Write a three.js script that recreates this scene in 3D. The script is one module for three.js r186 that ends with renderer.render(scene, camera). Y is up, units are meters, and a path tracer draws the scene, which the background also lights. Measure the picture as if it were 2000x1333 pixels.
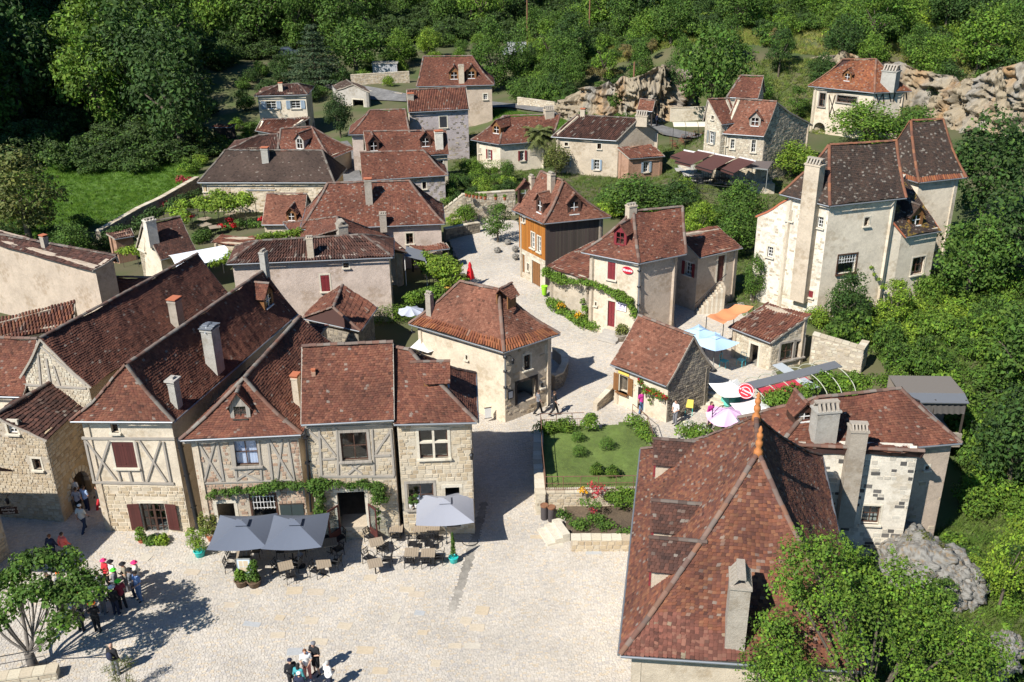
import * as THREE from 'three';
import { Sky } from 'three/addons/objects/Sky.js';
import { mergeGeometries } from 'three/addons/utils/BufferGeometryUtils.js';
import { createNoise2D, createNoise3D } from 'simplex-noise';

// ---------------------------------------------------------------- camera, sky, sun, exposure
const scene = new THREE.Scene();
const camera = new THREE.PerspectiveCamera(38.66, 1024 / 682, 0.5, 4000);
camera.position.set(0, 31, 0);
camera.rotation.set(THREE.MathUtils.degToRad(-24.5), 0, THREE.MathUtils.degToRad(-0.8), 'YXZ');
const SUN = new THREE.Vector3(-0.50, 0.70, 0.52).normalize();
const sky = new Sky();
sky.name = 'sky';
sky.scale.setScalar(3000);
const SU = sky.material.uniforms;
SU.sunPosition.value.copy(SUN); SU.turbidity.value = 3; SU.rayleigh.value = 1.2; SU.mieCoefficient.value = 0.004; SU.mieDirectionalG.value = 0.8;
if (SU.cloudCoverage) SU.cloudCoverage.value = 0;
scene.add(sky);
scene.environmentIntensity = 0.085;
const sun = new THREE.DirectionalLight(new THREE.Color(1.0, 0.965, 0.90), 5);
sun.name = 'sun';
sun.position.copy(SUN).multiplyScalar(400).add(new THREE.Vector3(0, 0, -90));
sun.target.position.set(0, 0, -90);
sun.castShadow = true;
sun.shadow.mapSize.set(4096, 4096);
Object.assign(sun.shadow.camera, { left: -160, right: 160, top: 160, bottom: -160, near: 1, far: 900 });
scene.add(sun, sun.target);
const renderer = new THREE.WebGLRenderer({ antialias: true });
renderer.setSize(1024, 682);
renderer.toneMapping = THREE.LinearToneMapping;
renderer.toneMappingExposure = 1.5;
renderer.shadowMap.enabled = true;

// ---------------------------------------------------------------- small helpers
let seed = 1;
const reseed = (n) => { seed = n | 0; };
const rnd = () => { seed = (seed + 0x6d2b79f5) | 0; let t = Math.imul(seed ^ (seed >>> 15), 1 | seed); t = (t + Math.imul(t ^ (t >>> 7), 61 | t)) ^ t; return ((t ^ (t >>> 14)) >>> 0) / 4294967296; };
const rr = (a, b) => a + (b - a) * rnd();
const pick = (a) => a[Math.floor(rnd() * a.length)];
const noise2 = createNoise2D(rnd), noise3 = createNoise3D(rnd);
const V = (x, y, z) => new THREE.Vector3(x, y, z);
const V3 = (a) => new THREE.Vector3(a[0], a[1], a[2]);
const lerp = (a, b, t) => a + (b - a) * t;
const clamp = (x, a, b) => Math.min(b, Math.max(a, x));
const LIN = (r, g, b) => new THREE.Color().setRGB(r, g, b);

const taken = new Map();
function numbered(name) { const n = taken.get(name) ?? 0; taken.set(name, n + 1); return n ? `${name}_${String(n).padStart(3, '0')}` : name; }
function tag(o, label, category, group, kind) {
  if (label) o.userData.label = label;
  if (category) o.userData.category = category;
  if (group) o.userData.group = group;
  if (kind) o.userData.kind = kind;
  return o;
}
function thing(name, label, category, p = [0, 0, 0], turn = 0, group) {
  const o = new THREE.Group();
  o.name = numbered(name); o.position.set(p[0], p[1], p[2]); o.rotation.y = turn;
  scene.add(o);
  return tag(o, label, category, group);
}
function copy(o, p, turn, label, scale) {
  const c = o.clone();
  c.name = numbered(o.name.replace(/_\d{3}$/, ''));
  c.userData = { ...o.userData };
  if (label) c.userData.label = label;
  c.position.set(p[0], p[1], p[2]);
  c.rotation.y = turn ?? 0;
  if (scale) c.scale.set(...(Array.isArray(scale) ? scale : [scale, scale, scale]));
  scene.add(c);
  return c;
}
function part(name, geo, mat, parent, kind, label) {
  const m = new THREE.Mesh(Array.isArray(geo) ? merge(geo) : geo, mat);
  m.name = name; m.castShadow = m.receiveShadow = true;
  if (kind) m.userData.kind = kind;
  if (label) m.userData.label = label;
  (parent ?? scene).add(m);
  return m;
}
function single(name, geo, mat, label, category, p, turn, group) {
  const m = part(numbered(name), geo, mat, scene);
  if (p) m.position.set(p[0], p[1], p[2]);
  if (turn) m.rotation.y = turn;
  return tag(m, label, category, group);
}
function merge(list) {
  const gs = list.map((g) => { const h = g.index ? g.toNonIndexed() : g; for (const k of Object.keys(h.attributes)) if (!['position', 'normal', 'uv', 'color'].includes(k)) h.deleteAttribute(k); if (!h.attributes.uv) h.setAttribute('uv', new THREE.BufferAttribute(new Float32Array(h.attributes.position.count * 2), 2)); return h; });
  const hasC = gs.every((g) => g.attributes.color);
  if (!hasC) gs.forEach((g) => g.deleteAttribute('color'));
  return mergeGeometries(gs);
}
// boxes, bars and tubes as geometries; uv in metres
function box(w, h, d, x = 0, y = 0, z = 0, ry = 0, rx = 0, rz = 0) {
  const g = new THREE.BoxGeometry(w, h, d);
  const uv = g.attributes.uv, dims = [[d, h], [d, h], [w, d], [w, d], [w, h], [w, h]];
  for (let f = 0; f < 6; f++) for (let i = 0; i < 4; i++) uv.setXY(f * 4 + i, uv.getX(f * 4 + i) * dims[f][0], uv.getY(f * 4 + i) * dims[f][1]);
  if (rx) g.rotateX(rx);
  if (rz) g.rotateZ(rz);
  if (ry) g.rotateY(ry);
  return g.translate(x, y, z);
}
function bar(a, b, w, d = w, up = V(0, 1, 0)) {
  const p = V3(a), q = V3(b), L = p.distanceTo(q), g = box(w, L, d);
  const y = q.clone().sub(p).normalize();
  let x = Math.abs(y.dot(up)) > 0.95 ? V(1, 0, 0).cross(y).normalize() : up.clone().cross(y).normalize();
  const zz = x.clone().cross(y);
  return g.applyMatrix4(new THREE.Matrix4().makeBasis(x, y, zz).setPosition(p.add(q).multiplyScalar(0.5)));
}
function tube(a, b, r, r2 = r, seg = 7) {
  const p = V3(a), q = V3(b), L = p.distanceTo(q), g = new THREE.CylinderGeometry(r2, r, L, seg, 1);
  return g.applyQuaternion(new THREE.Quaternion().setFromUnitVectors(V(0, 1, 0), q.clone().sub(p).normalize())).translate((p.x + q.x) / 2, (p.y + q.y) / 2, (p.z + q.z) / 2);
}
function pipe(pts, r, seg = 6, n = pts.length * 5) { return new THREE.TubeGeometry(new THREE.CatmullRomCurve3(pts.map(V3)), n, r, seg); }
function lathe(prof, seg = 12) { return new THREE.LatheGeometry(prof.map(([x, y]) => new THREE.Vector2(x, y)), seg); }
function quad(a, b, c, d) {
  const g = new THREE.BufferGeometry();
  g.setAttribute('position', new THREE.Float32BufferAttribute([...a, ...b, ...c, ...a, ...c, ...d], 3));
  const L = Math.hypot(b[0] - a[0], b[1] - a[1], b[2] - a[2]), H = Math.hypot(d[0] - a[0], d[1] - a[1], d[2] - a[2]);
  g.setAttribute('uv', new THREE.Float32BufferAttribute([0, 0, L, 0, L, H, 0, 0, L, H, 0, H], 2));
  g.computeVertexNormals();
  return g;
}
function instanced(name, geo, mat, mats, cols, parent) {
  const m = new THREE.InstancedMesh(geo, mat, mats.length);
  m.name = name; m.castShadow = m.receiveShadow = true;
  mats.forEach((x, i) => m.setMatrixAt(i, x));
  if (cols) cols.forEach((c, i) => m.setColorAt(i, c));
  m.userData.kind = 'stuff';
  (parent ?? scene).add(m);
  return m;
}

// ---------------------------------------------------------------- textures and materials
// seamless value noise on a torus
function tileNoise(n, cells, s) {
  const g = new Float32Array(cells * cells); reseed(s); for (let i = 0; i < g.length; i++) g[i] = rnd();
  const out = new Float32Array(n * n), sm = (t) => t * t * (3 - 2 * t);
  for (let y = 0; y < n; y++) for (let x = 0; x < n; x++) {
    const fx = (x / n) * cells, fy = (y / n) * cells, x0 = Math.floor(fx), y0 = Math.floor(fy), tx = sm(fx - x0), ty = sm(fy - y0), X = (i) => (i % cells), A = (i, j) => g[X(j) * cells + X(i)];
    out[y * n + x] = lerp(lerp(A(x0, y0), A(x0 + 1, y0), tx), lerp(A(x0, y0 + 1), A(x0 + 1, y0 + 1), tx), ty);
  }
  return out;
}
function grain(n, s, octaves) { const o = new Float32Array(n * n); let tot = 0; octaves.forEach(([c, w], i) => { const t = tileNoise(n, c, s + i * 17); tot += w; for (let k = 0; k < o.length; k++) o[k] += t[k] * w; }); for (let k = 0; k < o.length; k++) o[k] /= tot; return o; }
function texture(n, fn, srgb, metres) {
  const d = new Uint8Array(n * n * 4);
  for (let i = 0; i < n * n; i++) { const c = fn(i, i % n, Math.floor(i / n)); d[i * 4] = clamp(c[0], 0, 255); d[i * 4 + 1] = clamp(c[1], 0, 255); d[i * 4 + 2] = clamp(c[2], 0, 255); d[i * 4 + 3] = 255; }
  const t = new THREE.DataTexture(d, n, n); t.wrapS = t.wrapT = THREE.RepeatWrapping; t.magFilter = THREE.LinearFilter; t.minFilter = THREE.LinearMipmapLinearFilter;
  if (srgb) t.colorSpace = THREE.SRGBColorSpace;
  t.repeat.set(1 / metres, 1 / metres); t.needsUpdate = true;
  return t;
}
const nz = grain(512, 11, [[6, 1], [14, 0.8], [40, 0.7], [110, 0.8], [256, 0.8]]), nb = grain(512, 57, [[4, 1], [9, 0.8], [23, 0.6], [60, 0.3]]);
// lime plaster: soft mottling and stained patches with crumbly edges
const plasterMap = texture(512, (i) => { const a = nz[i], b = nb[i]; const st = clamp((0.43 - b) * 7, 0, 1) * (0.3 + a); const v = 240 + (a - 0.5) * 78 - st * 30; return [v, v - 2 - st * 5, v - 6 - st * 12]; }, true, 5);
const fineBump = texture(512, (i) => { const v = 255 * nz[i]; return [v, v, v]; }, false, 2.2);
const groundMap = texture(512, (i) => { const a = nz[i], b = nb[i]; const v = 208 + (a - 0.5) * 110 + (b - 0.5) * 80; return [v, v, v]; }, true, 7);
const woodMap = texture(256, (i, x, y) => { const v = 205 + 60 * (nz[(y * 2 % 512) * 512 + (x * 11) % 512] - 0.5) + 90 * (nb[((y >> 3) % 512) * 512 + (x * 5) % 512] - 0.5); return [v, v * 0.98, v * 0.95]; }, true, 1.3);
const std = (r, g, b, o = {}) => new THREE.MeshStandardMaterial({ color: LIN(r, g, b), roughness: 0.9, ...o });
const plaster = (r, g, b, bump = 0.02) => std(r, g, b, { map: plasterMap, bumpMap: fineBump, bumpScale: bump, roughness: 0.95 });
const M = {
  cream: plaster(0.68, 0.585, 0.455), ivory: plaster(0.72, 0.63, 0.50), pinkish: plaster(0.60, 0.49, 0.42, 0.03), beige: plaster(0.56, 0.47, 0.36), greywall: plaster(0.45, 0.42, 0.38), ochre: plaster(0.56, 0.43, 0.27, 0.03),
  tan: plaster(0.52, 0.42, 0.33, 0.03), mortar: plaster(0.50, 0.43, 0.34, 0.03), paleMortar: plaster(0.58, 0.51, 0.40, 0.03), greyMortar: plaster(0.30, 0.26, 0.21, 0.03), mauve: plaster(0.42, 0.37, 0.37, 0.03), white: plaster(0.74, 0.68, 0.58, 0.03), brick: plaster(0.42, 0.25, 0.17, 0.02),
  stone: std(1, 1, 1, { map: plasterMap, bumpMap: fineBump, bumpScale: 0.015 }), dressed: plaster(0.66, 0.60, 0.49),
  timber: std(0.50, 0.46, 0.41, { map: woodMap, roughness: 0.95 }), darkTimber: std(0.07, 0.055, 0.045, { map: woodMap }),
  orangeWood: std(1, 1, 1, { map: woodMap, roughness: 0.75 }), doorWood: std(0.33, 0.15, 0.05, { map: woodMap, roughness: 0.7 }),
  redPaint: std(0.30, 0.035, 0.045, { map: woodMap, roughness: 0.6 }), maroon: std(0.13, 0.035, 0.03, { map: woodMap, roughness: 0.6 }), bluePaint: std(0.42, 0.54, 0.68, { map: woodMap, roughness: 0.6 }), blackPaint: std(0.025, 0.025, 0.03, { roughness: 0.7 }), brownPaint: std(0.10, 0.05, 0.035, { map: woodMap, roughness: 0.6 }), greyPaint: std(0.35, 0.38, 0.38, { map: woodMap, roughness: 0.6 }),
  whitePaint: std(0.72, 0.70, 0.66, { roughness: 0.6 }), frameBrown: std(0.12, 0.06, 0.04, { map: woodMap, roughness: 0.6 }),
  glass: new THREE.MeshPhysicalMaterial({ color: LIN(0.8, 0.85, 0.88), transmission: 1, thickness: 0, roughness: 0.04 }), curtain: std(0.62, 0.66, 0.74),
  interior: std(0.24, 0.20, 0.16), zinc: std(0.30, 0.31, 0.32, { roughness: 0.45, metalness: 0.6 }), darkMetal: std(0.02, 0.02, 0.022, { roughness: 0.5, metalness: 0.3 }), rust: std(0.16, 0.08, 0.05, { roughness: 0.8 }),
  roofBase: std(0.075, 0.035, 0.028), tile: std(1, 1, 1, { bumpMap: fineBump, bumpScale: 0.006, roughness: 0.92 }), ridge: std(1, 1, 1, { roughness: 0.95 }), concrete: plaster(0.42, 0.40, 0.36, 0.02), cement: plaster(0.40, 0.35, 0.29, 0.03),
  bark: std(0.11, 0.085, 0.06, { bumpMap: fineBump, bumpScale: 0.03 }), leaf: new THREE.MeshPhysicalMaterial({ color: LIN(1, 1, 1), vertexColors: true, roughness: 0.75, transmission: 0.38, thickness: 0, side: THREE.DoubleSide, specularIntensity: 0.4 }),
  sett: std(1, 1, 1, { roughness: 0.85, bumpMap: fineBump, bumpScale: 0.01 }), joint: std(0.42, 0.38, 0.32, { map: groundMap }), earth: std(0.17, 0.12, 0.075, { map: groundMap, bumpMap: fineBump, bumpScale: 0.06 }),
  rock: std(1, 1, 1, { vertexColors: true, bumpMap: fineBump, bumpScale: 0.08, map: plasterMap, roughness: 0.97 }), asphalt: std(0.24, 0.23, 0.22, { map: groundMap }), terracotta: std(0.42, 0.13, 0.06), teal: std(0.02, 0.44, 0.40, { roughness: 0.45 }), barrel: std(0.20, 0.13, 0.08, { map: woodMap }),
  tableWood: std(0.46, 0.38, 0.29, { map: woodMap }), blackPlastic: std(0.014, 0.014, 0.016, { roughness: 0.45 }), slateCloth: std(0.11, 0.125, 0.16, { roughness: 0.9 }), paleCloth: std(0.28, 0.285, 0.32, { roughness: 0.9 }),
};

// ---------------------------------------------------------------- terrain
const GROUND = [[-1.8, -57.2, 0.8], [9.4, -34.0, 0.0], [17.8, -45.1, -1.0], [-18.0, -50.2, 0.1], [-12.8, -46.9, 0.1], [-8.4, -45.2, 0.1], [-4.0, -45.3, 0.1], [-26.2, -46.4, 0.4], [-23.3, -54.9, 1.0], [-28.2, -50.7, 1.0], [-34.5, -67.9, 2.0], [-32.2, -60.1, 1.5], [-28.2, -66.4, 1.5], [-29.5, -79.2, 1.5], [-15.1, -70.4, 1.5], [-12.2, -64.1, 1.2], [-12.0, -82.6, 1.5], [-14.5, -80.1, 1.5], [-20.6, -87.4, 2.0], [-25.0, -101.2, 1.2], [-30.2, -133.7, 2.0], [-29.6, -113.2, 2.0], [-22.4, -112.0, 2.0], [-28.4, -122.0, 2.0], [-15.1, -113.6, 2.5], [-11.2, -104.3, 2.5], [-10.7, -96.8, 2.5], [-8.6, -118.5, 2.5], [-7.1, -133.7, 3.0], [0.2, -110.7, 2.5], [11.0, -108.3, 2.5], [4.1, -75.7, 2.2], [8.9, -66.4, 1.6], [9.5, -55.5, 1.0], [17.7, -61.3, 1.2], [24.0, -68.0, 2.5], [33.0, -76.6, 2.5], [39.2, -110.3, 6.0], [26.3, -99.1, 4.6], [29.5, -69.8, 2.2], [15.1, -70.4, 2.0], [6.0, -70.2, 1.8], [14.4, -106.2, 2.5], [-25.6, -99.4, 1.4], [-14.3, -58.9, 1.0], [-6.8, -79.4, 1.6], [17.4, -42.6, -1.0], [-23.5, -147.6, 3.2], [17.1, -121.4, 5.0], [-37.8, -129.3, 1.8], [25.9, -107.2, 7.5], [21.5, -98.5, 4.6], [-34.9, -83.6, 1.5], [-24.4, -83.1, 1.4], [20.6, -70.5, 2.5], [-20.4, -32.8, 0.0], [-17.3, -37.1, 0.0], [-7.3, -35.1, 0.0], [-0.2, -35.0, 0.0], [-10.7, -40.9, 0.0], [-0.2, -40.6, 0.0], [3.5, -36.6, 0.0], [-22.9, -41.9, 0.1], [-25.6, -42.5, 0.3], [-1.3, -50.1, 0.3], [-0.6, -53.7, 0.7], [5.0, -56.7, 0.9], [7.6, -55.7, 1.0], [4.4, -63.4, 1.1], [5.2, -69.2, 1.4], [1.7, -74.3, 2.0], [-1.8, -85.7, 2.2], [-4.2, -88.1, 2.2], [7.4, -63.5, 1.4], [13.3, -56.0, 1.5], [15.8, -61.3, 1.3], [10.5, -53.4, 1.1], [18.8, -41.9, -1.0], [25.7, -45.0, -2.0], [22.6, -35.6, -1.0], [31.7, -52.2, -1.5], [24.9, -61.0, 1.5], [30.9, -62.9, 2.5], [39.3, -74.3, 5.0], [22.4, -64.8, 2.2], [-5.7, -72.2, 1.2], [-7.6, -80.7, 1.6], [-44.9, -108.8, 1.2], [-53.5, -118.5, 1.2], [-41.5, -116.7, 1.5], [-46.9, -91.4, 2.0], [-50.6, -139.2, 2.5], [-17.7, -111.9, 2.4], [-19.9, -118.7, 2.6], [-3.5, -96.0, 2.6], [0.3, -110.1, 2.6], [13.2, -95.5, 2.5], [20.0, -90.3, 2.4], [18.5, -96.8, 4.2], [25.6, -93.2, 3.0], [21.0, -118.5, 4.6], [19.3, -124.2, 5.0], [-20.1, -154.2, 4.5], [-30.0, -146.3, 3.0], [1.8, -134.6, 4.5], [6.6, -130.3, 4.6], [13.3, -122.5, 4.8], [-3.2, -143.1, 4.0], [12.7, -158.0, 7.4], [20.7, -158.0, 9.6], [31.0, -150.0, 12.7], [33.8, -136.0, 12.4], [38.3, -132.0, 11.8], [46.6, -140.0, 13.7], [57.3, -140.0, 13.6], [61.3, -125.0, 12.2], [69.7, -130.0, 14.6], [68.5, -150.0, 15.1], [43.4, -170.0, 13.4], [24.0, -185.0, 11.3], [11.5, -210.0, 7.9], [-9.9, -215.0, 5.5], [-28.2, -190.0, 6.0], [0.7, -185.0, 5.3], [-39.6, -180.0, 5.7], [-61.5, -175.0, 7.6], [-74.7, -165.0, 9.1], [-88.7, -160.0, 10.0], [-89.8, -260.0, 6.2], [-40.8, -280.0, 3.6], [1.4, -300.0, 1.7], [-118.7, -240.0, 8.6], [37.1, -240.0, 7.7], [80.9, -200.0, 11.8], [57.0, -112.0, 6.1], [59.6, -105.0, 4.8], [-90.0, -60.0, 3.0], [-120.0, -100.0, 8.0], [-150.0, -200.0, 20.0], [60.0, -40.0, 0.0], [90.0, -80.0, 10.0], [110.0, -120.0, 22.0], [120.0, -200.0, 30.0], [0.0, -420.0, 20.0], [-200.0, -420.0, 25.0], [200.0, -420.0, 30.0], [0.0, 0.0, 0.0], [-60.0, -20.0, 0.0], [60.0, 0.0, 0.0]];   // x, z, height of known spots
function groundAt(x, z) {
  let s = 0, t = 0;
  for (const [a, b, h] of GROUND) { const d = (x - a) ** 2 + (z - b) ** 2, w = 1 / (d + 6) ** 2; s += w * h; t += w; }
  return s / t;
}
// ---------------------------------------------------------------- roofs
const unitBox = new THREE.BoxGeometry(1, 1, 1);
const tileGeo = (() => { const g = new THREE.BoxGeometry(1, 1, 1, 2, 1, 1), p = g.attributes.position; for (let i = 0; i < p.count; i++) if (Math.abs(p.getX(i)) < 0.1) p.setY(i, p.getY(i) + 0.35); g.computeVertexNormals(); return g; })();
function halfPipe(seg, r0, r1) {
  const g = new THREE.CylinderGeometry(r1, r0, 1, seg, 1, true, 0, Math.PI);   // x >= 0 half
  g.rotateZ(Math.PI / 2).rotateY(-Math.PI / 2);
  g.computeBoundingBox();
  const p = g.attributes.position; let top = -9; for (let i = 0; i < p.count; i++) top = Math.max(top, p.getY(i));
  if (top < 0.2) g.rotateZ(Math.PI);
  return g;
}
const canalGeo = halfPipe(6, 0.5, 0.42), capGeo = halfPipe(5, 0.5, 0.45);
const RED = {
  red: [[0.137, 0.048, 0.026], [0.121, 0.040, 0.023], [0.105, 0.037, 0.022], [0.153, 0.059, 0.033]],
  rose: [[0.172, 0.068, 0.040], [0.156, 0.060, 0.034], [0.137, 0.052, 0.030], [0.191, 0.081, 0.048]],
  orange: [[0.210, 0.070, 0.027], [0.184, 0.060, 0.026], [0.229, 0.086, 0.034], [0.158, 0.051, 0.025]],
  dark: [[0.073, 0.030, 0.019], [0.060, 0.026, 0.018], [0.053, 0.024, 0.017], [0.092, 0.038, 0.025]],
  worn: [[0.117, 0.043, 0.026], [0.104, 0.040, 0.024], [0.090, 0.035, 0.022], [0.135, 0.050, 0.029]],
  brown: [[0.064, 0.040, 0.029], [0.059, 0.037, 0.026], [0.068, 0.042, 0.031]],
  slate: [[0.048, 0.029, 0.019], [0.041, 0.026, 0.018], [0.037, 0.024, 0.018], [0.056, 0.031, 0.021]],
  mixed: [[0.158, 0.055, 0.027], [0.121, 0.042, 0.025], [0.177, 0.073, 0.036], [0.095, 0.035, 0.023], [0.140, 0.052, 0.029]],
};
const tmpC = new THREE.Color();
function tileColor(pal, p, lichen = 0.05, moss = 0) {
  lichen *= 0.6;
  const c = pick(RED[pal]), n = noise3(p.x * 0.35, p.y * 0.35, p.z * 0.35), k = (0.88 + 0.26 * rnd()) * (1 + 0.24 * n);
  const C = LIN(c[0] * k, c[1] * k, c[2] * k), q = rnd();
  if (q < lichen) C.lerp(tmpC.setRGB(0.24, 0.21, 0.17), rr(0.15, 0.75));
  else if (q < lichen + 0.07) C.multiplyScalar(rr(0.5, 0.75));
  if (moss && noise3(p.x * 0.8 + 9, p.y * 0.8, p.z * 0.8) > 0.55 - moss && rnd() < 0.6) C.lerp(tmpC.setRGB(0.22, 0.14, 0.02), rr(0.4, 0.9));
  return C;
}
function facetTiles(acc, S, style, pal, o = {}) {
  const len = S(0.5, 0).distanceTo(S(0.5, 1)), off = acc.base;
  if (style === 'canal') {
    const ex = 0.34, rows = Math.max(1, Math.round((len * (o.t1 ?? 1)) / ex)), e0 = S(0, 0), u = S(1, 0).sub(e0).normalize(), sp = 0.205;
    for (let i = 0; i < rows; i++) {
      const t = (i / rows) * (o.t1 ?? 1), l = S(0, t), r = S(1, t), uL = l.clone().sub(e0).dot(u), uR = r.clone().sub(e0).dot(u);
      for (let k = Math.ceil((uL + 0.06) / sp); k * sp < uR - 0.04; k++) {
        const s = (k * sp - uL) / (uR - uL), p = S(s, t), up = S(s, Math.min(1, t + 0.02)).sub(S(s, Math.max(0, t - 0.001))).normalize(), x = r.clone().sub(l).normalize(), n = x.clone().cross(up).normalize();
        if (n.y < 0) n.negate();
        p.addScaledVector(up, 0.19).addScaledVector(n, 0.015 + rr(-0.008, 0.008));
        const z = up.clone().addScaledVector(x, rr(-0.05, 0.05)).addScaledVector(n, -0.05).normalize();
        acc.canal.m.push(new THREE.Matrix4().makeBasis(x.multiplyScalar(0.19), n.multiplyScalar(0.21), z.multiplyScalar(0.43)).setPosition(p.sub(off)));
        acc.canal.c.push(tileColor(pal, p, o.lichen ?? 0.06));
      }
    }
    return;
  }
  const ex = o.ex ?? 0.125, w = o.w ?? 0.165, t0 = o.t0 ?? 0, rows = Math.max(1, Math.round((len * (1 - t0)) / ex));
  for (let i = 0; i < rows; i++) {
    const t = t0 + ((1 - t0) * i) / rows, l = S(0, t), r = S(1, t), L = l.distanceTo(r);
    if (L < 0.1) continue;
    const n = Math.max(1, Math.round(L / w)), o2 = (i % 2) * 0.5 + rr(-0.12, 0.12);
    const sag = 0.02 * Math.sin(i * 0.9 + l.x);
    for (let j = -1; j <= n; j++) {
      const s0 = Math.max(0, (j + o2) / n), s1 = Math.min(1, (j + 1 + o2) / n);
      if (s1 - s0 < 0.2 / n) continue;
      const p = S((s0 + s1) / 2, t), x = S(s1, t).sub(S(s0, t)), W = x.length() * 0.965, up = S((s0 + s1) / 2, Math.min(1, t + 0.03)).sub(p).normalize(); x.normalize();
      const nn = x.clone().cross(up).normalize(); if (nn.y < 0) nn.negate();
      const th = rr(0.026, 0.042), lg = ex * 1.5, z = up.clone().addScaledVector(nn, -0.17 + rr(-0.04, 0.04)).addScaledVector(x, rr(-0.045, 0.045)).normalize();
      p.addScaledVector(up, lg * 0.46 + rr(-0.012, 0.012)).addScaledVector(nn, 0.03 + rr(-0.004, 0.008) + sag * 0.2);
      const mtx = new THREE.Matrix4().makeBasis(x.multiplyScalar(W), nn.multiplyScalar(th), z.multiplyScalar(lg)).setPosition(p.clone().sub(off));
      acc.flat.m.push(mtx); acc.flat.c.push(tileColor(pal, p, o.lichen ?? 0.05, o.moss ?? 0));
      acc.flat.d.push(p.distanceTo(camera.position));
    }
  }
}
function capLine(acc, a, b, pal, r = 0.13, grey = 0.45) {
  const d = b.clone().sub(a), L = d.length(); d.normalize();
  const side = d.clone().cross(V(0, 1, 0)).normalize(), up = side.clone().cross(d).normalize(), n = Math.max(1, Math.round(L / 0.36));
  for (let i = 0; i < n; i++) {
    const p = a.clone().addScaledVector(d, ((i + 0.5) * L) / n).addScaledVector(up, 0.035 + rr(-0.012, 0.012));
    const s = side.clone().addScaledVector(up, rr(-0.06, 0.06)).normalize();
    acc.cap.m.push(new THREE.Matrix4().makeBasis(s.multiplyScalar(r * 2), up.clone().multiplyScalar(r * 1.7), d.clone().multiplyScalar((L / n) * 1.12)).setPosition(p.sub(acc.base)));
    const c = pick(RED[pal]), C = LIN(...c).multiplyScalar(rr(0.7, 1.2)); C.lerp(tmpC.setRGB(0.20, 0.18, 0.15), rr(0.1, grey * 1.6)); acc.cap.c.push(C);
  }
}
function capCurve(acc, S, s, pal, r, grey) { const k = 5; for (let i = 0; i < k; i++) capLine(acc, S(s, i / k), S(s, (i + 1) / k), pal, r, grey); }
function surface(S, off, k = 8, drop = 0.02) {
  const g = new THREE.PlaneGeometry(1, 1, k, k), p = g.attributes.position, uv = g.attributes.uv;
  for (let i = 0; i < p.count; i++) { const q = S(p.getX(i) + 0.5, p.getY(i) + 0.5).sub(off); p.setXYZ(i, q.x, q.y - drop, q.z); uv.setXY(i, q.x, q.y + q.z); }
  g.computeVertexNormals();
  return g;
}
const newAcc = (base) => ({ base, flat: { m: [], c: [], d: [] }, canal: { m: [], c: [] }, cap: { m: [], c: [] } });
// lays the collected tiles under a roof; the nearest ones of a roof seen close up become tiles of their own
const tileMats = {};
function tileMat(c) { const l = Math.round(Math.sqrt(c.r) * 26), g = Math.round((c.g / c.r) * 14), key = `${l},${g}`, r = (l / 26) ** 2; return (tileMats[key] ??= std(r, (r * g) / 14, (r * g * 0.64) / 14, { bumpMap: fineBump, bumpScale: 0.006 })); }
function layTiles(acc, roof, own = 0) {
  let idx = acc.flat.m.map((_, i) => i);
  if (own) {
    idx.sort((a, b) => acc.flat.d[a] - acc.flat.d[b]);
    for (const i of idx.slice(0, own)) { const m = new THREE.Mesh(tileGeo, tileMat(acc.flat.c[i])); m.name = 'tile'; m.castShadow = m.receiveShadow = true; m.applyMatrix4(acc.flat.m[i]); roof.add(m); }
    idx = idx.slice(own);
  }
  if (idx.length) instanced('tile_courses', tileGeo, M.tile, idx.map((i) => acc.flat.m[i]), idx.map((i) => acc.flat.c[i]), roof);
  if (acc.canal.m.length) instanced('canal_tiles', canalGeo, M.tile, acc.canal.m, acc.canal.c, roof);
  if (acc.cap.m.length) instanced('ridge_tiles', capGeo, M.ridge, acc.cap.m, acc.cap.c, roof);
}
const plane3 = (a, b, c, d) => (s, t) => a.clone().lerp(b, s).lerp(d.clone().lerp(c, s), t);

// ---------------------------------------------------------------- walls of stone
const stoneGeo = (() => { const g = new THREE.BoxGeometry(1, 1, 1), p = g.attributes.position; for (let i = 0; i < p.count; i++) if (p.getZ(i) > 0) { p.setX(i, p.getX(i) * 0.84); p.setY(i, p.getY(i) * 0.8); } g.computeVertexNormals(); return g; })();
const STONE = {
  gold: [[0.56, 0.46, 0.32], [0.50, 0.40, 0.27], [0.60, 0.51, 0.38], [0.46, 0.36, 0.24], [0.57, 0.49, 0.37]],
  pale: [[0.62, 0.55, 0.42], [0.56, 0.48, 0.36], [0.66, 0.60, 0.48], [0.50, 0.42, 0.31]],
  pinkish: [[0.50, 0.34, 0.24], [0.44, 0.29, 0.20], [0.56, 0.42, 0.30], [0.38, 0.25, 0.18]],
  grey: [[0.30, 0.26, 0.21], [0.24, 0.21, 0.17], [0.36, 0.31, 0.24], [0.19, 0.165, 0.135], [0.40, 0.34, 0.25]],
  burnt: [[0.62, 0.58, 0.50], [0.58, 0.53, 0.45], [0.10, 0.095, 0.09], [0.16, 0.15, 0.14], [0.55, 0.50, 0.42]],
};
const stoneMats = {};
const stoneMat = (c) => (stoneMats[c.join()] ??= std(c[0], c[1], c[2], { map: plasterMap, bumpMap: fineBump, bumpScale: 0.015 }));
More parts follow.
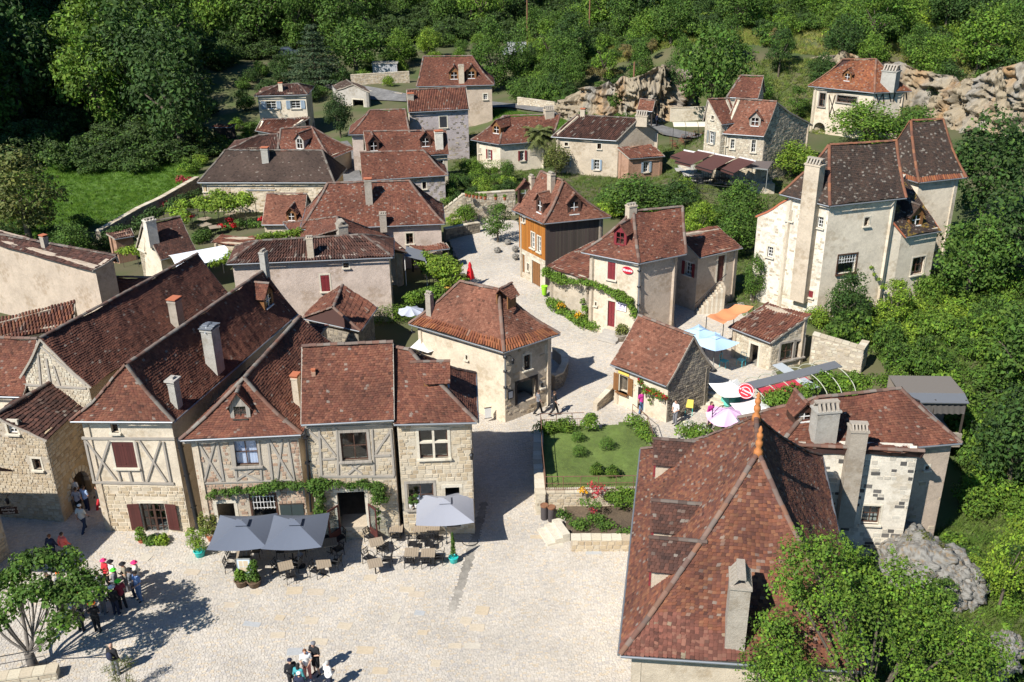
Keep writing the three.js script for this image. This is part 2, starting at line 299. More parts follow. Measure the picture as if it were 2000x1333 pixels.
// stones of a wall in its own axes (x along, y up, z out); keep(x, y, w, h) says where stones lie
function stones(parent, mtx, L, y0, y1, keep, pal, o = {}) {
  const list = [], hs = o.h ?? [0.13, 0.26], ws = o.w ?? [0.18, 0.5];
  let y = y0;
  while (y < y1 - 0.05) {
    const h = Math.min(rr(...hs), y1 - y); let x = rr(-0.2, 0);
    while (x < L) {
      const w = rr(...ws), a = Math.max(x, 0.02), b = Math.min(x + w, L - 0.02);
      if (b - a > 0.09 && keep((a + b) / 2, y + h / 2, b - a, h) && rnd() > (o.gaps ?? 0.03)) list.push([(a + b) / 2, y + h / 2, b - a - 0.025, h - 0.022]);
      x += w;
    }
    y += h;
  }
  const own = o.own ?? 0, order = list.map((_, i) => i).sort((a, b) => list[b][2] * list[b][3] - list[a][2] * list[a][3]), chosen = new Set(order.slice(0, own)), mats = [], cols = [];
  list.forEach(([x, yy, w, h], i) => {
    const c = pick(STONE[pal]), k = rr(0.85, 1.12), out = rr(0.012, 0.035);
    const m = new THREE.Matrix4().compose(V(x, yy, out - 0.05), new THREE.Quaternion().setFromEuler(new THREE.Euler(rr(-0.04, 0.04), rr(-0.04, 0.04), rr(-0.03, 0.03))), V(w, h, 0.1)).premultiply(mtx);
    if (chosen.has(i)) { const s = new THREE.Mesh(stoneGeo, stoneMat(c)); s.name = 'stone'; s.castShadow = s.receiveShadow = true; s.applyMatrix4(m); parent.add(s); } else { mats.push(m); cols.push(LIN(c[0] * k, c[1] * k, c[2] * k)); }
  });
  if (mats.length) instanced('stonework', stoneGeo, M.stone, mats, cols, parent);
}

// ---------------------------------------------------------------- windows, doors, shutters in a wall's own axes
const PAINT = { red: 'redPaint', maroon: 'maroon', blue: 'bluePaint', black: 'blackPaint', wood: 'doorWood', grey: 'greyPaint', brown: 'brownPaint' };
function shutterLeaf(w, h) { const g = [box(w, h, 0.035, 0, 0, 0)]; for (const y of [-0.36, 0.36]) g.push(box(w * 0.96, 0.07, 0.02, 0, y * h, 0.025)); for (let k = 1; k < 4; k++) g.push(box(0.008, h * 0.98, 0.006, -w / 2 + (k * w) / 4, 0, 0.019)); return merge(g); }
function glazing(win, m4, u, v, w, h, nx, ny, frameMat, z = -0.16, own = false, curtain) {
  const g = [], f = Math.min(0.07, w * 0.1);
  g.push(box(w, f, 0.06, u, v + f / 2, z), box(w, f, 0.06, u, v + h - f / 2, z), box(f, h - 2 * f, 0.06, u - w / 2 + f / 2, v + h / 2, z), box(f, h - 2 * f, 0.06, u + w / 2 - f / 2, v + h / 2, z));
  for (let i = 1; i < nx; i++) g.push(box(f * 0.7, h - 2 * f, 0.05, u - w / 2 + (i * w) / nx, v + h / 2, z));
  for (let j = 1; j < ny; j++) g.push(box(w - 2 * f, f * 0.6, 0.044, u, v + (j * h) / ny, z));
  part('frame', merge(g).applyMatrix4(m4), frameMat, win);
  if (own) for (let i = 0; i < nx; i++) for (let j = 0; j < ny; j++) { part('pane', box(w / nx - f * 0.6, h / ny - f * 0.6, 0.008, u - w / 2 + ((i + 0.5) * w) / nx, v + ((j + 0.5) * h) / ny, z - 0.01, rr(-0.02, 0.02)).applyMatrix4(m4), curtain ? M.clear : M.glass, win); } else part('pane', box(w - f, h - f, 0.008, u, v + h / 2, z - 0.012).applyMatrix4(m4), M.glass, win);
  if (curtain) part('curtain', (() => { const c = new THREE.PlaneGeometry(w, h, 24, 1), p = c.attributes.position; for (let i = 0; i < p.count; i++) p.setZ(i, 0.02 * Math.sin(i * 1.9)); c.computeVertexNormals(); return c.translate(u, v + h / 2, z - 0.08); })().applyMatrix4(m4), M.curtain, win);
}
M.clear = new THREE.MeshPhysicalMaterial({ color: LIN(0.9, 0.92, 0.95), transmission: 1, thickness: 0, roughness: 0.03 });
function surround(u, v, w, h, t = 0.16, proud = 0.02, sill = true) {
  const g = [box(t, h, 0.1, u - w / 2 - t / 2, v + h / 2, proud - 0.05), box(t, h, 0.1, u + w / 2 + t / 2, v + h / 2, proud - 0.05), box(w + 2 * t, t * 1.1, 0.1, u, v + h + t * 0.55, proud - 0.048)];
  if (sill) g.push(box(w + 2.4 * t, 0.09, 0.24, u, v - 0.045, proud + 0.02));
  return merge(g);
}
function opening(house, m4, op) {
  const { u, v, w, h, kind } = op, door = /door/.test(kind) || kind === 'arch' || kind === 'shop', win = new THREE.Group();
  win.name = door ? 'door' : 'window'; house.add(win);
  const add = (n, g, m) => part(n, g.applyMatrix4(m4), m, win), paint = M[PAINT[op.color] ?? 'brownPaint'];
  if (kind === 'hole') { add('surround', surround(u, v, w, h, 0.1), M.dressed); glazing(win, m4, u, v, w, h, 2, 2, M.frameBrown, -0.22); return; }
  if (kind === 'window') { add('surround', surround(u, v, w, h, 0.13), M.dressed); glazing(win, m4, u, v, w, h, 2, 3, M.whitePaint); return; }
  if (kind === 'arched') { add('surround', merge([surround(u, v, w, h, 0.14), box(w * 0.7, 0.12, 0.1, u, v + h + 0.2, -0.03)]), M.dressed); glazing(win, m4, u, v, w, h, 2, 2, M.frameBrown); return; }
  if (kind === 'mullion') {
    add('surround', surround(u, v, w, h, 0.14, 0.03), op.stone ? M.dressed : M.timber);
    glazing(win, m4, u, v, w, h, 2, 2, M.frameBrown, -0.14, true, op.curtain);
    if (op.stone) add('cross', merge([box(0.12, h, 0.2, u, v + h / 2, -0.08), box(w, 0.1, 0.19, u, v + h * 0.56, -0.08)]), M.dressed);
    return;
  }
  if (kind === 'grille_window') { add('surround', surround(u, v, w, h, 0.1), M.frameBrown); const g = []; for (let i = 0; i < 7; i++) g.push(box(0.025, h * 0.42, 0.025, u - w / 2 + ((i + 0.5) * w) / 7, v + h * 0.77, -0.05)); for (let j = 0; j < 3; j++) g.push(box(w, 0.025, 0.02, u, v + h * (0.6 + j * 0.17), -0.05)); add('grille', merge(g), M.whitePaint); add('pane', box(w, h, 0.01, u, v + h / 2, -0.22), M.glass); return; }
  if (kind === 'shutters') { add('surround', surround(u, v, w, h, 0.12), M.dressed); for (const s of [-1, 1]) add('shutter', shutterLeaf(w / 2 - 0.012, h).translate(u + (s * w) / 4, v + h / 2, -0.02 + s * 0.004), paint); add('backing', box(w, h, 0.02, u, v + h / 2, -0.2), M.interior); return; }
  if (kind === 'shutterwin' || kind === 'shopshutters') {
    add('surround', surround(u, v, w, h, 0.1, 0.015), M.dressed);
    if (kind === 'shutterwin') glazing(win, m4, u, v, w, h, 2, 3, M.whitePaint); else add('sill_board', box(w + 0.3, 0.06, 0.4, u, v - 0.03, 0.1), M.doorWood);
    const sw = kind === 'shutterwin' ? w * 0.42 : w * 0.62;
    for (const s of [-1, 1]) add('shutter', shutterLeaf(sw, h * 1.05).rotateY(s * -0.06).translate(u + s * (w / 2 + sw / 2 + 0.06), v + h / 2, 0.06), paint);
    return;
  }
  if (kind === 'plank_door' || kind === 'panel_door') {
    add('surround', surround(u, v, w, h, 0.15, 0.02, false), M.dressed);
    const leaf = add('leaf', box(w, h, 0.06, u, v + h / 2, -0.12), kind === 'panel_door' ? paint : M.doorWood), g = [];
    if (kind === 'panel_door') for (let i = 0; i < 2; i++) for (let j = 0; j < 4; j++) g.push(box(w * 0.36, h * 0.17, 0.03, u + (i - 0.5) * w * 0.46, v + h * (0.14 + j * 0.235), -0.085)); else for (let k = 0; k < 5; k++) g.push(box(w / 5 - 0.02, h * 0.98, 0.02, u - w / 2 + ((k + 0.5) * w) / 5, v + h / 2, -0.085));
    add('panel', merge(g), leaf.material); add('handle', box(0.03, 0.12, 0.05, u + w * 0.38, v + 1, -0.06), M.darkMetal);
    return;
  }
  if (kind === 'glazed_door') {
    add('surround', surround(u, v, w, h, 0.16, 0.02, false), M.dressed);
    glazing(win, m4, u - w / 4, v, w / 2, h, 2, 4, M.brownPaint, -0.12); glazing(win, m4, u + w / 4, v, w / 2, h, 2, 4, M.brownPaint, -0.12);
    for (const s of [-1, 1]) add('shutter', shutterLeaf(w * 0.47, h * 0.8).rotateY(s * -0.12).translate(u + s * (w / 2 + w * 0.27), v + h * 0.6, 0.1), paint);
    return;
  }
  if (kind === 'arch') { const g = []; for (let k = 0; k <= 10; k++) { const a = (Math.PI * k) / 10; g.push(box(0.32, 0.24, 0.3, u + (w / 2 + 0.06) * Math.cos(a), v + h - w / 2 + (w / 2 + 0.06) * Math.sin(a), -0.12, 0, 0, a)); } add('voussoirs', merge(g), M.dressed); return; }
  if (kind === 'board') { add('slate', box(w, h, 0.03, u, v + h / 2, 0.05), std(0.03, 0.045, 0.045)); add('frame', merge([box(w + 0.06, 0.05, 0.04, u, v, 0.05), box(w + 0.06, 0.05, 0.04, u, v + h, 0.05)]), M.darkTimber); return; }
  // doorway, shop: a deep dark opening with dressed jambs
  add('surround', surround(u, v, w, h, 0.17, 0.02, false), kind === 'shop' ? M.darkTimber : M.dressed);
  add('floor', box(w, 0.05, 1.2, u, v + 0.02, -0.6), M.beige);
}
// ---------------------------------------------------------------- a house from its eave corners, ridge and heights
function insetQuad(c, ov) {
  const L = c.map((a, i) => { const b = c[(i + 1) % 4], l = Math.hypot(b[0] - a[0], b[1] - a[1]), d = [(b[0] - a[0]) / l, (b[1] - a[1]) / l]; return [[a[0] + d[1] * ov[i], a[1] - d[0] * ov[i]], d]; });
  return L.map((l, i) => { const [p, d] = L[(i + 3) % 4], [q, e] = l, D = d[0] * -e[1] + e[0] * d[1], t = ((q[0] - p[0]) * -e[1] + e[0] * (q[1] - p[1])) / D; return [p[0] + d[0] * t, p[1] + d[1] * t]; });
}
const MUTE = new Set();
function buildHouse(H, st) {
  const cx = (H.c[0][0] + H.c[2][0]) / 2, cz = (H.c[0][1] + H.c[2][1]) / 2, base = V(cx, H.g, cz);
  const house = thing(st.name ?? 'house', st.label, st.category ?? 'house', [cx, H.g, cz]);
  reseed(Math.round(cx * 131 + cz * 17));
  const prof = (t) => H.E + (H.R - H.E) * (t + H.flare * (t * t - t)), [ra, rb] = H.r, c = H.c;
  const S4 = (a, b, cc, d) => (s, t) => { const l0 = lerp(a[0], d[0], t), l1 = lerp(a[1], d[1], t), r0 = lerp(b[0], cc[0], t), r1 = lerp(b[1], cc[1], t), x = lerp(l0, r0, s), z = lerp(l1, r1, s), wave = -(st.sag ?? 0.12) * Math.sin(Math.PI * s) * t; return V(x, prof(t) + wave + 0.08 * noise2(x * 0.35, z * 0.35) + 0.03 * noise2(x * 1.1, z * 1.1), z); };
  const F = [S4(c[0], c[1], rb, ra), S4(c[1], c[2], rb, rb), S4(c[2], c[3], ra, rb), S4(c[3], c[0], ra, ra)];
  const use = H.mono ? [0] : [0, ...(H.gable[1] ? [] : [1]), 2, ...(H.gable[0] ? [] : [3])];
  const roof = part('roof', merge(use.map((f) => surface(F[f], base, 10, 0.03))), M.roofBase, house), acc = newAcc(base);
  for (const f of use) {
    const pp = Array.isArray(st.pal) ? st.pal[f] : st.pal ?? 'red';
    if (st.skirt) { facetTiles(acc, F[f], 'canal', st.skirtPal ?? 'orange', { t1: st.skirt, lichen: 0.05 }); facetTiles(acc, F[f], 'flat', pp, { t0: st.skirt, lichen: st.lichen, ex: st.ex, w: st.w }); } else facetTiles(acc, F[f], st.tiles ?? 'flat', pp, { lichen: st.lichen, moss: st.moss, ex: st.ex, w: st.w });
  }
  const cp = st.capPal ?? (typeof st.pal === 'string' ? st.pal : 'red'), cr = st.capR ?? 0.13, cg = st.capGrey ?? 0.5;
  if (!H.mono) {
    capLine(acc, F[0](0, 1), F[0](1, 1), cp, cr, cg);
    if (!H.gable[1]) { capCurve(acc, F[0], 1, cp, cr, cg); capCurve(acc, F[1], 1, cp, cr, cg); }
    if (!H.gable[0]) { capCurve(acc, F[0], 0, cp, cr, cg); capCurve(acc, F[3], 0, cp, cr, cg); }
  }
  // verges and gutters
  const trim = [], w = insetQuad(c, H.ov), verge = (S, s) => { for (let i = 0; i < 6; i++) { const a = S(s, i / 6).sub(base), b = S(s, (i + 1) / 6).sub(base); a.y -= 0.03; b.y -= 0.03; trim.push(bar(a.toArray(), b.toArray(), 0.07, 0.12)); } };
  if (H.gable[1]) { verge(F[0], 1); if (!H.mono) verge(F[2], 0); }
  if (H.gable[0]) { verge(F[0], 0); if (!H.mono) verge(F[2], 1); }
  if (trim.length) part('verge', merge(trim), st.vergeMat ?? M.cement, roof);
  if (st.gutter !== 0) for (const f of use) { const e = H.mono || f === 0 || f === 2 || st.gutter; if (!e && !st.allGutters) { /* hip ends carry gutters as well */ } const a = F[f](0, 0).sub(base), b = F[f](1, 0).sub(base), n = b.clone().sub(a).normalize(), out = V(-n.z, 0, n.x).multiplyScalar(0.07); a.add(out); b.add(out); a.y -= 0.03; b.y -= 0.03; part('gutter', tube(a.toArray(), b.toArray(), 0.055, 0.055, 6), M.zinc, roof); }
  layTiles(acc, roof, st.ownTiles ?? 0);
  // walls
  const tanE = (prof(0.02) - prof(0)) / 0.02;
  if (st.open) w.forEach(([x, z], i) => part('post', box(0.16, (H.mono && i > 1 ? H.R : H.E) - H.g + 0.4, 0.16, x - cx, ((H.mono && i > 1 ? H.R : H.E) - H.g - 0.4) / 2, z - cz), M.darkTimber, house));
  for (let i = 0; i < (st.open ? 0 : 4); i++) {
    const a = w[i], b = w[(i + 1) % 4], L = Math.hypot(b[0] - a[0], b[1] - a[1]), d = V((b[0] - a[0]) / L, 0, (b[1] - a[1]) / L), n = V(-d.z, 0, d.x);
    const m4 = new THREE.Matrix4().makeBasis(d, V(0, 1, 0), n).setPosition(a[0] - cx, -H.g, a[1] - cz), e = 0.004, top = H.E + 0.06, y0 = H.g - (st.deep ?? 1.5);
    const pts = [[e, y0], [L - e, y0]];
    const prj = (q) => (q[0] - a[0]) * d.x + (q[1] - a[1]) * d.z;
    const gable = (i === 1 && H.gable[1]) || (i === 3 && H.gable[0]);
    if (H.mono && i === 2) pts.push([L - e, H.R - 0.1], [e, H.R - 0.1]);
    else if (H.mono && i !== 0) { const r = i === 1 ? rb : ra, u0 = i === 1 ? prj(c[1]) : prj(c[0]), u1 = prj(r), at = (u) => lerp(H.E, H.R, clamp((u - u0) / (u1 - u0), 0, 1)) - 0.08; pts.push([L - e, at(L)], [e, at(0)]); } else if (gable) {
      const r = i === 1 ? rb : ra, ur = clamp(prj(r), 0.3, L - 0.3), uR = prj(c[(i + 1) % 4]), uL = prj(c[i]), yy = (u) => prof(u > ur ? (uR - u) / (uR - ur) : (u - uL) / (ur - uL)) - 0.07;
      for (let k = 0; k <= 6; k++) { const u = lerp(L - e, ur, k / 6); pts.push([u, yy(u)]); }
      for (let k = 1; k <= 6; k++) { const u = lerp(ur, e, k / 6); pts.push([u, yy(u)]); }
    } else { const t2 = top + Math.min(0.22, H.ov[i] * 0.5); pts.push([L - e, t2], [e, t2]); }
    const ws = st.walls?.[i] ?? st.wall ?? { m: 'cream' }, sh = new THREE.Shape(pts.map((p) => new THREE.Vector2(...p))), ops = H.op.filter((o) => o.wall === i && o.kind !== 'board').map((o) => ({ ...o, u: clamp(o.u, o.w / 2 + 0.1, L - o.w / 2 - 0.1) }));
    for (const o of ops) { const v0 = Math.max(o.v, y0 + 0.1), hp = new THREE.Path(); if (o.kind === 'arch') { hp.moveTo(o.u - o.w / 2, v0); hp.lineTo(o.u + o.w / 2, v0); hp.lineTo(o.u + o.w / 2, o.v + o.h - o.w / 2); hp.absarc(o.u, o.v + o.h - o.w / 2, o.w / 2, 0, Math.PI, false); hp.lineTo(o.u - o.w / 2, v0); } else { hp.moveTo(o.u - o.w / 2, v0); hp.lineTo(o.u + o.w / 2, v0); hp.lineTo(o.u + o.w / 2, o.v + o.h); hp.lineTo(o.u - o.w / 2, o.v + o.h); } sh.holes.push(hp); }
    const geo = new THREE.ExtrudeGeometry(sh, { depth: 0.35, bevelEnabled: false, curveSegments: 8 }).translate(0, 0, -0.35).applyMatrix4(m4);
    const wall = part('wall', geo, M[ws.m], house);
    if (ws.stones && !ws.skip) {
      const contains = (x, y) => { let inside = false; for (let k = 0, j = pts.length - 1; k < pts.length; j = k++) { const [xi, yi] = pts[k], [xj, yj] = pts[j]; if (yi > y !== yj > y && x < ((xj - xi) * (y - yi)) / (yj - yi) + xi) inside = !inside; } return inside; };
      const bm = (ws.clearBeams === false ? [] : H.bm.filter((q) => q[0] === i));
      const nearBeam = (x, y) => bm.some(([, x0, v0, x1, v1, bw]) => { const dx = x1 - x0, dy = v1 - v0, q = clamp(((x - x0) * dx + (y - v0) * dy) / (dx * dx + dy * dy), 0, 1); return Math.hypot(x - x0 - dx * q, y - v0 - dy * q) < bw * 0.9; });
      const [ya, yb] = ws.range ?? [H.g - 0.2, 99], ymax = Math.max(...pts.map((p) => p[1]));
      stones(wall, m4, L, Math.max(ya, y0), Math.min(yb, ymax), (x, y, sw, shh) => contains(x - sw / 2 + 0.02, y + shh / 2) && contains(x + sw / 2 - 0.02, y + shh / 2) && !ops.some((o) => Math.abs(x - o.u) < o.w / 2 + sw / 2 + 0.14 && y > o.v - 0.12 - shh / 2 && y < o.v + o.h + 0.16 + shh / 2) && !nearBeam(x, y) && !(ws.upper && y > ws.upper[0] && ws.upper[1] && false), ws.stones, ws);
    }
    if (ws.planks) {   // upright boards above the ground floor
      const mats = [], cols = []; for (let x = 0.06; x < L - 0.04; x += 0.145) { const y1 = top + 0.1, yb = ws.planks.from; for (const [p0, p1] of ops.filter((o) => Math.abs(x - o.u) < o.w / 2 + 0.12 && o.v + o.h > yb).reduce((acc2, o) => acc2.flatMap(([q0, q1]) => [[q0, o.v - 0.06], [o.v + o.h + 0.12, q1]]), [[yb, y1]])) if (p1 - p0 > 0.1) { mats.push(new THREE.Matrix4().compose(V(x, (p0 + p1) / 2, 0.014 + rr(0, 0.012)), new THREE.Quaternion(), V(0.138, p1 - p0, 0.03)).premultiply(m4)); const k = rr(0.75, 1.15), q = ws.planks.c; cols.push(LIN(q[0] * k, q[1] * k * rr(0.9, 1.05), q[2] * k)); } }
      instanced('cladding_boards', unitBox, M.orangeWood, mats, cols, wall);
    }
    if (ws.quoins) { const list = []; for (const s of ws.quoins) for (let y = H.g; y < top - 0.3; y += 0.32) { const q = rnd() < 0.5 ? 0.5 : 0.3; list.push(box(q, 0.29, 0.06, s ? L - q / 2 - 0.01 : q / 2 + 0.01, y + 0.15, -0.015 + rr(0, 0.008)).applyMatrix4(m4)); } for (const q of list) part('quoin', q, M.dressed, wall); }
    for (const o of H.op.filter((q) => q.wall === i)) opening(house, m4, { ...o, u: clamp(o.u, o.w / 2 + 0.1, L - o.w / 2 - 0.1) });
    for (const [, x0, v0, x1, v1, bw] of H.bm.filter((q) => q[0] === i)) part('timber_beam', bar([x0, v0, st.beamOut ?? 0.0], [x1, v1, (st.beamOut ?? 0.0) + rr(-0.004, 0.004)], bw * rr(0.5, 0.85), 0.1, V(0, 0, 1)).applyMatrix4(m4), st.beamMat ?? M.timber, house);
  }
  // dormers
  for (const q of H.dm) {
    const S = F[q.f], e = S(1, 0).sub(S(0, 0)).setY(0).normalize(), n = V(-e.z, 0, e.x), slope = (H.R - H.E) / Math.max(0.5, S(0.5, 1).setY(0).distanceTo(S(0.5, 0).setY(0)));
    const dg = new THREE.Group(); dg.name = 'dormer'; house.add(dg);
    const m4 = new THREE.Matrix4().makeBasis(e, V(0, 1, 0), n).setPosition(q.x - cx, q.y - H.g, q.z - cz), h = q.h, ww = q.w, rise = q.rise ?? ww * 0.55, D = (h + 0.35) / slope, D2 = (h + rise + 0.3) / slope;
    const sh = new THREE.Shape([[-ww / 2, -0.25], [ww / 2, -0.25], [ww / 2, h], [0, h + rise], [-ww / 2, h]].map((p) => new THREE.Vector2(...p)));
    const hole = new THREE.Path([[-ww * 0.3, 0.1], [ww * 0.3, 0.1], [ww * 0.3, h - 0.05], [-ww * 0.3, h - 0.05]].map((p) => new THREE.Vector2(...p))); sh.holes.push(hole);
    const front = new THREE.ExtrudeGeometry(sh, { depth: 0.1, bevelEnabled: false }).translate(0, 0, -0.1);
    part('dormer_wall', merge([front, box(0.08, h + 0.2, D, -ww / 2 + 0.04, h / 2 - 0.1, -D / 2 - 0.1), box(0.08, h + 0.2, D, ww / 2 - 0.04, h / 2 - 0.1, -D / 2 - 0.1)]).applyMatrix4(m4), st.dormerMat ?? M.doorWood, dg);
    part('window_pane', box(ww * 0.6, h - 0.12, 0.01, 0, h / 2 + 0.02, -0.07).applyMatrix4(m4), M.glass, dg);
    part('window_frame', merge([box(0.04, h - 0.12, 0.05, 0, h / 2 + 0.02, -0.05), box(ww * 0.6, 0.035, 0.045, 0, h * 0.55, -0.05), box(ww * 0.75, 0.06, 0.14, 0, 0.05, 0.03)]).applyMatrix4(m4), st.dormerFrame ?? M.whitePaint, dg);
    const P = (x, y, z) => V(x, y, z).applyMatrix4(m4).add(base), o = 0.14, dr = (o * rise) / (ww / 2), a2 = newAcc(base);
    const SL = plane3(P(-ww / 2 - o, h - dr, -D), P(-ww / 2 - o, h - dr, 0.16), P(0, h + rise, 0.18), P(0, h + rise, -D2)), SR = plane3(P(ww / 2 + o, h - dr, 0.16), P(ww / 2 + o, h - dr, -D), P(0, h + rise, -D2), P(0, h + rise, 0.18));
    const dpal = q.pal ?? (Array.isArray(st.pal) ? st.pal[q.f] : st.pal ?? 'red');
    const rf = part('dormer_roof', merge([surface(SL, base, 1, 0.02), surface(SR, base, 1, 0.02)]), M.roofBase, dg);
    facetTiles(a2, SL, 'flat', dpal, { lichen: st.lichen }); facetTiles(a2, SR, 'flat', dpal, { lichen: st.lichen }); capLine(a2, P(0, h + rise, 0.18), P(0, h + rise, -D2), dpal, 0.11, cg);
    instanced('dormer_tiles', tileGeo, M.tile, a2.flat.m, a2.flat.c, dg); instanced('dormer_ridge', capGeo, M.ridge, a2.cap.m, a2.cap.c, dg);
  }
  // chimneys
  const ang = -Math.atan2(c[1][1] - c[0][1], c[1][0] - c[0][0]);
  for (const q of H.ch) chimney(house, q, ang, base, st.chimneyMat);
  return house;
}
function chimney(house, q, ang, base, mat) {
  const { w, d } = q, y0 = q.y - (q.turn === undefined ? 0.55 : 1.1), y1 = q.top, x = q.x - base.x, z = q.z - base.z, rot = (g) => g.rotateY(q.turn ?? ang).translate(x, -base.y, z), capH = q.kind === 'slotted' ? w * 0.42 : 0.22, yS = y1 - capH;
  const st = part('chimney', rot(merge([box(w, yS - y0, d, 0, (yS + y0) / 2, 0), box(w * 1.12, 0.1, d * 1.12, 0, yS + 0.02, 0)])), M[q.mat ?? mat ?? 'cement'], house), g = [];
  if (q.kind === 'slotted' || q.kind === 'tall' || q.kind === 'capped') {
    const n = q.kind === 'slotted' ? 5 : 3; for (let k = 0; k < n; k++) for (const s of [-1, 1]) g.push(bar([-w / 2 + (w * (k + 0.5)) / n, yS + 0.05, s * d * 0.48], [-w / 2 + (w * (k + 0.5)) / n, y1 - 0.03, s * d * 0.12], w * 0.1, d * 0.14));
    g.push(box(w * 1.05, 0.07, d * 0.42, 0, y1 - 0.03, 0)); part('cap', rot(merge(g)), M.cement, st);
  } else if (q.kind === 'metal') part('cap', rot(merge([pipe([[-w * 0.62, y1 - 0.3, 0], [-w * 0.3, y1 + 0.05, 0], [w * 0.3, y1 + 0.05, 0], [w * 0.62, y1 - 0.3, 0]], 0.03), ...[0, 1, 2, 3, 4].map((k) => box(w * 0.3, 0.03, d * 1.2, -w * 0.5 + k * w * 0.25, y1 - 0.05 + 0.07 * Math.sin((k / 4) * Math.PI), 0))])), M.zinc, st);
  else if (q.kind === 'redcap') part('cap', rot(merge([box(w * 1.3, 0.06, d * 1.3, 0, y1, 0), ...[-1, 1].map((s) => box(w * 0.15, 0.28, d, s * w * 0.4, y1 - 0.14, 0))])), M.terracotta, st);
  else if (q.kind === 'round') part('cap', rot(merge([box(w * 1.5, 0.1, d * 1.5, 0, y1 - 0.02, 0), box(w * 0.6, 0.14, d * 0.6, 0, y1 + 0.08, 0)])), M.greywall, st);
  else part('cap', rot(merge([box(w * 1.15, 0.06, d * 1.15, 0, y1 - 0.03, 0), box(w * 0.8, 0.2, d * 0.1, 0, y1 - 0.14, d * 0.3), box(w * 0.8, 0.2, d * 0.1, 0, y1 - 0.14, -d * 0.3)])), M.terracotta, st);
  return st;
}

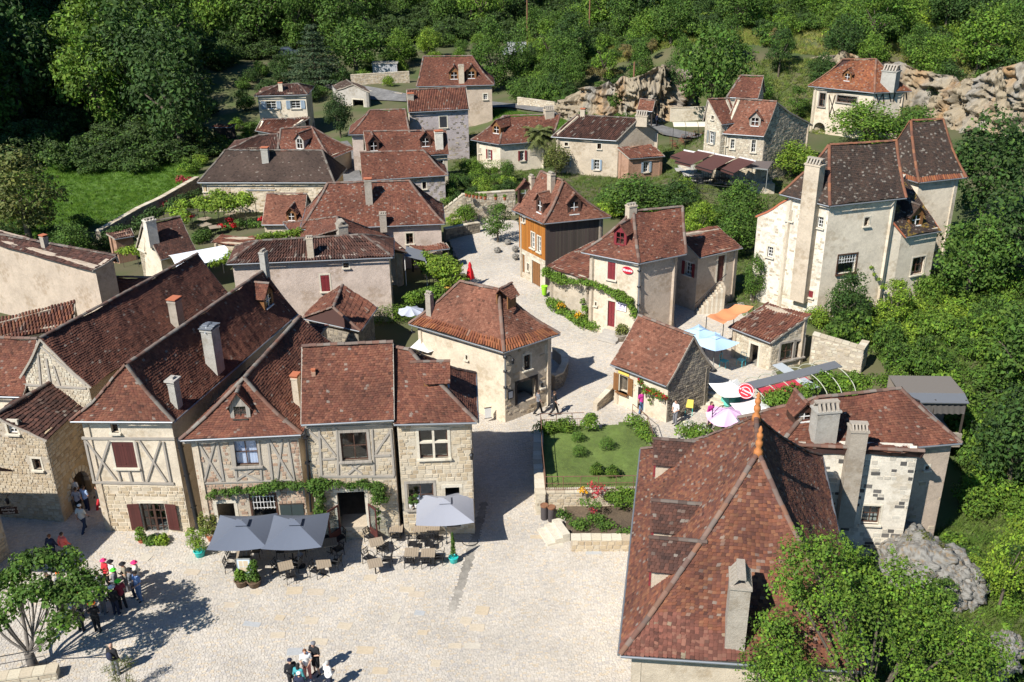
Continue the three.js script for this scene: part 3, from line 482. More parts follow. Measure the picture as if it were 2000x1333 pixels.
// ---------------------------------------------------------------- the houses (eave corners, ridge ends, heights and openings in metres)
const HOUSES = {
  pyramid: {c:[[-6.66,-58.23],[-0.49,-53.62],[3,-56.11],[-3.16,-60.73]],r:[[-3.24,-58.02],[-0.78,-56.33]],g:0.8,E:5.88,R:8.8,gable:[0,0],ov:[0.3,0.3,0.3,0.3],flare:0.3,op:[{wall:1,u:1.74,v:3.95,w:0.48,h:1.01,kind:'arched'},{wall:1,u:1.67,v:1.68,w:1.46,h:1.51,kind:'shop'},{wall:1,u:2.93,v:2.32,w:0.19,h:0.31,kind:'hole'},{wall:0,u:4.07,v:4.33,w:0.16,h:0.3,kind:'hole'}],dm:[{f:2,x:-0.07,y:8.12,z:-56.29,w:0.9,h:0.6}],ch:[{x:-5.27,z:-57.95,y:6.63,top:8.18,w:0.42,d:0.33,kind:'tall'}],bm:[]},
  mansion: {c:[[6.38,-41.7],[3.78,-27.36],[12.39,-26.4],[14.99,-40.74]],r:[[10.09,-35.32],[9.51,-32.53]],g:0,E:6,R:11.28,gable:[0,0],ov:[0.4,0.4,0.4,0.4],flare:0.28,op:[],dm:[{f:0,x:6.58,y:6.64,z:-38.53,w:1.2,h:1,rise:0.75,pal:'dark'},{f:0,x:5.75,y:6.76,z:-33.24,w:1.3,h:1.05,rise:0.8,pal:'dark'},{f:0,x:5.31,y:6.79,z:-30.63,w:1.35,h:1.1,rise:0.8,pal:'dark'}],ch:[{x:7.94,z:-27.69,y:6.55,top:9.47,w:1.08,d:0.7,kind:'slotted'}],bm:[]},
  lowerhouse: {c:[[12.9,-42.26],[23.23,-43.58],[22.67,-47.95],[12.34,-46.63]],r:[[15.86,-44.75],[20.48,-45.57]],g:-1,E:4.97,R:7.17,gable:[0,0],ov:[0.3,0.3,0.3,0.3],flare:0.2,op:[{wall:0,u:8.67,v:3.31,w:0.2,h:0.22,kind:'hole'}],dm:[{f:0,x:14.99,y:6.19,z:-43.81,w:1,h:0.6}],ch:[{x:15.82,z:-43.18,y:5.44,top:7.78,w:1.18,d:0.8,kind:'slotted'}],bm:[]},
  halftimber: {c:[[-17.2,-43.17],[-13.64,-57.05],[-18.89,-57.26],[-22.46,-43.38]],r:[[-19.3,-43.83],[-15.43,-57.12]],g:0.1,E:7.12,R:10,gable:[0,1],ov:[0.3,0.12,0.3,0.3],flare:0.25,op:[{wall:3,u:1.65,v:6.27,w:0.37,h:0.51,kind:'hole'},{wall:3,u:1.89,v:4.18,w:1.14,h:1.55,kind:'shutters',color:'maroon'},{wall:3,u:2.82,v:-0.06,w:1.3,h:2.03,kind:'glazed_door',color:'maroon',leaves:1}],dm:[{f:0,x:-14.9,y:8.25,z:-55.42,w:1.2,h:0.9}],ch:[{x:-16.36,z:-48.26,y:7.64,top:10.2,w:0.8,d:0.64,kind:'metal'},{x:-17.29,z:-44.27,y:7.5,top:8.97,w:0.47,d:0.38,kind:'round'},{x:-15.34,z:-57.12,y:9.82,top:11.44,w:0.46,d:0.37,kind:'tall'}],bm:[[3,-0.16,5.95,4.69,5.96,0.16],[3,-0.12,3.29,4.22,3.24,0.16],[3,-0.02,5.83,-0.03,3.32,0.16],[3,4.06,5.77,4.07,3.29,0.16],[3,0.05,5.79,1.19,3.45,0.16],[3,1.24,5.8,0.12,3.44,0.16],[3,2.83,5.81,3.85,3.36,0.16],[3,3.91,5.8,2.81,3.37,0.16],[3,2.62,5.76,2.61,3.39,0.16],[3,1.38,4.06,1.42,3.38,0.16],[3,1.95,4.06,1.99,3.34,0.16]]},
  cafe: {c:[[-10.66,-42.59],[-8.95,-51.5],[-14.95,-51.23],[-16.66,-42.32]],r:[[-13.5,-43.77],[-12.14,-51.36]],g:0.1,E:6.56,R:9.24,gable:[0,1],ov:[0.3,0.12,0.3,0.3],flare:0.3,op:[{wall:3,u:2.66,v:4.7,w:1.24,h:1.56,kind:'mullion',curtain:1},{wall:3,u:1.22,v:0.62,w:0.89,h:1.86,kind:'doorway'},{wall:3,u:3.2,v:0.86,w:1.23,h:2.04,kind:'grille_window'},{wall:3,u:4.31,v:1.47,w:0.58,h:0.83,kind:'board'},{wall:3,u:4.93,v:1.44,w:0.61,h:0.86,kind:'board'}],dm:[{f:3,x:-13.68,y:7.3,z:-42.91,w:1,h:0.8,rise:0.75}],ch:[{x:-11.17,z:-44.78,y:7.2,top:8.9,w:0.41,d:0.33,kind:'redcap'}],bm:[[3,0.28,6.17,0.27,3.84,0.16],[3,0.4,6.1,1.24,3.85,0.16],[3,1.2,6.16,0.34,3.84,0.16],[3,1.33,6.16,1.33,3.85,0.16],[3,3.86,6.21,3.81,3.79,0.16],[3,3.93,6.18,4.84,3.76,0.16],[3,4.58,6.17,4.08,3.83,0.16],[3,4.86,6.25,4.94,3.79,0.16],[3,0.24,3.76,4.98,3.74,0.16],[3,1.97,3.87,3,4.57,0.16],[3,2.17,4.4,3.17,3.8,0.16],[3,2.1,6.28,2.01,3.87,0.16],[3,3.38,6.28,3.27,3.81,0.16],[3,-0.38,6.2,5.55,6.27,0.16]]},
  stonetimber: {c:[[-10.53,-42.32],[-5.95,-42.59],[-6.26,-47.99],[-10.84,-47.73]],r:[[-10.69,-44.99],[-6.11,-45.32]],g:0.1,E:7.35,R:10.37,gable:[1,1],ov:[0.3,0.12,0.3,0.12],flare:0.1,op:[{wall:0,u:2.34,v:4.92,w:1.33,h:1.65,kind:'mullion'},{wall:0,u:1.93,v:0.81,w:1.42,h:2.23,kind:'doorway'}],dm:[],ch:[{x:-10.03,z:-43.99,y:9.13,top:9.57,w:0.2,d:0.16,kind:'vent'}],bm:[[0,-0.02,6.97,4.34,6.91,0.16],[0,0.67,6.86,0.54,4.11,0.16],[0,1.55,6.87,1.4,4.06,0.16],[0,3.31,6.73,3.24,3.97,0.16],[0,4.23,6.69,4.24,3.91,0.16],[0,0.41,4.08,4.24,3.88,0.16],[0,0.02,6.91,0.61,6.27,0.16],[0,0.68,6.53,1.37,5.26,0.16],[0,0.68,5.08,1.35,5.1,0.16],[0,3.38,5.3,4.23,6.6,0.16],[0,3.33,5.16,4.14,5.15,0.16],[0,1.91,4.81,2.62,4.11,0.16],[0,2.63,4.77,1.9,4.14,0.16]]},
  stonecorner: {c:[[-5.97,-42.58],[-1.82,-42.77],[-2.06,-48.09],[-6.21,-47.91]],r:[[-6.1,-45.48],[-5.26,-45.06]],g:0.1,E:7.1,R:10.04,gable:[1,0],ov:[0.3,0.3,0.3,0.12],flare:0.2,op:[{wall:0,u:1.79,v:4.88,w:1.44,h:1.66,kind:'mullion',stone:1},{wall:0,u:0.97,v:1.84,w:1.36,h:1.55,kind:'mullion'},{wall:0,u:2.64,v:0.53,w:0.74,h:2.53,kind:'doorway'}],dm:[{f:1,x:-3.35,y:8.23,z:-44.67,w:1.3,h:0.6}],ch:[],bm:[]},
  auberge: {c:[[-24.38,-44.19],[-23.9,-48.07],[-28.11,-48.59],[-28.58,-44.71]],r:[[-26.94,-44.51],[-25.69,-48.29]],g:0.4,E:5.58,R:6.8,gable:[1,1],ov:[0.2,0.12,0.2,0.12],flare:0,op:[{wall:3,u:2.17,v:5.77,w:0.52,h:0.7,kind:'window'},{wall:3,u:3.07,v:3.61,w:0.47,h:0.68,kind:'hole'},{wall:0,u:1.98,v:-0.15,w:2.07,h:2.43,kind:'arch'}],dm:[],ch:[],bm:[]},
  longdark: {c:[[-23.04,-47.43],[-19.12,-61.18],[-23.6,-62.45],[-27.51,-48.7]],r:[[-25.59,-48.16],[-20.96,-61.7]],g:1,E:7,R:9.56,gable:[1,1],ov:[0.25,0.12,0.25,0.12],flare:0.1,op:[],dm:[],ch:[{x:-20.73,z:-55.54,y:7,top:8.94,w:0.69,d:0.55,kind:'plain'}],bm:[[3,1.3,8.68,0.98,6.65,0.16],[3,1.77,8.36,1.66,6.74,0.16],[3,2.16,7.94,2.27,6.77,0.16],[3,-0.23,6.5,3.97,6.79,0.16],[3,1.51,9.12,3.98,7.03,0.16]]},
  frontred: {c:[[-29.65,-48.45],[-27.34,-48.2],[-26.81,-53.04],[-29.12,-53.3]],r:[[-29.38,-50.84],[-27.07,-50.65]],g:1,E:6,R:8.46,gable:[1,1],ov:[0.3,0.12,0.3,0.12],flare:0.15,op:[],dm:[],ch:[],bm:[]},
  palewall: {c:[[-41.29,-71.09],[-28.77,-62.97],[-27.63,-64.74],[-40.15,-72.85]],r:[[-42.18,-71.9],[-27.65,-64.7]],g:2,E:8,R:8.46,gable:[0,1],ov:[0.3,0.12,0.3,0.3],flare:0,op:[],dm:[],ch:[{x:-33.96,z:-67.63,y:8.4,top:9.19,w:0.47,d:0.38,kind:'plain'}],bm:[]},
  lowcanal: {c:[[-34.21,-57.91],[-29.54,-60.25],[-30.38,-62.92],[-34.6,-59.16]],r:[[-34.6,-59.16],[-30.38,-62.92]],g:1.5,E:5,R:5.94,gable:[1,1],ov:[0.3,0.12,0.02,0.12],flare:0,mono:1,op:[],dm:[],ch:[],bm:[]},
  smallred: {c:[[-30.45,-64.42],[-26.11,-64.27],[-25.96,-68.39],[-30.3,-68.55]],r:[[-30.37,-66.45],[-26.03,-66.39]],g:1.5,E:4.5,R:6.22,gable:[1,1],ov:[0.3,0.12,0.3,0.12],flare:0.1,op:[],dm:[],ch:[],bm:[]},
  cottage: {c:[[-29.09,-76.47],[-26.8,-78.7],[-30,-82],[-32.29,-79.78]],r:[[-30.8,-78.24],[-28.22,-80.16]],g:1.5,E:4,R:6.58,gable:[1,1],ov:[0.3,0.12,0.3,0.12],flare:0.1,op:[{wall:3,u:-0.01,v:3.96,w:1.13,h:0.79,kind:'window'}],dm:[],ch:[{x:-29.91,z:-77.55,y:5.37,top:7.32,w:0.85,d:0.68,kind:'capped'}],bm:[]},
  pink: {c:[[-20.93,-67.75],[-8.85,-68.94],[-9.26,-73.15],[-21.35,-71.96]],r:[[-19.03,-69.88],[-11.31,-71.01]],g:1.5,E:6.65,R:7.75,gable:[0,0],ov:[0.3,0.3,0.3,0.3],flare:0,op:[{wall:0,u:6.65,v:4.03,w:0.65,h:1.32,kind:'shutters',color:'red'},{wall:0,u:8.31,v:5.86,w:0.4,h:0.37,kind:'hole'}],dm:[],ch:[{x:-14.91,z:-68.76,y:6.86,top:8.48,w:0.48,d:0.39,kind:'tall'}],bm:[]},
  smallhip: {c:[[-10.38,-60.88],[-9.72,-64.96],[-14.04,-67.25],[-14.7,-63.17]],r:[[-12.27,-61.88],[-12.31,-66.33]],g:1.2,E:4.2,R:5.46,gable:[0,1],ov:[0.3,0.12,0.3,0.3],flare:0,op:[],dm:[],ch:[],bm:[]},
  bigroof: {c:[[-17.83,-79.04],[-5.65,-80.19],[-6.22,-86.18],[-18.4,-85.02]],r:[[-15.76,-82.4],[-8.74,-82.78]],g:1.5,E:5.6,R:8.72,gable:[0,0],ov:[0.3,0.3,0.3,0.3],flare:0.2,op:[{wall:0,u:8.87,v:3.84,w:0.59,h:0.97,kind:'hole'}],dm:[],ch:[{x:-12.14,z:-81.38,y:7.31,top:9.41,w:0.61,d:0.49,kind:'plain'},{x:-10.85,z:-79.79,y:5.67,top:6.89,w:0.58,d:0.46,kind:'tall'}],bm:[]},
  loweredroof: {c:[[-8.58,-75.63],[-10.79,-80.73],[-20.47,-84.5],[-18.26,-79.39]],r:[[-13.34,-72.3],[-13.98,-75.72]],g:1.5,E:4.6,R:7.66,gable:[0,0],ov:[0.3,0.3,0.3,0.3],flare:0.1,op:[],dm:[],ch:[{x:-13.1,z:-72.47,y:7.49,top:8.47,w:0.91,d:0.73,kind:'slotted'}],bm:[]},
  redbrown: {c:[[-22.65,-85.15],[-18.84,-84.97],[-18.62,-89.72],[-22.43,-89.9]],r:[[-22.53,-87.67],[-18.73,-87.29]],g:2,E:4.2,R:6.36,gable:[1,1],ov:[0.3,0.12,0.3,0.12],flare:0.05,op:[],dm:[{f:0,x:-19.92,y:4.44,z:-85.3,w:0.9,h:0.8}],ch:[],bm:[]},
  brown: {c:[[-32.34,-98.72],[-18.05,-97.97],[-17.74,-103.7],[-32.03,-104.45]],r:[[-29.82,-101.4],[-19.58,-101]],g:1.2,E:4.6,R:7.22,gable:[0,0],ov:[0.3,0.3,0.3,0.3],flare:0.15,op:[{wall:0,u:-0.09,v:3.53,w:0.36,h:0.66,kind:'window'}],dm:[],ch:[{x:-25.45,z:-100.44,y:6.43,top:7.79,w:0.72,d:0.58,kind:'plain'}],bm:[]},
  white: {c:[[-33.62,-130.8],[-26.65,-131.05],[-26.84,-136.55],[-33.81,-136.3]],r:[[-30.8,-132.42],[-28.32,-133.4]],g:2,E:7.6,R:8.62,gable:[0,0],ov:[0.3,0.3,0.3,0.3],flare:0,op:[{wall:0,u:1.67,v:5.77,w:1.32,h:1.03,kind:'shutterwin',color:'blue'},{wall:0,u:4.9,v:5.76,w:1.28,h:1.05,kind:'shutterwin',color:'blue'},{wall:1,u:5.66,v:2.12,w:3.7,h:0.85,kind:'window'}],dm:[],ch:[{x:-30.27,z:-131.73,y:8.03,top:9.13,w:0.53,d:0.43,kind:'plain'}],bm:[]},
  dormercanal: {c:[[-32.51,-110.86],[-26.55,-111.03],[-26.68,-115.53],[-32.64,-115.36]],r:[[-29.09,-113.1],[-27,-113.37]],g:2,E:5,R:6.22,gable:[0,0],ov:[0.3,0.3,0.3,0.3],flare:0,op:[],dm:[],ch:[],bm:[]},
  dormerroof: {c:[[-26.71,-111.11],[-20.13,-108.2],[-18.09,-112.82],[-24.67,-115.73]],r:[[-26.4,-112.67],[-22.96,-113.27]],g:2,E:4.5,R:7.08,gable:[0,0],ov:[0.3,0.3,0.3,0.3],flare:0.25,op:[],dm:[{f:0,x:-23.97,y:5.11,z:-110.67,w:1.1,h:1.2}],ch:[],bm:[]},
  canalsmall: {c:[[-31.61,-121.32],[-28.1,-118.77],[-25.21,-122.74],[-28.72,-125.3]],r:[[-30.99,-122.18],[-25.04,-122.99]],g:2,E:5,R:6.16,gable:[1,1],ov:[0.3,0.12,0.3,0.12],flare:0,op:[],dm:[],ch:[],bm:[]},
  lanehouse: {c:[[-18.25,-110.71],[-11.4,-111.47],[-11.95,-116.49],[-18.8,-115.73]],r:[[-16.09,-113.64],[-12.01,-113.8]],g:2.5,E:6.6,R:8.86,gable:[0,0],ov:[0.3,0.3,0.3,0.3],flare:0.3,op:[],dm:[],ch:[],bm:[]},
  dormerhouse: {c:[[-14.94,-101.15],[-6.48,-103.02],[-7.44,-107.36],[-15.9,-105.49]],r:[[-15.58,-104.03],[-6.74,-104.21]],g:2.5,E:6.2,R:8.42,gable:[1,1],ov:[0.3,0.12,0.3,0.12],flare:0.1,op:[{wall:0,u:7.66,v:4.57,w:0.55,h:0.87,kind:'window'}],dm:[{f:0,x:-14.32,y:6.78,z:-102.09,w:1.1,h:1},{f:0,x:-8.92,y:6.93,z:-103.09,w:1.1,h:1}],ch:[{x:-7.51,z:-103.34,y:6.99,top:8.64,w:0.82,d:0.66,kind:'plain'}],bm:[]},
  hiphouse: {c:[[-14.58,-94.05],[-6.16,-95.34],[-6.81,-99.56],[-15.23,-98.26]],r:[[-15,-96.72],[-8.62,-96.82]],g:2.5,E:5.8,R:7.96,gable:[1,0],ov:[0.3,0.3,0.3,0.12],flare:0.2,op:[{wall:0,u:6,v:4.52,w:0.37,h:0.71,kind:'hole'}],dm:[],ch:[],bm:[]},
  tallnarrow: {c:[[-11.77,-114.66],[-4.65,-115.51],[-5.47,-122.32],[-12.59,-121.47]],r:[[-12.15,-117.77],[-5.12,-119.38]],g:2.5,E:8.36,R:10.32,gable:[1,1],ov:[0.3,0.12,0.3,0.12],flare:0,op:[{wall:0,u:3.95,v:6.34,w:0.85,h:1.32,kind:'shutters',color:'black'}],dm:[],ch:[{x:-11.59,z:-116.57,y:9.52,top:10.23,w:0.73,d:0.58,kind:'plain'}],bm:[]},
  backhouse: {c:[[-12.09,-130.44],[-1.88,-130.78],[-2.09,-136.87],[-12.3,-136.53]],r:[[-11.25,-133.59],[-4.81,-133.67]],g:3,E:8.54,R:11.9,gable:[0,0],ov:[0.3,0.3,0.3,0.3],flare:0.3,op:[{wall:0,u:8.72,v:6.65,w:0.51,h:0.72,kind:'window'}],dm:[{f:0,x:-7.17,y:9.24,z:-131.42,w:1.3,h:1},{f:0,x:-4.88,y:9.28,z:-131.53,w:1.3,h:1}],ch:[{x:-6.19,z:-131.21,y:9.01,top:11.23,w:0.73,d:0.58,kind:'tall'}],bm:[]},
  redshut: {c:[[-1.09,-108.58],[4.76,-110.27],[1.48,-112.91],[-4.37,-111.22]],r:[[-0.63,-112.2],[5.93,-113.05]],g:2.5,E:5.79,R:8.17,gable:[0,0],ov:[0.3,0.3,0.3,0.3],flare:0.15,op:[{wall:0,u:2.59,v:3.69,w:0.48,h:1.11,kind:'shutterwin',color:'red'},{wall:3,u:1.86,v:3.85,w:0.41,h:1.07,kind:'shutterwin',color:'red'},{wall:3,u:0.46,v:4.33,w:0.35,h:0.57,kind:'hole'}],dm:[{f:3,x:-1.44,y:6.61,z:-110.38,w:1.2,h:0.9}],ch:[{x:4.61,z:-112.88,y:8.17,top:9.19,w:1.06,d:0.85,kind:'slotted'}],bm:[]},
  blueshut: {c:[[4.69,-108.16],[11.73,-105.84],[17.25,-108.53],[10.21,-110.85]],r:[[7.54,-109.55],[14.18,-107.03]],g:2.5,E:6.7,R:8.82,gable:[1,1],ov:[0.3,0.12,0.3,0.12],flare:0,op:[{wall:0,u:1.3,v:3.35,w:0.48,h:1.23,kind:'shutterwin',color:'blue'},{wall:0,u:4.72,v:3.23,w:0.58,h:1.13,kind:'shutterwin',color:'blue'},{wall:0,u:1.2,v:5.7,w:0.39,h:0.38,kind:'hole'},{wall:0,u:4.96,v:5.58,w:0.42,h:0.6,kind:'hole'}],dm:[],ch:[{x:14.63,z:-107.25,y:8.52,top:9.64,w:1.27,d:1.01,kind:'slotted'},{x:8.26,z:-109.28,y:8.82,top:9.58,w:0.51,d:0.41,kind:'plain'}],bm:[]},
  orange: {c:[[0.21,-76.91],[2.59,-72.97],[7.96,-74.44],[5.58,-78.39]],r:[[2.55,-77.25],[4.18,-74.11]],g:2.2,E:7.78,R:10.86,gable:[0,0],ov:[0.35,0.35,0.35,0.35],flare:0.35,op:[{wall:0,u:2.06,v:5.11,w:0.53,h:1.31,kind:'window'},{wall:0,u:3.01,v:5.06,w:0.45,h:1.29,kind:'window'},{wall:0,u:0.69,v:6.95,w:0.28,h:0.39,kind:'hole'},{wall:0,u:0.58,v:2.52,w:0.41,h:1.63,kind:'plank_door'},{wall:0,u:2.53,v:1.95,w:1.28,h:2.12,kind:'plank_door'},{wall:0,u:1.29,v:2.95,w:0.31,h:0.61,kind:'hole'}],dm:[{f:0,x:2.33,y:8.24,z:-74.21,w:1,h:1.1},{f:1,x:5.04,y:8.22,z:-73.78,w:1.1,h:1.1},{f:3,x:1.23,y:8.68,z:-77.08,w:1.3,h:0.8}],ch:[{x:3.26,z:-74.85,y:9.93,top:11.43,w:0.53,d:0.43,kind:'tall'},{x:1.78,z:-77.14,y:9.6,top:10.64,w:0.42,d:0.34,kind:'tall'}],bm:[]},
  musee: {c:[[8.99,-64.17],[12.58,-66.02],[8.73,-68.61],[5.14,-66.77]],r:[[8.84,-67.32],[12.57,-68.54]],g:1.6,E:7.58,R:10.34,gable:[0,0],ov:[0.3,0.3,0.3,0.3],flare:0.25,op:[{wall:3,u:1.82,v:5.84,w:0.62,h:1.31,kind:'shutters',color:'red'},{wall:3,u:1.91,v:2.11,w:0.59,h:2.04,kind:'panel_door',color:'red'},{wall:3,u:0.6,v:3.53,w:0.14,h:0.27,kind:'hole'}],dm:[{f:3,x:7.8,y:8.33,z:-65.96,w:1,h:1}],ch:[{x:8.68,z:-67.32,y:10.08,top:11.05,w:0.66,d:0.53,kind:'tall'}],bm:[]},
  shop: {c:[[6.29,-55.89],[9.41,-52.79],[12.75,-55.02],[9.63,-58.13]],r:[[8.1,-57.1],[11.09,-53.91]],g:1,E:3.83,R:6.61,gable:[1,1],ov:[0.25,0.12,0.25,0.12],flare:0.2,op:[{wall:0,u:0.73,v:2.02,w:0.64,h:1.16,kind:'shopshutters',color:'wood'},{wall:0,u:2.15,v:1.21,w:0.48,h:1.65,kind:'doorway'}],dm:[],ch:[],bm:[]},
  shed: {c:[[15.16,-62.07],[17.49,-59.54],[20.27,-60.64],[17.9,-63.07]],r:[[17.9,-63.07],[20.27,-60.64]],g:1.2,E:3.5,R:4.96,gable:[1,1],ov:[0.2,0.12,0.02,0.12],flare:0,mono:1,op:[{wall:0,u:1.85,v:1.2,w:0.63,h:1.62,kind:'doorway'},{wall:1,u:1.32,v:1.83,w:1.1,h:1.31,kind:'mullion'},{wall:1,u:2.29,v:1.88,w:0.68,h:1.23,kind:'mullion'}],dm:[],ch:[],bm:[]},
  tall: {c:[[22.4,-65.76],[28.33,-67.38],[25.57,-70.24],[19.64,-68.61]],r:[[22.75,-68.52],[27.87,-69.55]],g:2.5,E:11.16,R:14.7,gable:[0,0],ov:[0.3,0.3,0.3,0.3],flare:0.25,op:[{wall:3,u:2.75,v:9.26,w:0.41,h:0.81,kind:'window'},{wall:0,u:3.22,v:9.21,w:0.41,h:0.64,kind:'hole'},{wall:0,u:2.05,v:5.69,w:1.52,h:1.45,kind:'grille_window'},{wall:3,u:0.17,v:9.27,w:0.4,h:0.8,kind:'window'},{wall:3,u:2.67,v:3.89,w:0.41,h:0.52,kind:'shutters',color:'red'}],dm:[],ch:[{x:21.39,z:-66.87,y:4.65,top:14.25,w:1.14,d:0.8,turn:-0.8,kind:'slotted',mat:'beige'}],bm:[]},
  tower: {c:[[31.99,-74.11],[36.05,-75.03],[33.93,-79.17],[29.87,-78.25]],r:[[31.55,-76.46],[34.25,-76.86]],g:2.5,E:10.4,R:14.64,gable:[0,0],ov:[0.3,0.3,0.3,0.3],flare:0.3,op:[],dm:[],ch:[],bm:[]},
  topright: {c:[[34.05,-112.2],[39.81,-107.18],[44.32,-108.5],[38.56,-113.51]],r:[[37.12,-110.76],[40.59,-110.21]],g:6,E:11.16,R:14.24,gable:[0,0],ov:[0.3,0.3,0.3,0.3],flare:0.3,op:[{wall:0,u:1.14,v:8.99,w:0.72,h:1.52,kind:'mullion'},{wall:0,u:1.2,v:6.11,w:1.55,h:1.18,kind:'arch'},{wall:0,u:3.98,v:9.74,w:2.27,h:0.75,kind:'mullion'}],dm:[{f:0,x:37.57,y:11.99,z:-109.97,w:0.9,h:0.9}],ch:[{x:41.77,z:-108.4,y:11.7,top:14,w:1.6,d:1.28,kind:'slotted'}],bm:[[0,1.58,10.65,6.98,11.1,0.16],[0,1.88,10.43,2.22,7.81,0.16],[0,2.6,10.43,2.19,7.98,0.16],[0,1.89,10.35,2.91,8.07,0.16],[1,0.27,11.01,0.88,9.68,0.16],[1,1.14,11.02,0.48,9.7,0.16],[1,1.14,11.02,1.45,9.81,0.16],[1,1.92,11.02,2.28,10.08,0.16],[1,2.71,11.02,2.58,10.06,0.16],[1,3.51,9.83,3.72,10.91,0.16],[1,4.11,10.93,4.36,10.11,0.16]]},
  resto: {c:[[21.19,-97.37],[25.19,-95.74],[31.5,-100.82],[27.5,-102.46]],r:[[22.84,-98.7],[26.43,-96.74]],g:4.6,E:9.2,R:12.4,gable:[1,1],ov:[0.3,0.12,0.3,0.12],flare:0.2,op:[{wall:0,u:0.27,v:7.98,w:0.2,h:0.77,kind:'window'},{wall:0,u:0.97,v:7.68,w:0.34,h:0.97,kind:'window'},{wall:0,u:3.06,v:7.5,w:0.38,h:1.23,kind:'window'}],dm:[{f:0,x:24.39,y:10.03,z:-96.56,w:1.1,h:0.9}],ch:[],bm:[]},
  tallwing: {c:[[28.93,-67.74],[32.01,-69.04],[30.91,-75.07],[26.29,-67.46]],r:[[26.29,-67.46],[30.91,-75.07]],g:2.2,E:8.1,R:10.96,gable:[1,1],ov:[0.2,0.12,0.02,0.12],flare:0.1,mono:1,op:[{wall:0,u:2.14,v:4.77,w:1.24,h:1.39,kind:'hole'}],dm:[{f:0,x:29.91,y:8.54,z:-68.69,w:1.3,h:0.9}],ch:[],bm:[]},
  museewing: {c:[[14.05,-68.53],[17.67,-70.4],[16.06,-72.14],[12.47,-70.53]],r:[[12.47,-70.53],[16.06,-72.14]],g:2,E:6.4,R:7.66,gable:[1,1],ov:[0.2,0.12,0.02,0.12],flare:0,mono:1,op:[{wall:0,u:2.24,v:3.95,w:0.64,h:2.16,kind:'panel_door',color:'maroon'},{wall:3,u:1.46,v:4.66,w:0.62,h:1.03,kind:'shutterwin',color:'red'}],dm:[],ch:[],bm:[]},
  museelink: {c:[[2.76,-71.4],[5.63,-68.4],[9.21,-68.9],[6.5,-72.24]],r:[[6.5,-72.24],[9.21,-68.9]],g:1.8,E:4.8,R:6.6,gable:[1,1],ov:[0.15,0.12,0.02,0.12],flare:0,mono:1,op:[],dm:[],ch:[],bm:[]},
  blueannex: {c:[[13.08,-104.59],[17.14,-105.96],[15.59,-108.68],[11.89,-105.52]],r:[[11.89,-105.52],[15.59,-108.68]],g:2.5,E:4.9,R:5.88,gable:[1,1],ov:[0.2,0.12,0.02,0.12],flare:0,mono:1,op:[{wall:0,u:2.15,v:3.24,w:0.6,h:1.12,kind:'shutterwin',color:'blue'}],dm:[],ch:[],bm:[]},
  brownporch: {c:[[-27.44,-98.77],[-24.37,-98.61],[-23.32,-99.99],[-27.18,-100.31]],r:[[-27.18,-100.31],[-23.32,-99.99]],g:1.4,E:3.7,R:4.26,gable:[1,1],ov:[0.2,0.12,0.02,0.12],flare:0,mono:1,op:[],dm:[],ch:[],bm:[]},
  backporch: {c:[[-16.31,-58.6],[-12.86,-57.75],[-12.14,-58.88],[-15.72,-60.22]],r:[[-15.72,-60.22],[-12.14,-58.88]],g:1,E:4.8,R:5.42,gable:[1,1],ov:[0.2,0.12,0.02,0.12],flare:0,mono:1,op:[],dm:[],ch:[],bm:[]},
  gardenporch: {c:[[-7.76,-78.84],[-5.27,-79.41],[-5.61,-80.1],[-8.7,-79.33]],r:[[-8.7,-79.33],[-5.61,-80.1]],g:1.6,E:3.6,R:3.9,gable:[1,1],ov:[0.1,0.12,0.02,0.12],flare:0,mono:1,op:[],dm:[],ch:[],bm:[]},
  linkwing: {c:[[14.34,-42.35],[20.36,-41.73],[20.48,-42.93],[14.46,-43.54]],r:[[14.33,-42.29],[20.33,-41.42]],g:-1,E:5.3,R:5.75,gable:[1,1],ov:[0.12,0.12,0.12,0.12],flare:0,op:[{wall:0,u:4.04,v:1.07,w:0.91,h:1.13,kind:'hole'}],dm:[],ch:[{x:17.1,z:-41.94,y:2.3,top:7.21,w:0.83,d:0.8,turn:-0.1,kind:'slotted',mat:'cement'}],bm:[]},
  garage: {c:[[-20.28,-144.48],[-21.61,-148.64],[-26.78,-150.78],[-25.44,-146.63]],r:[[-22.77,-145.52],[-24.38,-149.79]],g:3.2,E:5.4,R:6.38,gable:[1,1],ov:[0.15,0.12,0.15,0.12],flare:0,op:[{wall:3,u:3.33,v:2.27,w:1.79,h:1.92,kind:'doorway'}],dm:[],ch:[],bm:[]},
  shelter: {c:[[15.74,-120.53],[17.59,-119.83],[18.53,-122.34],[16.68,-123.04]],r:[[16.31,-122.04],[18.03,-121.01]],g:5,E:7,R:8.1,gable:[1,1],ov:[0.2,0.12,0.2,0.12],flare:0.1,op:[],dm:[],ch:[],bm:[]},
  gardenshed: {c:[[-39.57,-128.74],[-36.91,-129.04],[-36.25,-129.79],[-38.61,-129.46]],r:[[-38.61,-129.46],[-36.25,-129.79]],g:1.8,E:3.9,R:4.2,gable:[1,1],ov:[0.15,0.12,0.02,0.12],flare:0,mono:1,op:[],dm:[],ch:[],bm:[]},
  restorear: {c:[[23.51,-106.01],[26.5,-104.65],[28.19,-108.36],[25.21,-109.72]],r:[[25.09,-107.21],[27.41,-106.64]],g:7.5,E:11.2,R:13.2,gable:[0,1],ov:[0.3,0.12,0.3,0.3],flare:0.1,op:[],dm:[],ch:[],bm:[]},
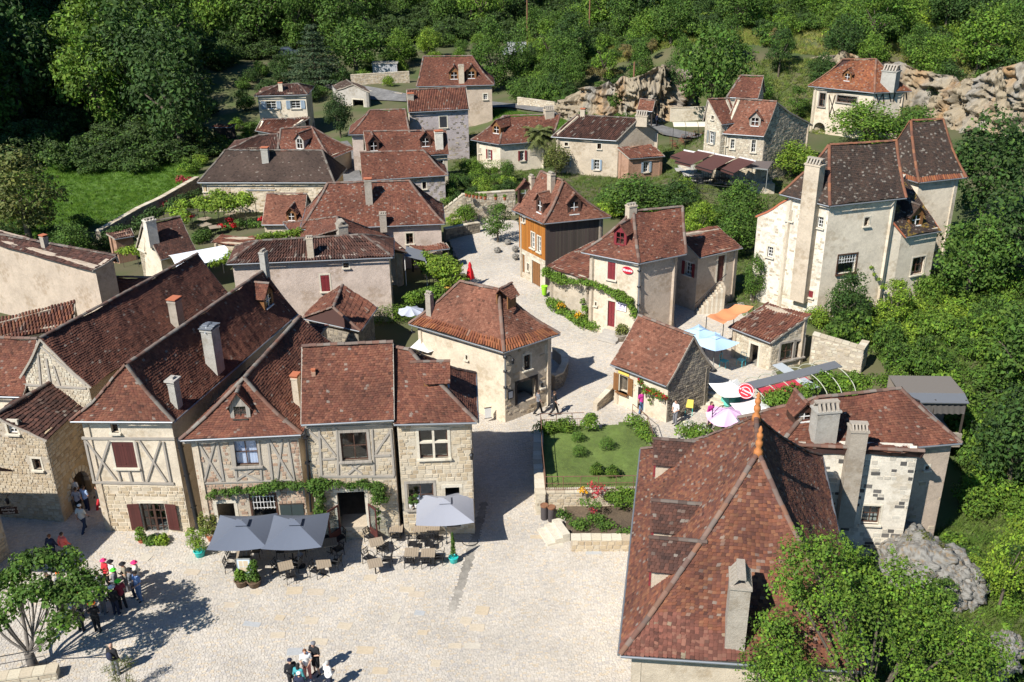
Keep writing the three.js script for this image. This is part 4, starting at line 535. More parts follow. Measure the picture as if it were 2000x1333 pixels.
  restogable: {c:[[21.19,-96.9],[23.23,-97.86],[21.75,-100.04],[19.71,-99.08]],r:[[19.98,-98.69],[22.27,-99.27]],g:4.6,E:10.2,R:12.34,gable:[1,1],ov:[0.2,0.12,0.2,0.12],flare:0.2,op:[{wall:3,u:1.02,v:8.04,w:0.57,h:1.23,kind:'shutterwin',color:'grey'},{wall:3,u:0.98,v:10.46,w:0.34,h:0.38,kind:'hole'}],dm:[],ch:[],bm:[]},
  brickshed: {c:[[-35.24,-82.73],[-33.89,-83.76],[-34.42,-84.69],[-36.05,-83.08]],r:[[-36.05,-83.08],[-34.42,-84.69]],g:1.5,E:3.8,R:4.2,gable:[1,1],ov:[0.1,0.12,0.02,0.12],flare:0,mono:1,op:[],dm:[],ch:[],bm:[]},
  redgarden: {c:[[-26.84,-83.08],[-22.61,-82.05],[-22.33,-83.45],[-26.01,-83.83]],r:[[-26.01,-83.83],[-22.33,-83.45]],g:1.4,E:3.2,R:3.66,gable:[1,1],ov:[0.1,0.12,0.02,0.12],flare:0,mono:1,op:[],dm:[],ch:[],bm:[]},
  tallside: {c:[[20.9,-72.66],[18.46,-70.29],[20.39,-68.29],[22.84,-70.66]],r:[[22.84,-70.66],[20.39,-68.29]],g:2.5,E:8.94,R:11.01,gable:[1,1],ov:[0.15,0.02,0.02,0.1],flare:0,mono:1,op:[{wall:1,u:1.36,v:6.12,w:0.45,h:0.8,kind:'window'}],dm:[],ch:[],bm:[]},
};
const W = (m, o = {}) => ({ m, ...o });
const STYLE = {
  pyramid: { name: 'gallery_house', label: 'cream house with steep four-sided roof and orange tile skirt by the lane', pal: 'rose', skirt: 0.2, lichen: 0.03, capGrey: 0.35, wall: W('cream'), walls: [W('cream'), W('beige', { stones: 'gold', gaps: 0.82, quoins: [1] })], dormerMat: M.doorWood, chimneyMat: 'cement' },
  mansion: { name: 'mansion', label: 'big house with tall rust tiled roof, two finials and three dormers', pal: 'mixed', lichen: 0.09, ownTiles: 300, capGrey: 0.35, capR: 0.115, wall: W('beige'), dormerMat: M.beige, dormerFrame: M.redPaint, chimneyMat: 'cement', deep: 3 },
  lowerhouse: { name: 'slope_house', label: 'house with wide red roof and grey chimney behind the mansion', pal: 'red', lichen: 0.06, wall: W('tan', { stones: 'gold', gaps: 0.93 }), chimneyMat: 'concrete', dormerMat: M.brownPaint, deep: 5 },
  halftimber: { name: 'timber_house', label: 'half-timbered house with long dark roof and maroon shutters', pal: 'red', lichen: 0.05, capGrey: 0.6, wall: W('beige'), walls: [W('beige'), W('beige'), W('beige'), W('cream', { stones: 'gold', own: 230, range: [-0.2, 3.05], h: [0.16, 0.28], w: [0.22, 0.55] })], beamOut: 0.02, chimneyMat: 'concrete' },
  cafe: { name: 'cafe_house', label: 'half-timbered cafe with curtained window and vine over the door', pal: 'red', lichen: 0.06, capGrey: 0.6, walls: [W('beige'), W('beige'), W('beige'), W('mortar', { stones: 'pinkish', own: 260, h: [0.12, 0.22], w: [0.16, 0.42] })], dormerMat: M.timber, dormerFrame: M.darkTimber, chimneyMat: 'beige' },
  stonetimber: { name: 'restaurant_house', label: 'narrow house with plain red roof, timber panel and wide dark doorway', pal: 'red', lichen: 0.03, walls: [W('mortar', { stones: 'gold', own: 260, h: [0.12, 0.22], w: [0.16, 0.42] }), W('beige'), W('beige'), W('beige')], chimneyMat: 'brick' },
  stonecorner: { name: 'corner_house', label: 'stone house at the lane corner with stone mullioned window', pal: 'red', lichen: 0.04, walls: [W('paleMortar', { stones: 'gold', own: 290, h: [0.15, 0.27], w: [0.22, 0.5] }), W('beige', { stones: 'gold', gaps: 0.3 }), W('beige'), W('beige')] },
  auberge: { name: 'inn_house', label: 'small golden rubble house with dark tiled roof and pointed archway', pal: 'dark', lichen: 0.09, ex: 0.2, w: 0.21, walls: [W('ochre', { stones: 'gold', own: 120, w: [0.25, 0.6], h: [0.18, 0.3] }), W('ochre'), W('ochre'), W('mortar', { stones: 'gold', own: 280, w: [0.15, 0.4], h: [0.11, 0.22] })], gutter: 0 },
  longdark: { name: 'barn_house', label: 'long dark-roofed barn with slatted timber gable', pal: 'worn', lichen: 0.05, capGrey: 0.5, walls: [W('ochre'), W('beige'), W('beige'), W('mortar', { stones: 'pale', w: [0.12, 0.35], h: [0.1, 0.2] })], gutter: 0 },
  frontred: { name: 'side_house', label: 'house at the picture edge with red slope beside the barn gable', pal: 'red', wall: W('ivory') },
  palewall: { name: 'plaster_house', label: 'house with large bare grey-beige wall and low worn roof', pal: 'dark', tiles: 'flat', ex: 0.22, w: 0.24, lichen: 0.08, wall: W('tan'), gutter: 0 },
  lowcanal: { name: 'low_house', label: 'low house with mossy half-round tiles under the bare wall', tiles: 'canal', pal: 'mixed', lichen: 0.14, wall: W('beige'), gutter: 0 },
  smallred: { name: 'annex_house', label: 'small red-roofed annex between bare wall and barn', pal: 'rose', wall: W('tan'), gutter: 0 },
  cottage: { name: 'garden_cottage', label: 'cottage with cream gable, vine and white chimney beside the tent', pal: 'dark', lichen: 0.04, wall: W('ivory'), chimneyMat: 'white' },
  pink: { name: 'pink_house', label: 'pinkish rendered house with half-round tile roof and red shutter', tiles: 'canal', pal: 'dark', lichen: 0.16, walls: [W('pinkish'), W('paleMortar'), W('beige'), W('beige')], chimneyMat: 'beige' },
  smallhip: { name: 'outbuilding', label: 'little hipped tile roof against the pinkish house', tiles: 'canal', pal: 'red', lichen: 0.05, wall: W('greyMortar', { stones: 'grey' }) },
  bigroof: { name: 'manor_house', label: 'house with very large mottled red roof and two chimneys', pal: 'red', lichen: 0.17, capGrey: 0.5, wall: W('pinkish'), chimneyMat: 'cement' },
  loweredroof: { name: 'back_house', label: 'low house behind the pinkish one with broad hipped roof', pal: 'red', lichen: 0.05, wall: W('beige'), chimneyMat: 'cement' },
  redbrown: { name: 'dormer_cottage', label: 'cottage with smooth even red-brown roof and one dormer', pal: 'rose', lichen: 0.01, wall: W('cream') },
  brown: { name: 'farmhouse', label: 'long low house with smooth brown roof beside the meadow', pal: 'brown', lichen: 0.02, capGrey: 0.5, wall: W('ochre'), walls: [W('cream', { stones: 'gold', gaps: 0.5 })], chimneyMat: 'concrete' },
  white: { name: 'villa', label: 'pale two-storey house with light blue shutters below the wood', tiles: 'canal', pal: 'dark', lichen: 0.1, wall: W('ivory'), chimneyMat: 'ivory' },
  dormercanal: { name: 'lane_annex', label: 'low house with dark ribbed tiles behind the brown roof', tiles: 'canal', pal: 'dark', wall: W('beige') },
  dormerroof: { name: 'gabled_house', label: 'house with flared roof and single tall dormer behind the brown roof', pal: 'red', lichen: 0.1, wall: W('beige'), dormerMat: M.greywall },
  canalsmall: { name: 'lean_house', label: 'little house with ribbed tiles below the blue-shuttered villa', tiles: 'canal', pal: 'red', wall: W('ivory') },
  lanehouse: { name: 'lane_house', label: 'house on the narrow lane with plain flared red roof', pal: 'red', lichen: 0.03, wall: W('pinkish') },
  dormerhouse: { name: 'twin_dormer_house', label: 'house with two dormers and a broad pale chimney', pal: 'red', lichen: 0.07, wall: W('paleMortar'), dormerMat: M.brownPaint, chimneyMat: 'white' },
  hiphouse: { name: 'hipped_house', label: 'house with plain hipped roof stepping down to the hedge', pal: 'red', lichen: 0.06, wall: W('mauve', { stones: 'grey', gaps: 0.6 }) },
  tallnarrow: { name: 'tower_house', label: 'tall narrow house with mauve-grey wall and black shutters', tiles: 'canal', pal: 'red', lichen: 0.09, walls: [W('mauve', { stones: 'grey', gaps: 0.75 }), W('ivory'), W('ivory'), W('ivory')] },
  backhouse: { name: 'roadside_house', label: 'tall house with flared roof and two dormers by the road', pal: 'red', lichen: 0.02, wall: W('tan'), chimneyMat: 'beige' },
  redshut: { name: 'palm_house', label: 'cream house with red shutters beside the palm tree', pal: 'red', lichen: 0.07, wall: W('ivory'), chimneyMat: 'beige' },
  blueshut: { name: 'farm_cottage', label: 'long cream house with blue shutters and ribbed tile roof', tiles: 'canal', pal: 'dark', lichen: 0.1, wall: W('ivory'), wall: W('beige'), chimneyMat: 'beige' },
  orange: { name: 'boarded_house', label: 'house clad in orange and grey boards under a swept red roof', pal: 'rose', lichen: 0.05, capGrey: 0.3, walls: [W('paleMortar', { stones: 'pale', range: [0, 4.55], planks: { from: 4.6, c: [0.60, 0.23, 0.03] }, gaps: 0.25 }), W('paleMortar', { planks: { from: 2.5, c: [0.105, 0.085, 0.07] } }), W('beige'), W('beige')], dormerMat: M.brownPaint, chimneyMat: 'beige' },
  musee: { name: 'sign_house', label: 'house with red door, red shutters and an oval red sign', pal: 'red', lichen: 0.06, capGrey: 0.5, walls: [W('tan'), W('tan'), W('beige'), W('cream')], dormerMat: M.redPaint, dormerFrame: M.redPaint, chimneyMat: 'beige' },
  shop: { name: 'shop_cottage', label: 'small shop with roses, brown shutters and steep rust roof', pal: 'rose', lichen: 0.05, walls: [W('cream', { stones: 'gold', gaps: 0.9 }), W('greyMortar', { stones: 'grey', own: 220, w: [0.14, 0.4], h: [0.1, 0.2] }), W('greyMortar'), W('beige')] },
  shed: { name: 'stone_outhouse', label: 'low stone house with sloping ribbed roof beside the awnings', tiles: 'canal', pal: 'red', lichen: 0.1, walls: [W('paleMortar', { stones: 'pale', w: [0.15, 0.4] }), W('paleMortar', { stones: 'pale', w: [0.15, 0.4] }), W('beige'), W('beige')] },
  tall: { name: 'tall_house', label: 'tall pale house with steep dark lichen-specked roof and outside chimney', pal: 'slate', lichen: 0.16, capPal: 'orange', capGrey: 0.1, walls: [W('ivory'), W('ivory'), W('ivory'), W('white', { stones: 'pale', gaps: 0.72 })], deep: 3 },
  tower: { name: 'corner_tower', label: 'square tower with steep mossy dark roof behind the tall pale house', pal: 'slate', lichen: 0.14, moss: 0.1, capPal: 'orange', capGrey: 0.1, skirt: 0.1, skirtPal: 'orange', wall: W('ivory'), deep: 3 },
  topright: { name: 'hillside_house', label: 'half-timbered house with bright orange-red roof under the cliff', pal: 'orange', lichen: 0.14, capPal: 'orange', capGrey: 0.25, walls: [W('cream'), W('ivory'), W('beige'), W('cream')], beamMat: M.darkTimber, chimneyMat: 'concrete' },
  resto: { name: 'terrace_house', label: 'stone house with dormer above the brown awnings', pal: 'rose', lichen: 0.08, walls: [W('mortar', { stones: 'pale', w: [0.2, 0.45] }), W('paleMortar', { stones: 'grey', gaps: 0.2 }), W('beige'), W('paleMortar', { stones: 'pale' })], dormerMat: M.timber },
  tallside: { name: 'side_wing', label: 'narrow lean-to wing on the left of the tall pale house', pal: 'slate', lichen: 0.12, wall: W('white', { stones: 'pale', gaps: 0.72 }), vergeMat: M.terracotta, deep: 3, gutter: 0, sag: 0 },
  tallwing: { name: 'catslide_wing', label: 'low wing with long sloping tiled roof against the tall pale house', pal: 'slate', lichen: 0.1, moss: 0.25, walls: [W('ivory'), W('ivory'), W('ivory'), W('ivory')], dormerMat: M.doorWood, vergeMat: M.terracotta, deep: 3 },
  museewing: { name: 'rear_wing', label: 'plain rendered wing with dark red door above the outside stairs', tiles: 'flat', ex: 0.2, w: 0.22, pal: 'red', lichen: 0.1, wall: W('tan'), deep: 2 },
  museelink: { name: 'link_building', label: 'lean-to roof between the boarded house and the sign house', tiles: 'flat', pal: 'red', lichen: 0.08, ex: 0.2, w: 0.2, wall: W('mortar'), gutter: 0 },
  blueannex: { name: 'brick_annex', label: 'small brick annex with blue shutters on the cream cottage end', tiles: 'canal', pal: 'red', lichen: 0.06, walls: [W('brick'), W('brick'), W('brick'), W('brick')] },
  brownporch: { name: 'porch', label: 'ribbed tile porch in front of the brown-roofed house', category: 'porch', tiles: 'canal', pal: 'dark', lichen: 0.1, open: 1 },
  backporch: { name: 'back_porch', label: 'patched red porch roof behind the half-timbered houses', category: 'porch', ex: 0.24, w: 0.26, pal: 'red', lichen: 0.08, wall: W('beige') },
  gardenporch: { name: 'garden_porch', label: 'narrow ribbed tile roof over the dark garden by the manor', category: 'porch', tiles: 'canal', pal: 'red', lichen: 0.1, open: 1 },
  linkwing: { name: 'link_wing', label: 'whitewashed old wall with burnt stones and tall chimney behind the mansion', category: 'building', pal: 'red', lichen: 0.12, walls: [W('white', { stones: 'burnt', gaps: 0.55, own: 150, w: [0.25, 0.6], h: [0.18, 0.32] }), W('white'), W('white'), W('cement')], deep: 4, gutter: 0, vergeMat: M.roofBase },
  garage: { name: 'roadside_garage', label: 'small grey garage with dark doorway beside the shady tree', category: 'garage', pal: 'brown', tiles: 'canal', wall: W('greywall') },
  shelter: { name: 'bus_shelter', label: 'little open shelter with red tiled roof at the cliff foot', category: 'shelter', pal: 'rose', open: 1 },
  gardenshed: { name: 'garden_shed', label: 'low wooden shed with rusty roof above the meadow', category: 'shed', tiles: 'canal', pal: 'red', wall: W('darkTimber') },
  restorear: { name: 'upper_house', label: 'house with plain red roof just behind the terrace house', pal: 'red', lichen: 0.03, wall: W('paleMortar', { stones: 'pale', gaps: 0.3 }) },
  restogable: { name: 'gable_wing', label: 'narrow stone gable with grey shutters on the terrace house', pal: 'red', lichen: 0.04, wall: W('paleMortar', { stones: 'pale' }), deep: 2 },
  brickshed: { name: 'brick_shed', label: 'tiny brown-red shed with ribbed roof beside the cream gable cottage', category: 'shed', tiles: 'canal', pal: 'dark', wall: W('brick') },
  redgarden: { name: 'kitchen_roof', label: 'low red roof between the white tent and the vine terrace', category: 'building', pal: 'red', lichen: 0.05, ex: 0.2, w: 0.22, wall: W('beige'), gutter: 0 },
};
const BUILT = {};
for (const [k, st] of Object.entries(STYLE)) BUILT[k] = buildHouse(HOUSES[k], st);

// ---------------------------------------------------------------- ground, paving, lawn, roads, cliff
const inPoly = (x, z, P) => { let c = false; for (let i = 0, j = P.length - 1; i < P.length; j = i++) { const [xi, zi] = P[i], [xj, zj] = P[j]; if (zi > z !== zj > z && x < ((xj - xi) * (z - zi)) / (zj - zi) + xi) c = !c; } return c; };
const PAVED = [[-25.55, -28.17], [10.94, -27.54], [11.74, -44.89], [10.55, -51.63], [15.83, -54.19], [18.91, -62.47], [17.56, -69.87], [13.7, -70.49], [9.7, -70.64], [5.66, -76.56], [1.91, -81.29], [0.66, -91.21], [-3.61, -92.24], [-6.14, -87.83], [-4.13, -79.45], [-2.9, -75.04], [-1.48, -62.92], [-4.05, -55.69], [-3.16, -50.01], [-20.21, -50.62], [-25.91, -54.34], [-41.21, -54.76]];
const FOOT = Object.values(HOUSES).map((h) => insetQuad(h.c, h.ov));
const underHouse = (x, z) => FOOT.some((f) => inPoly(x, z, f));
const LAWN = [[1.62, -52.28], [3.59, -52.45], [5, -52.07], [7.04, -52.74], [8.15, -49.95], [8.46, -47.35], [8.12, -45.02], [1.73, -45.04], [1.69, -48.32]];
const MEADOW = [[-54.94, -90.97], [-45.76, -88.45], [-36.86, -97.02], [-36.06, -109.82], [-39.94, -124.45], [-54.16, -138.56], [-81.44, -142.02]];
{
  const n = 240, g = new THREE.PlaneGeometry(360, 380, n, n).rotateX(-Math.PI / 2).translate(0, 0, -170), p = g.attributes.position, col = new Float32Array(p.count * 3);
  for (let i = 0; i < p.count; i++) {
    const x = p.getX(i), z = p.getZ(i), q = noise2(x * 0.15, z * 0.15) + 0.6 * noise2(x * 0.7, z * 0.7), paved = inPoly(x, z, PAVED);
    p.setY(i, groundAt(x, z) - (paved ? 0.12 : 0.03) + (paved ? 0 : 0.08 * noise2(x * 0.6, z * 0.6)));
    const c = LIN(0.075, 0.115, 0.022).lerp(LIN(0.15, 0.13, 0.065), clamp(0.5 + q * 0.6, 0, 1));
    if (inPoly(x, z, MEADOW)) c.copy(LIN(0.10, 0.19, 0.022)).multiplyScalar(1 + 0.15 * q);
    c.toArray(col, i * 3);
  }
  g.setAttribute('color', new THREE.BufferAttribute(col, 3)); g.computeVertexNormals();
  part('ground', g, std(1, 1, 1, { vertexColors: true, map: groundMap, bumpMap: fineBump, bumpScale: 0.1, roughness: 1 }), scene, 'structure');
  const far = new THREE.RingGeometry(150, 2500, 48, 6).rotateX(-Math.PI / 2).translate(0, 8, -170), fp = far.attributes.position;
  for (let i = 0; i < fp.count; i++) { const r = Math.hypot(fp.getX(i), fp.getZ(i) + 170); fp.setY(i, r < 200 ? -6 : 2 + 18 * noise2(fp.getX(i) * 0.002, fp.getZ(i) * 0.002)); }
  far.computeVertexNormals();
  part('terrain', far, std(0.06, 0.09, 0.03), scene, 'structure');
}
// a sheet that follows the ground inside an outline
function sheet(poly, step, lift, h) {
  const xs = poly.map((p) => p[0]), zs = poly.map((p) => p[1]), pos = [], uv = [], x0 = Math.min(...xs), x1 = Math.max(...xs), z0 = Math.min(...zs), z1 = Math.max(...zs), H = (x, z) => (h ?? groundAt(x, z)) + lift;
  for (let x = x0; x < x1; x += step) for (let z = z0; z < z1; z += step) if (inPoly(x + step / 2, z + step / 2, poly)) { const q = [[x, z], [x, z + step], [x + step, z + step], [x, z], [x + step, z + step], [x + step, z]]; for (const [a, b] of q) { pos.push(a, H(a, b), b); uv.push(a, b); } }
  const g = new THREE.BufferGeometry(); g.setAttribute('position', new THREE.Float32BufferAttribute(pos, 3)); g.setAttribute('uv', new THREE.Float32BufferAttribute(uv, 2)); g.computeVertexNormals();
  return g;
}
const paving = part('paving', sheet(PAVED, 0.8, 0.012), M.joint, scene, 'structure');
const settGeo = (() => { const g = new THREE.BoxGeometry(1, 1, 1), p = g.attributes.position; for (let i = 0; i < p.count; i++) if (p.getY(i) > 0) { p.setX(i, p.getX(i) * 0.965); p.setZ(i, p.getZ(i) * 0.95); } g.computeVertexNormals(); return g; })();
{
  reseed(77);
  const mats = [], cols = [], drain = [[-1.71, -45.72], [-2.39, -40.67], [-3, -37.13]], slabSpots = [[-12.77, -38.54], [-10.9, -38.61], [-9.82, -38.47], [-8.86, -37.9], [-12.43, -36.19], [-11.2, -36.62], [-9.66, -36.38], [-11.05, -35.41], [-8.04, -35.99], [-5.68, -36.56], [-5.34, -38.54], [-4.84, -38.18], [-9.03, -34.97], [-10.05, -34.32], [-7.27, -39.47], [-6.03, -33.05], [-3.59, -33.45], [-2.35, -36.23], [-1.82, -35.77], [-1.61, -36.95], [-4.34, -35.47], [-2.79, -34.56], [-4.58, -36.82], [-1.99, -34.54], [-6.85, -34.36], [-13.82, -37.57], [-13.73, -37.54], [-15.07, -36.83], [-19.14, -41.31], [-16.41, -40.15], [1.18, -42.72], [4.08, -41.37], [2.19, -41.94]];
  const slabs = slabSpots.map(([x, z], i) => { const w = rr(0.4, 0.85), d = rr(0.3, 0.6), a = rr(-0.3, 0.15); const m = part('slab', box(w, 0.13, d), i % 9 === 4 ? std(0.42, 0.43, 0.44, { map: plasterMap }) : stoneMat(pick([[0.55, 0.455, 0.33], [0.56, 0.48, 0.37], [0.54, 0.46, 0.36], [0.55, 0.50, 0.42]])), paving); m.position.set(x, groundAt(x, z) - 0.028 + rr(0, 0.004), z); m.rotation.y = a; return { x, z, w, d, a }; });
  const segD = (x, z, a, b) => { const dx = b[0] - a[0], dz = b[1] - a[1], t = clamp(((x - a[0]) * dx + (z - a[1]) * dz) / (dx * dx + dz * dz), 0, 1); return Math.hypot(x - a[0] - dx * t, z - a[1] - dz * t); };
  const ang = -0.17, ca = Math.cos(ang), sa = Math.sin(ang), half = Math.tan(0.5) * 1.05;
  for (let r = -120; r < 810; r++) {
    const rz = -r * 0.105; let x = -46 + rr(0, 0.2);
    while (x < 30) {
      const w = rr(0.11, 0.2), X0 = x + w / 2; x += w;
      const X = X0 * ca - rz * sa, Z = X0 * sa + rz * ca - 16;
      if (Z > -27 || Z < -112 || Math.abs(X) > -Z * 0.62 + 3 || !inPoly(X, Z, PAVED) || inPoly(X, Z, LAWN) || underHouse(X, Z)) continue;
      const dr = Math.min(segD(X, Z, drain[0], drain[1]), segD(X, Z, drain[1], drain[2])), n = noise2(X * 0.3, Z * 0.3);
      mats.push(new THREE.Matrix4().compose(V(X, groundAt(X, Z) - 0.022 + rr(-0.006, 0.006) - (dr < 0.22 ? 0.03 : 0), Z), new THREE.Quaternion().setFromEuler(new THREE.Euler(rr(-0.03, 0.03), -ang + rr(-0.05, 0.05), rr(-0.03, 0.03))), V(w - 0.008, 0.1, 0.099 + rr(-0.003, 0.003))));
      const q = rnd(), k = rr(0.88, 1.07) * (1 + 0.08 * n + 0.05 * noise2(X * 0.08, Z * 0.08)), c = dr < 0.22 ? [0.30, 0.23, 0.14] : q < 0.1 ? [0.55, 0.46, 0.345] : q < 0.22 ? [0.46, 0.42, 0.375] : q < 0.4 ? [0.51, 0.45, 0.375] : [0.53, 0.475, 0.40];
      cols.push(LIN(c[0] * k, c[1] * k, c[2] * k));
    }
  }
  instanced('setts', settGeo, M.sett, mats, cols, paving);
}
// walls of stone along a line: points [x, z, base, top]
function stoneWall(name, label, pts, t, pal, mortar, o = {}) {
  const b = [pts[0][0], pts[0][2], pts[0][1]], g = thing(name, label, 'wall', b);
  for (let i = 0; i < pts.length - 1; i++) {
    const [x0, z0, b0, t0] = pts[i], [x1, z1, b1, t1] = pts[i + 1], L = Math.hypot(x1 - x0, z1 - z0), d = V((x1 - x0) / L, 0, (z1 - z0) / L), n = V(-d.z, 0, d.x), m4 = new THREE.Matrix4().makeBasis(d, V(0, 1, 0), n).setPosition(x0 - b[0], -b[1], z0 - b[2]);
    const sh = new THREE.Shape([[0.003, b0 - 0.8], [L - 0.003, b1 - 0.8], [L - 0.003, t1], [0.003, t0]].map((p) => new THREE.Vector2(...p)));
    const w = part('masonry', new THREE.ExtrudeGeometry(sh, { depth: t, bevelEnabled: false }).translate(0, 0, -t).applyMatrix4(m4), M[mortar], g);
    const topAt = (x) => lerp(t0, t1, x / L), botAt = (x) => lerp(b0, b1, x / L);
    if (pal) stones(w, m4, L, Math.min(b0, b1) - 0.2, Math.max(t0, t1), (x, y, sw, shh) => y + shh / 2 < topAt(x) - 0.02 && y > botAt(x) - 0.2, pal, { ...o, own: o.own ? Math.round(o.own / (pts.length - 1)) : 0 });
    if (o.coping !== 0) { const N = Math.max(1, Math.round(L / 0.5)); for (let k = 0; k < N; k++) { const x = ((k + 0.5) * L) / N; const cc = box(L / N - 0.015, 0.09, t + 0.07, 0, 0, 0, 0, 0, Math.atan2(t1 - t0, L)).translate(x, topAt(x) + 0.045 + rr(-0.01, 0.012), -t / 2).applyMatrix4(m4); part('coping_stone', cc, stoneMat(pick(STONE[o.cope ?? 'pale'])), w); } }
  }
  return g;
}
reseed(501);
const lawn = part('lawn', sheet(LAWN, 0.35, 0, 1.34), std(0.17, 0.24, 0.05, { map: groundMap, bumpMap: fineBump, bumpScale: 0.05 }), scene, 'structure');
stoneWall('garden_wall', 'wide pale-topped garden wall along the shaded lane', [[...[1.29, -51.46], 0.6, 1.5], [...[1.15, -48.09], 0.4, 1.5], [...[1.19, -44.62], 0, 1.45], [...[1.71, -44.67], 0, 1.45]], 0.5, 'pale', 'paleMortar', { own: 60, cope: 'pale' });
stoneWall('retaining_wall', 'rubble wall with red flowers holding up the fenced lawn', [[...[1.72, -44.83], 0, 1.4], [...[3.8, -44.82], 0, 1.4], [...[7.82, -44.82], 0, 1.4]], 0.4, 'gold', 'mortar', { own: 120, w: [0.15, 0.5], h: [0.12, 0.24] });
stoneWall('planter_wall', 'low stone wall with thick pale coping beside three steps', [[...[2.91, -41.43], 0, 0.75], [...[7.1, -41.33], 0, 0.75]], 0.45, 'gold', 'mortar', { own: 60, w: [0.2, 0.5] });
part('planting_bed', sheet([[2.96, -42.03], [7.47, -42.03], [7.85, -44.89], [2.81, -45.02], [2.74, -43.81]], 0.3, 0, 0.55), M.earth, scene, 'structure');
{ const p = [3.01, 0, -42.19], s = thing('garden_steps', 'three shallow stone steps up to the planting bed', 'steps', p, 0.35); for (let k = 0; k < 3; k++) part('step', box(0.42, 0.2 + 0.19 * k, 1.5, -1.1 + k * 0.42, 0.1 + 0.095 * k - 0.02, -0.9 + k * 0.006), M.dressed, s); }
stoneWall('lane_wall', 'curved rubble wall beside the cream gallery house', [[...[2.81, -57.8], 0.8, 2.0], [...[3.41, -58.47], 0.8, 1.9], [...[3.82, -60.09], 0.9, 1.9], [...[3.83, -61.22], 1.0, 2.0], [...[3.19, -62.51], 1.0, 2.0]], 0.4, 'grey', 'greyMortar', { w: [0.12, 0.35], h: [0.08, 0.18] });
stoneWall('shop_wall', 'short pale stone parapet running down to the shop', [[...[5.38, -54.83], 0.9, 1.45], [...[6.69, -56.65], 1.0, 1.8]], 0.3, 'pale', 'mortar', {});
stoneWall('shop_ledge', 'low stone ledge carrying flower crates under the shop window', [[...[6.58, -56.06], 0.9, 1.35], [...[7.87, -54.75], 0.9, 1.3]], 0.45, 'pale', 'paleMortar', {});
stoneWall('slope_wall', 'tall old stained wall running down from the outhouse', [[...[20.51, -60.43], 1.2, 3.6], [...[23.5, -58.74], 0.6, 3.2], [...[24.3, -60.02], 0.6, 3.2]], 0.45, 'pale', 'mortar', { gaps: 0.35 });
stoneWall('terrace_wall', 'high pale wall under the restaurant terrace', [[...[18.32, -103.52], 2.6, 4.4], [...[19.42, -98.41], 2.5, 4.4], [...[23.28, -95.48], 2.4, 4.4], [...[26.67, -95.32], 2.4, 4.4]], 0.4, 'pale', 'paleMortar', { gaps: 0.4 });
stoneWall('lane_end_wall', 'dark dry-stone wall closing the paved square by the hedge', [[...[-6.01, -86.01], 2.2, 3.2], [...[-3.99, -87.27], 2.2, 3.2], [...[-2.85, -88.07], 2.3, 3.1]], 0.4, 'grey', 'greyMortar', {});
stoneWall('hedge_wall', 'light rubble wall below the flower pots and hedge', [[...[-6.95, -91.07], 2.4, 3.2], [...[-4.57, -91.1], 2.4, 5], [...[0.54, -92.87], 2.4, 4.8]], 0.4, 'pale', 'mortar', { gaps: 0.15 });
stoneWall('roadside_wall', 'long low pale wall by the upper road and grey shed', [[...[-24.87, -156.79], 4.2, 5.9], [...[-15.72, -158.17], 4.2, 6.1]], 0.4, 'gold', 'mortar', { gaps: 0.3 });
stoneWall('grass_wall', 'low dry-stone wall with greenery below the upper road', [[...[-22.38, -152.72], 3.6, 4.2], [...[-16.15, -149.68], 3.6, 4.2]], 0.35, 'grey', 'greyMortar', {});
stoneWall('verge_wall', 'rough pale dry-stone wall along the upper road', [[...[1.19, -138.05], 4.6, 5.5], [...[6.42, -134.41], 4.6, 5.4]], 0.4, 'pale', 'mortar', {});
stoneWall('courtyard_wall', 'plain pale wall behind the cream canopy', [[...[20.44, -123.52], 4.8, 6.6], [...[25.81, -124.09], 4.8, 6.6]], 0.3, null, 'ivory', {});
stoneWall('meadow_wall', 'ivy-grown retaining wall curving round the meadow edge', [[...[-38.8, -88.16], 1.3, 2.8], [...[-37.39, -95.5], 1.2, 2.9], [...[-36.25, -98.46], 1.2, 3.0], [...[-34.77, -106.81], 1.2, 3.0]], 0.5, 'grey', 'greyMortar', {});
function ribbon(name, pts, w, lift, mat) {
  const P = new THREE.CatmullRomCurve3(pts.map(([x, z]) => V(x, 0, z))).getPoints(40), pos = [], uv = [];
  const at = (i, s) => { const d = P[Math.min(i + 1, 40)].clone().sub(P[Math.max(i - 1, 0)]).normalize(), q = [P[i].x - d.z * s * w / 2, P[i].z + d.x * s * w / 2]; return [q[0], groundAt(q[0], q[1]) + lift, q[1]]; };
  for (let i = 0; i < 40; i++) { const a = at(i, -1), b = at(i + 1, -1), c = at(i + 1, 1), d = at(i, 1); for (const q of [a, c, b, a, d, c]) { pos.push(...q); uv.push(q[0], q[2]); } }
  const g = new THREE.BufferGeometry(); g.setAttribute('position', new THREE.Float32BufferAttribute(pos, 3)); g.setAttribute('uv', new THREE.Float32BufferAttribute(uv, 2)); g.computeVertexNormals();
  return part(name, g, mat, scene, 'structure');
}
ribbon('road', [[28.94, -107.59], [20.74, -117.06], [15.77, -122.02], [10.54, -129.01], [3.28, -135.52], [-2.45, -140.9], [-10.06, -145.4], [-16.39, -148.35], [-21.41, -151.59], [-29.05, -159.87]], 3.4, 0.16, M.asphalt);
ribbon('lane', [[-17.35, -97.3], [-17.88, -105.22], [-19.66, -114.04], [-21.15, -121.07], [-22.56, -125.98]], 3, 0.1, M.asphalt);
ribbon('car_park', [[-38.91, 4.94, -176], [-27.49, 5.71, -185], [-13.37, 5.21, -200], [0.71, 5.14, -180], [8.59, 5.33, -172]], 5, 0.3, M.asphalt);
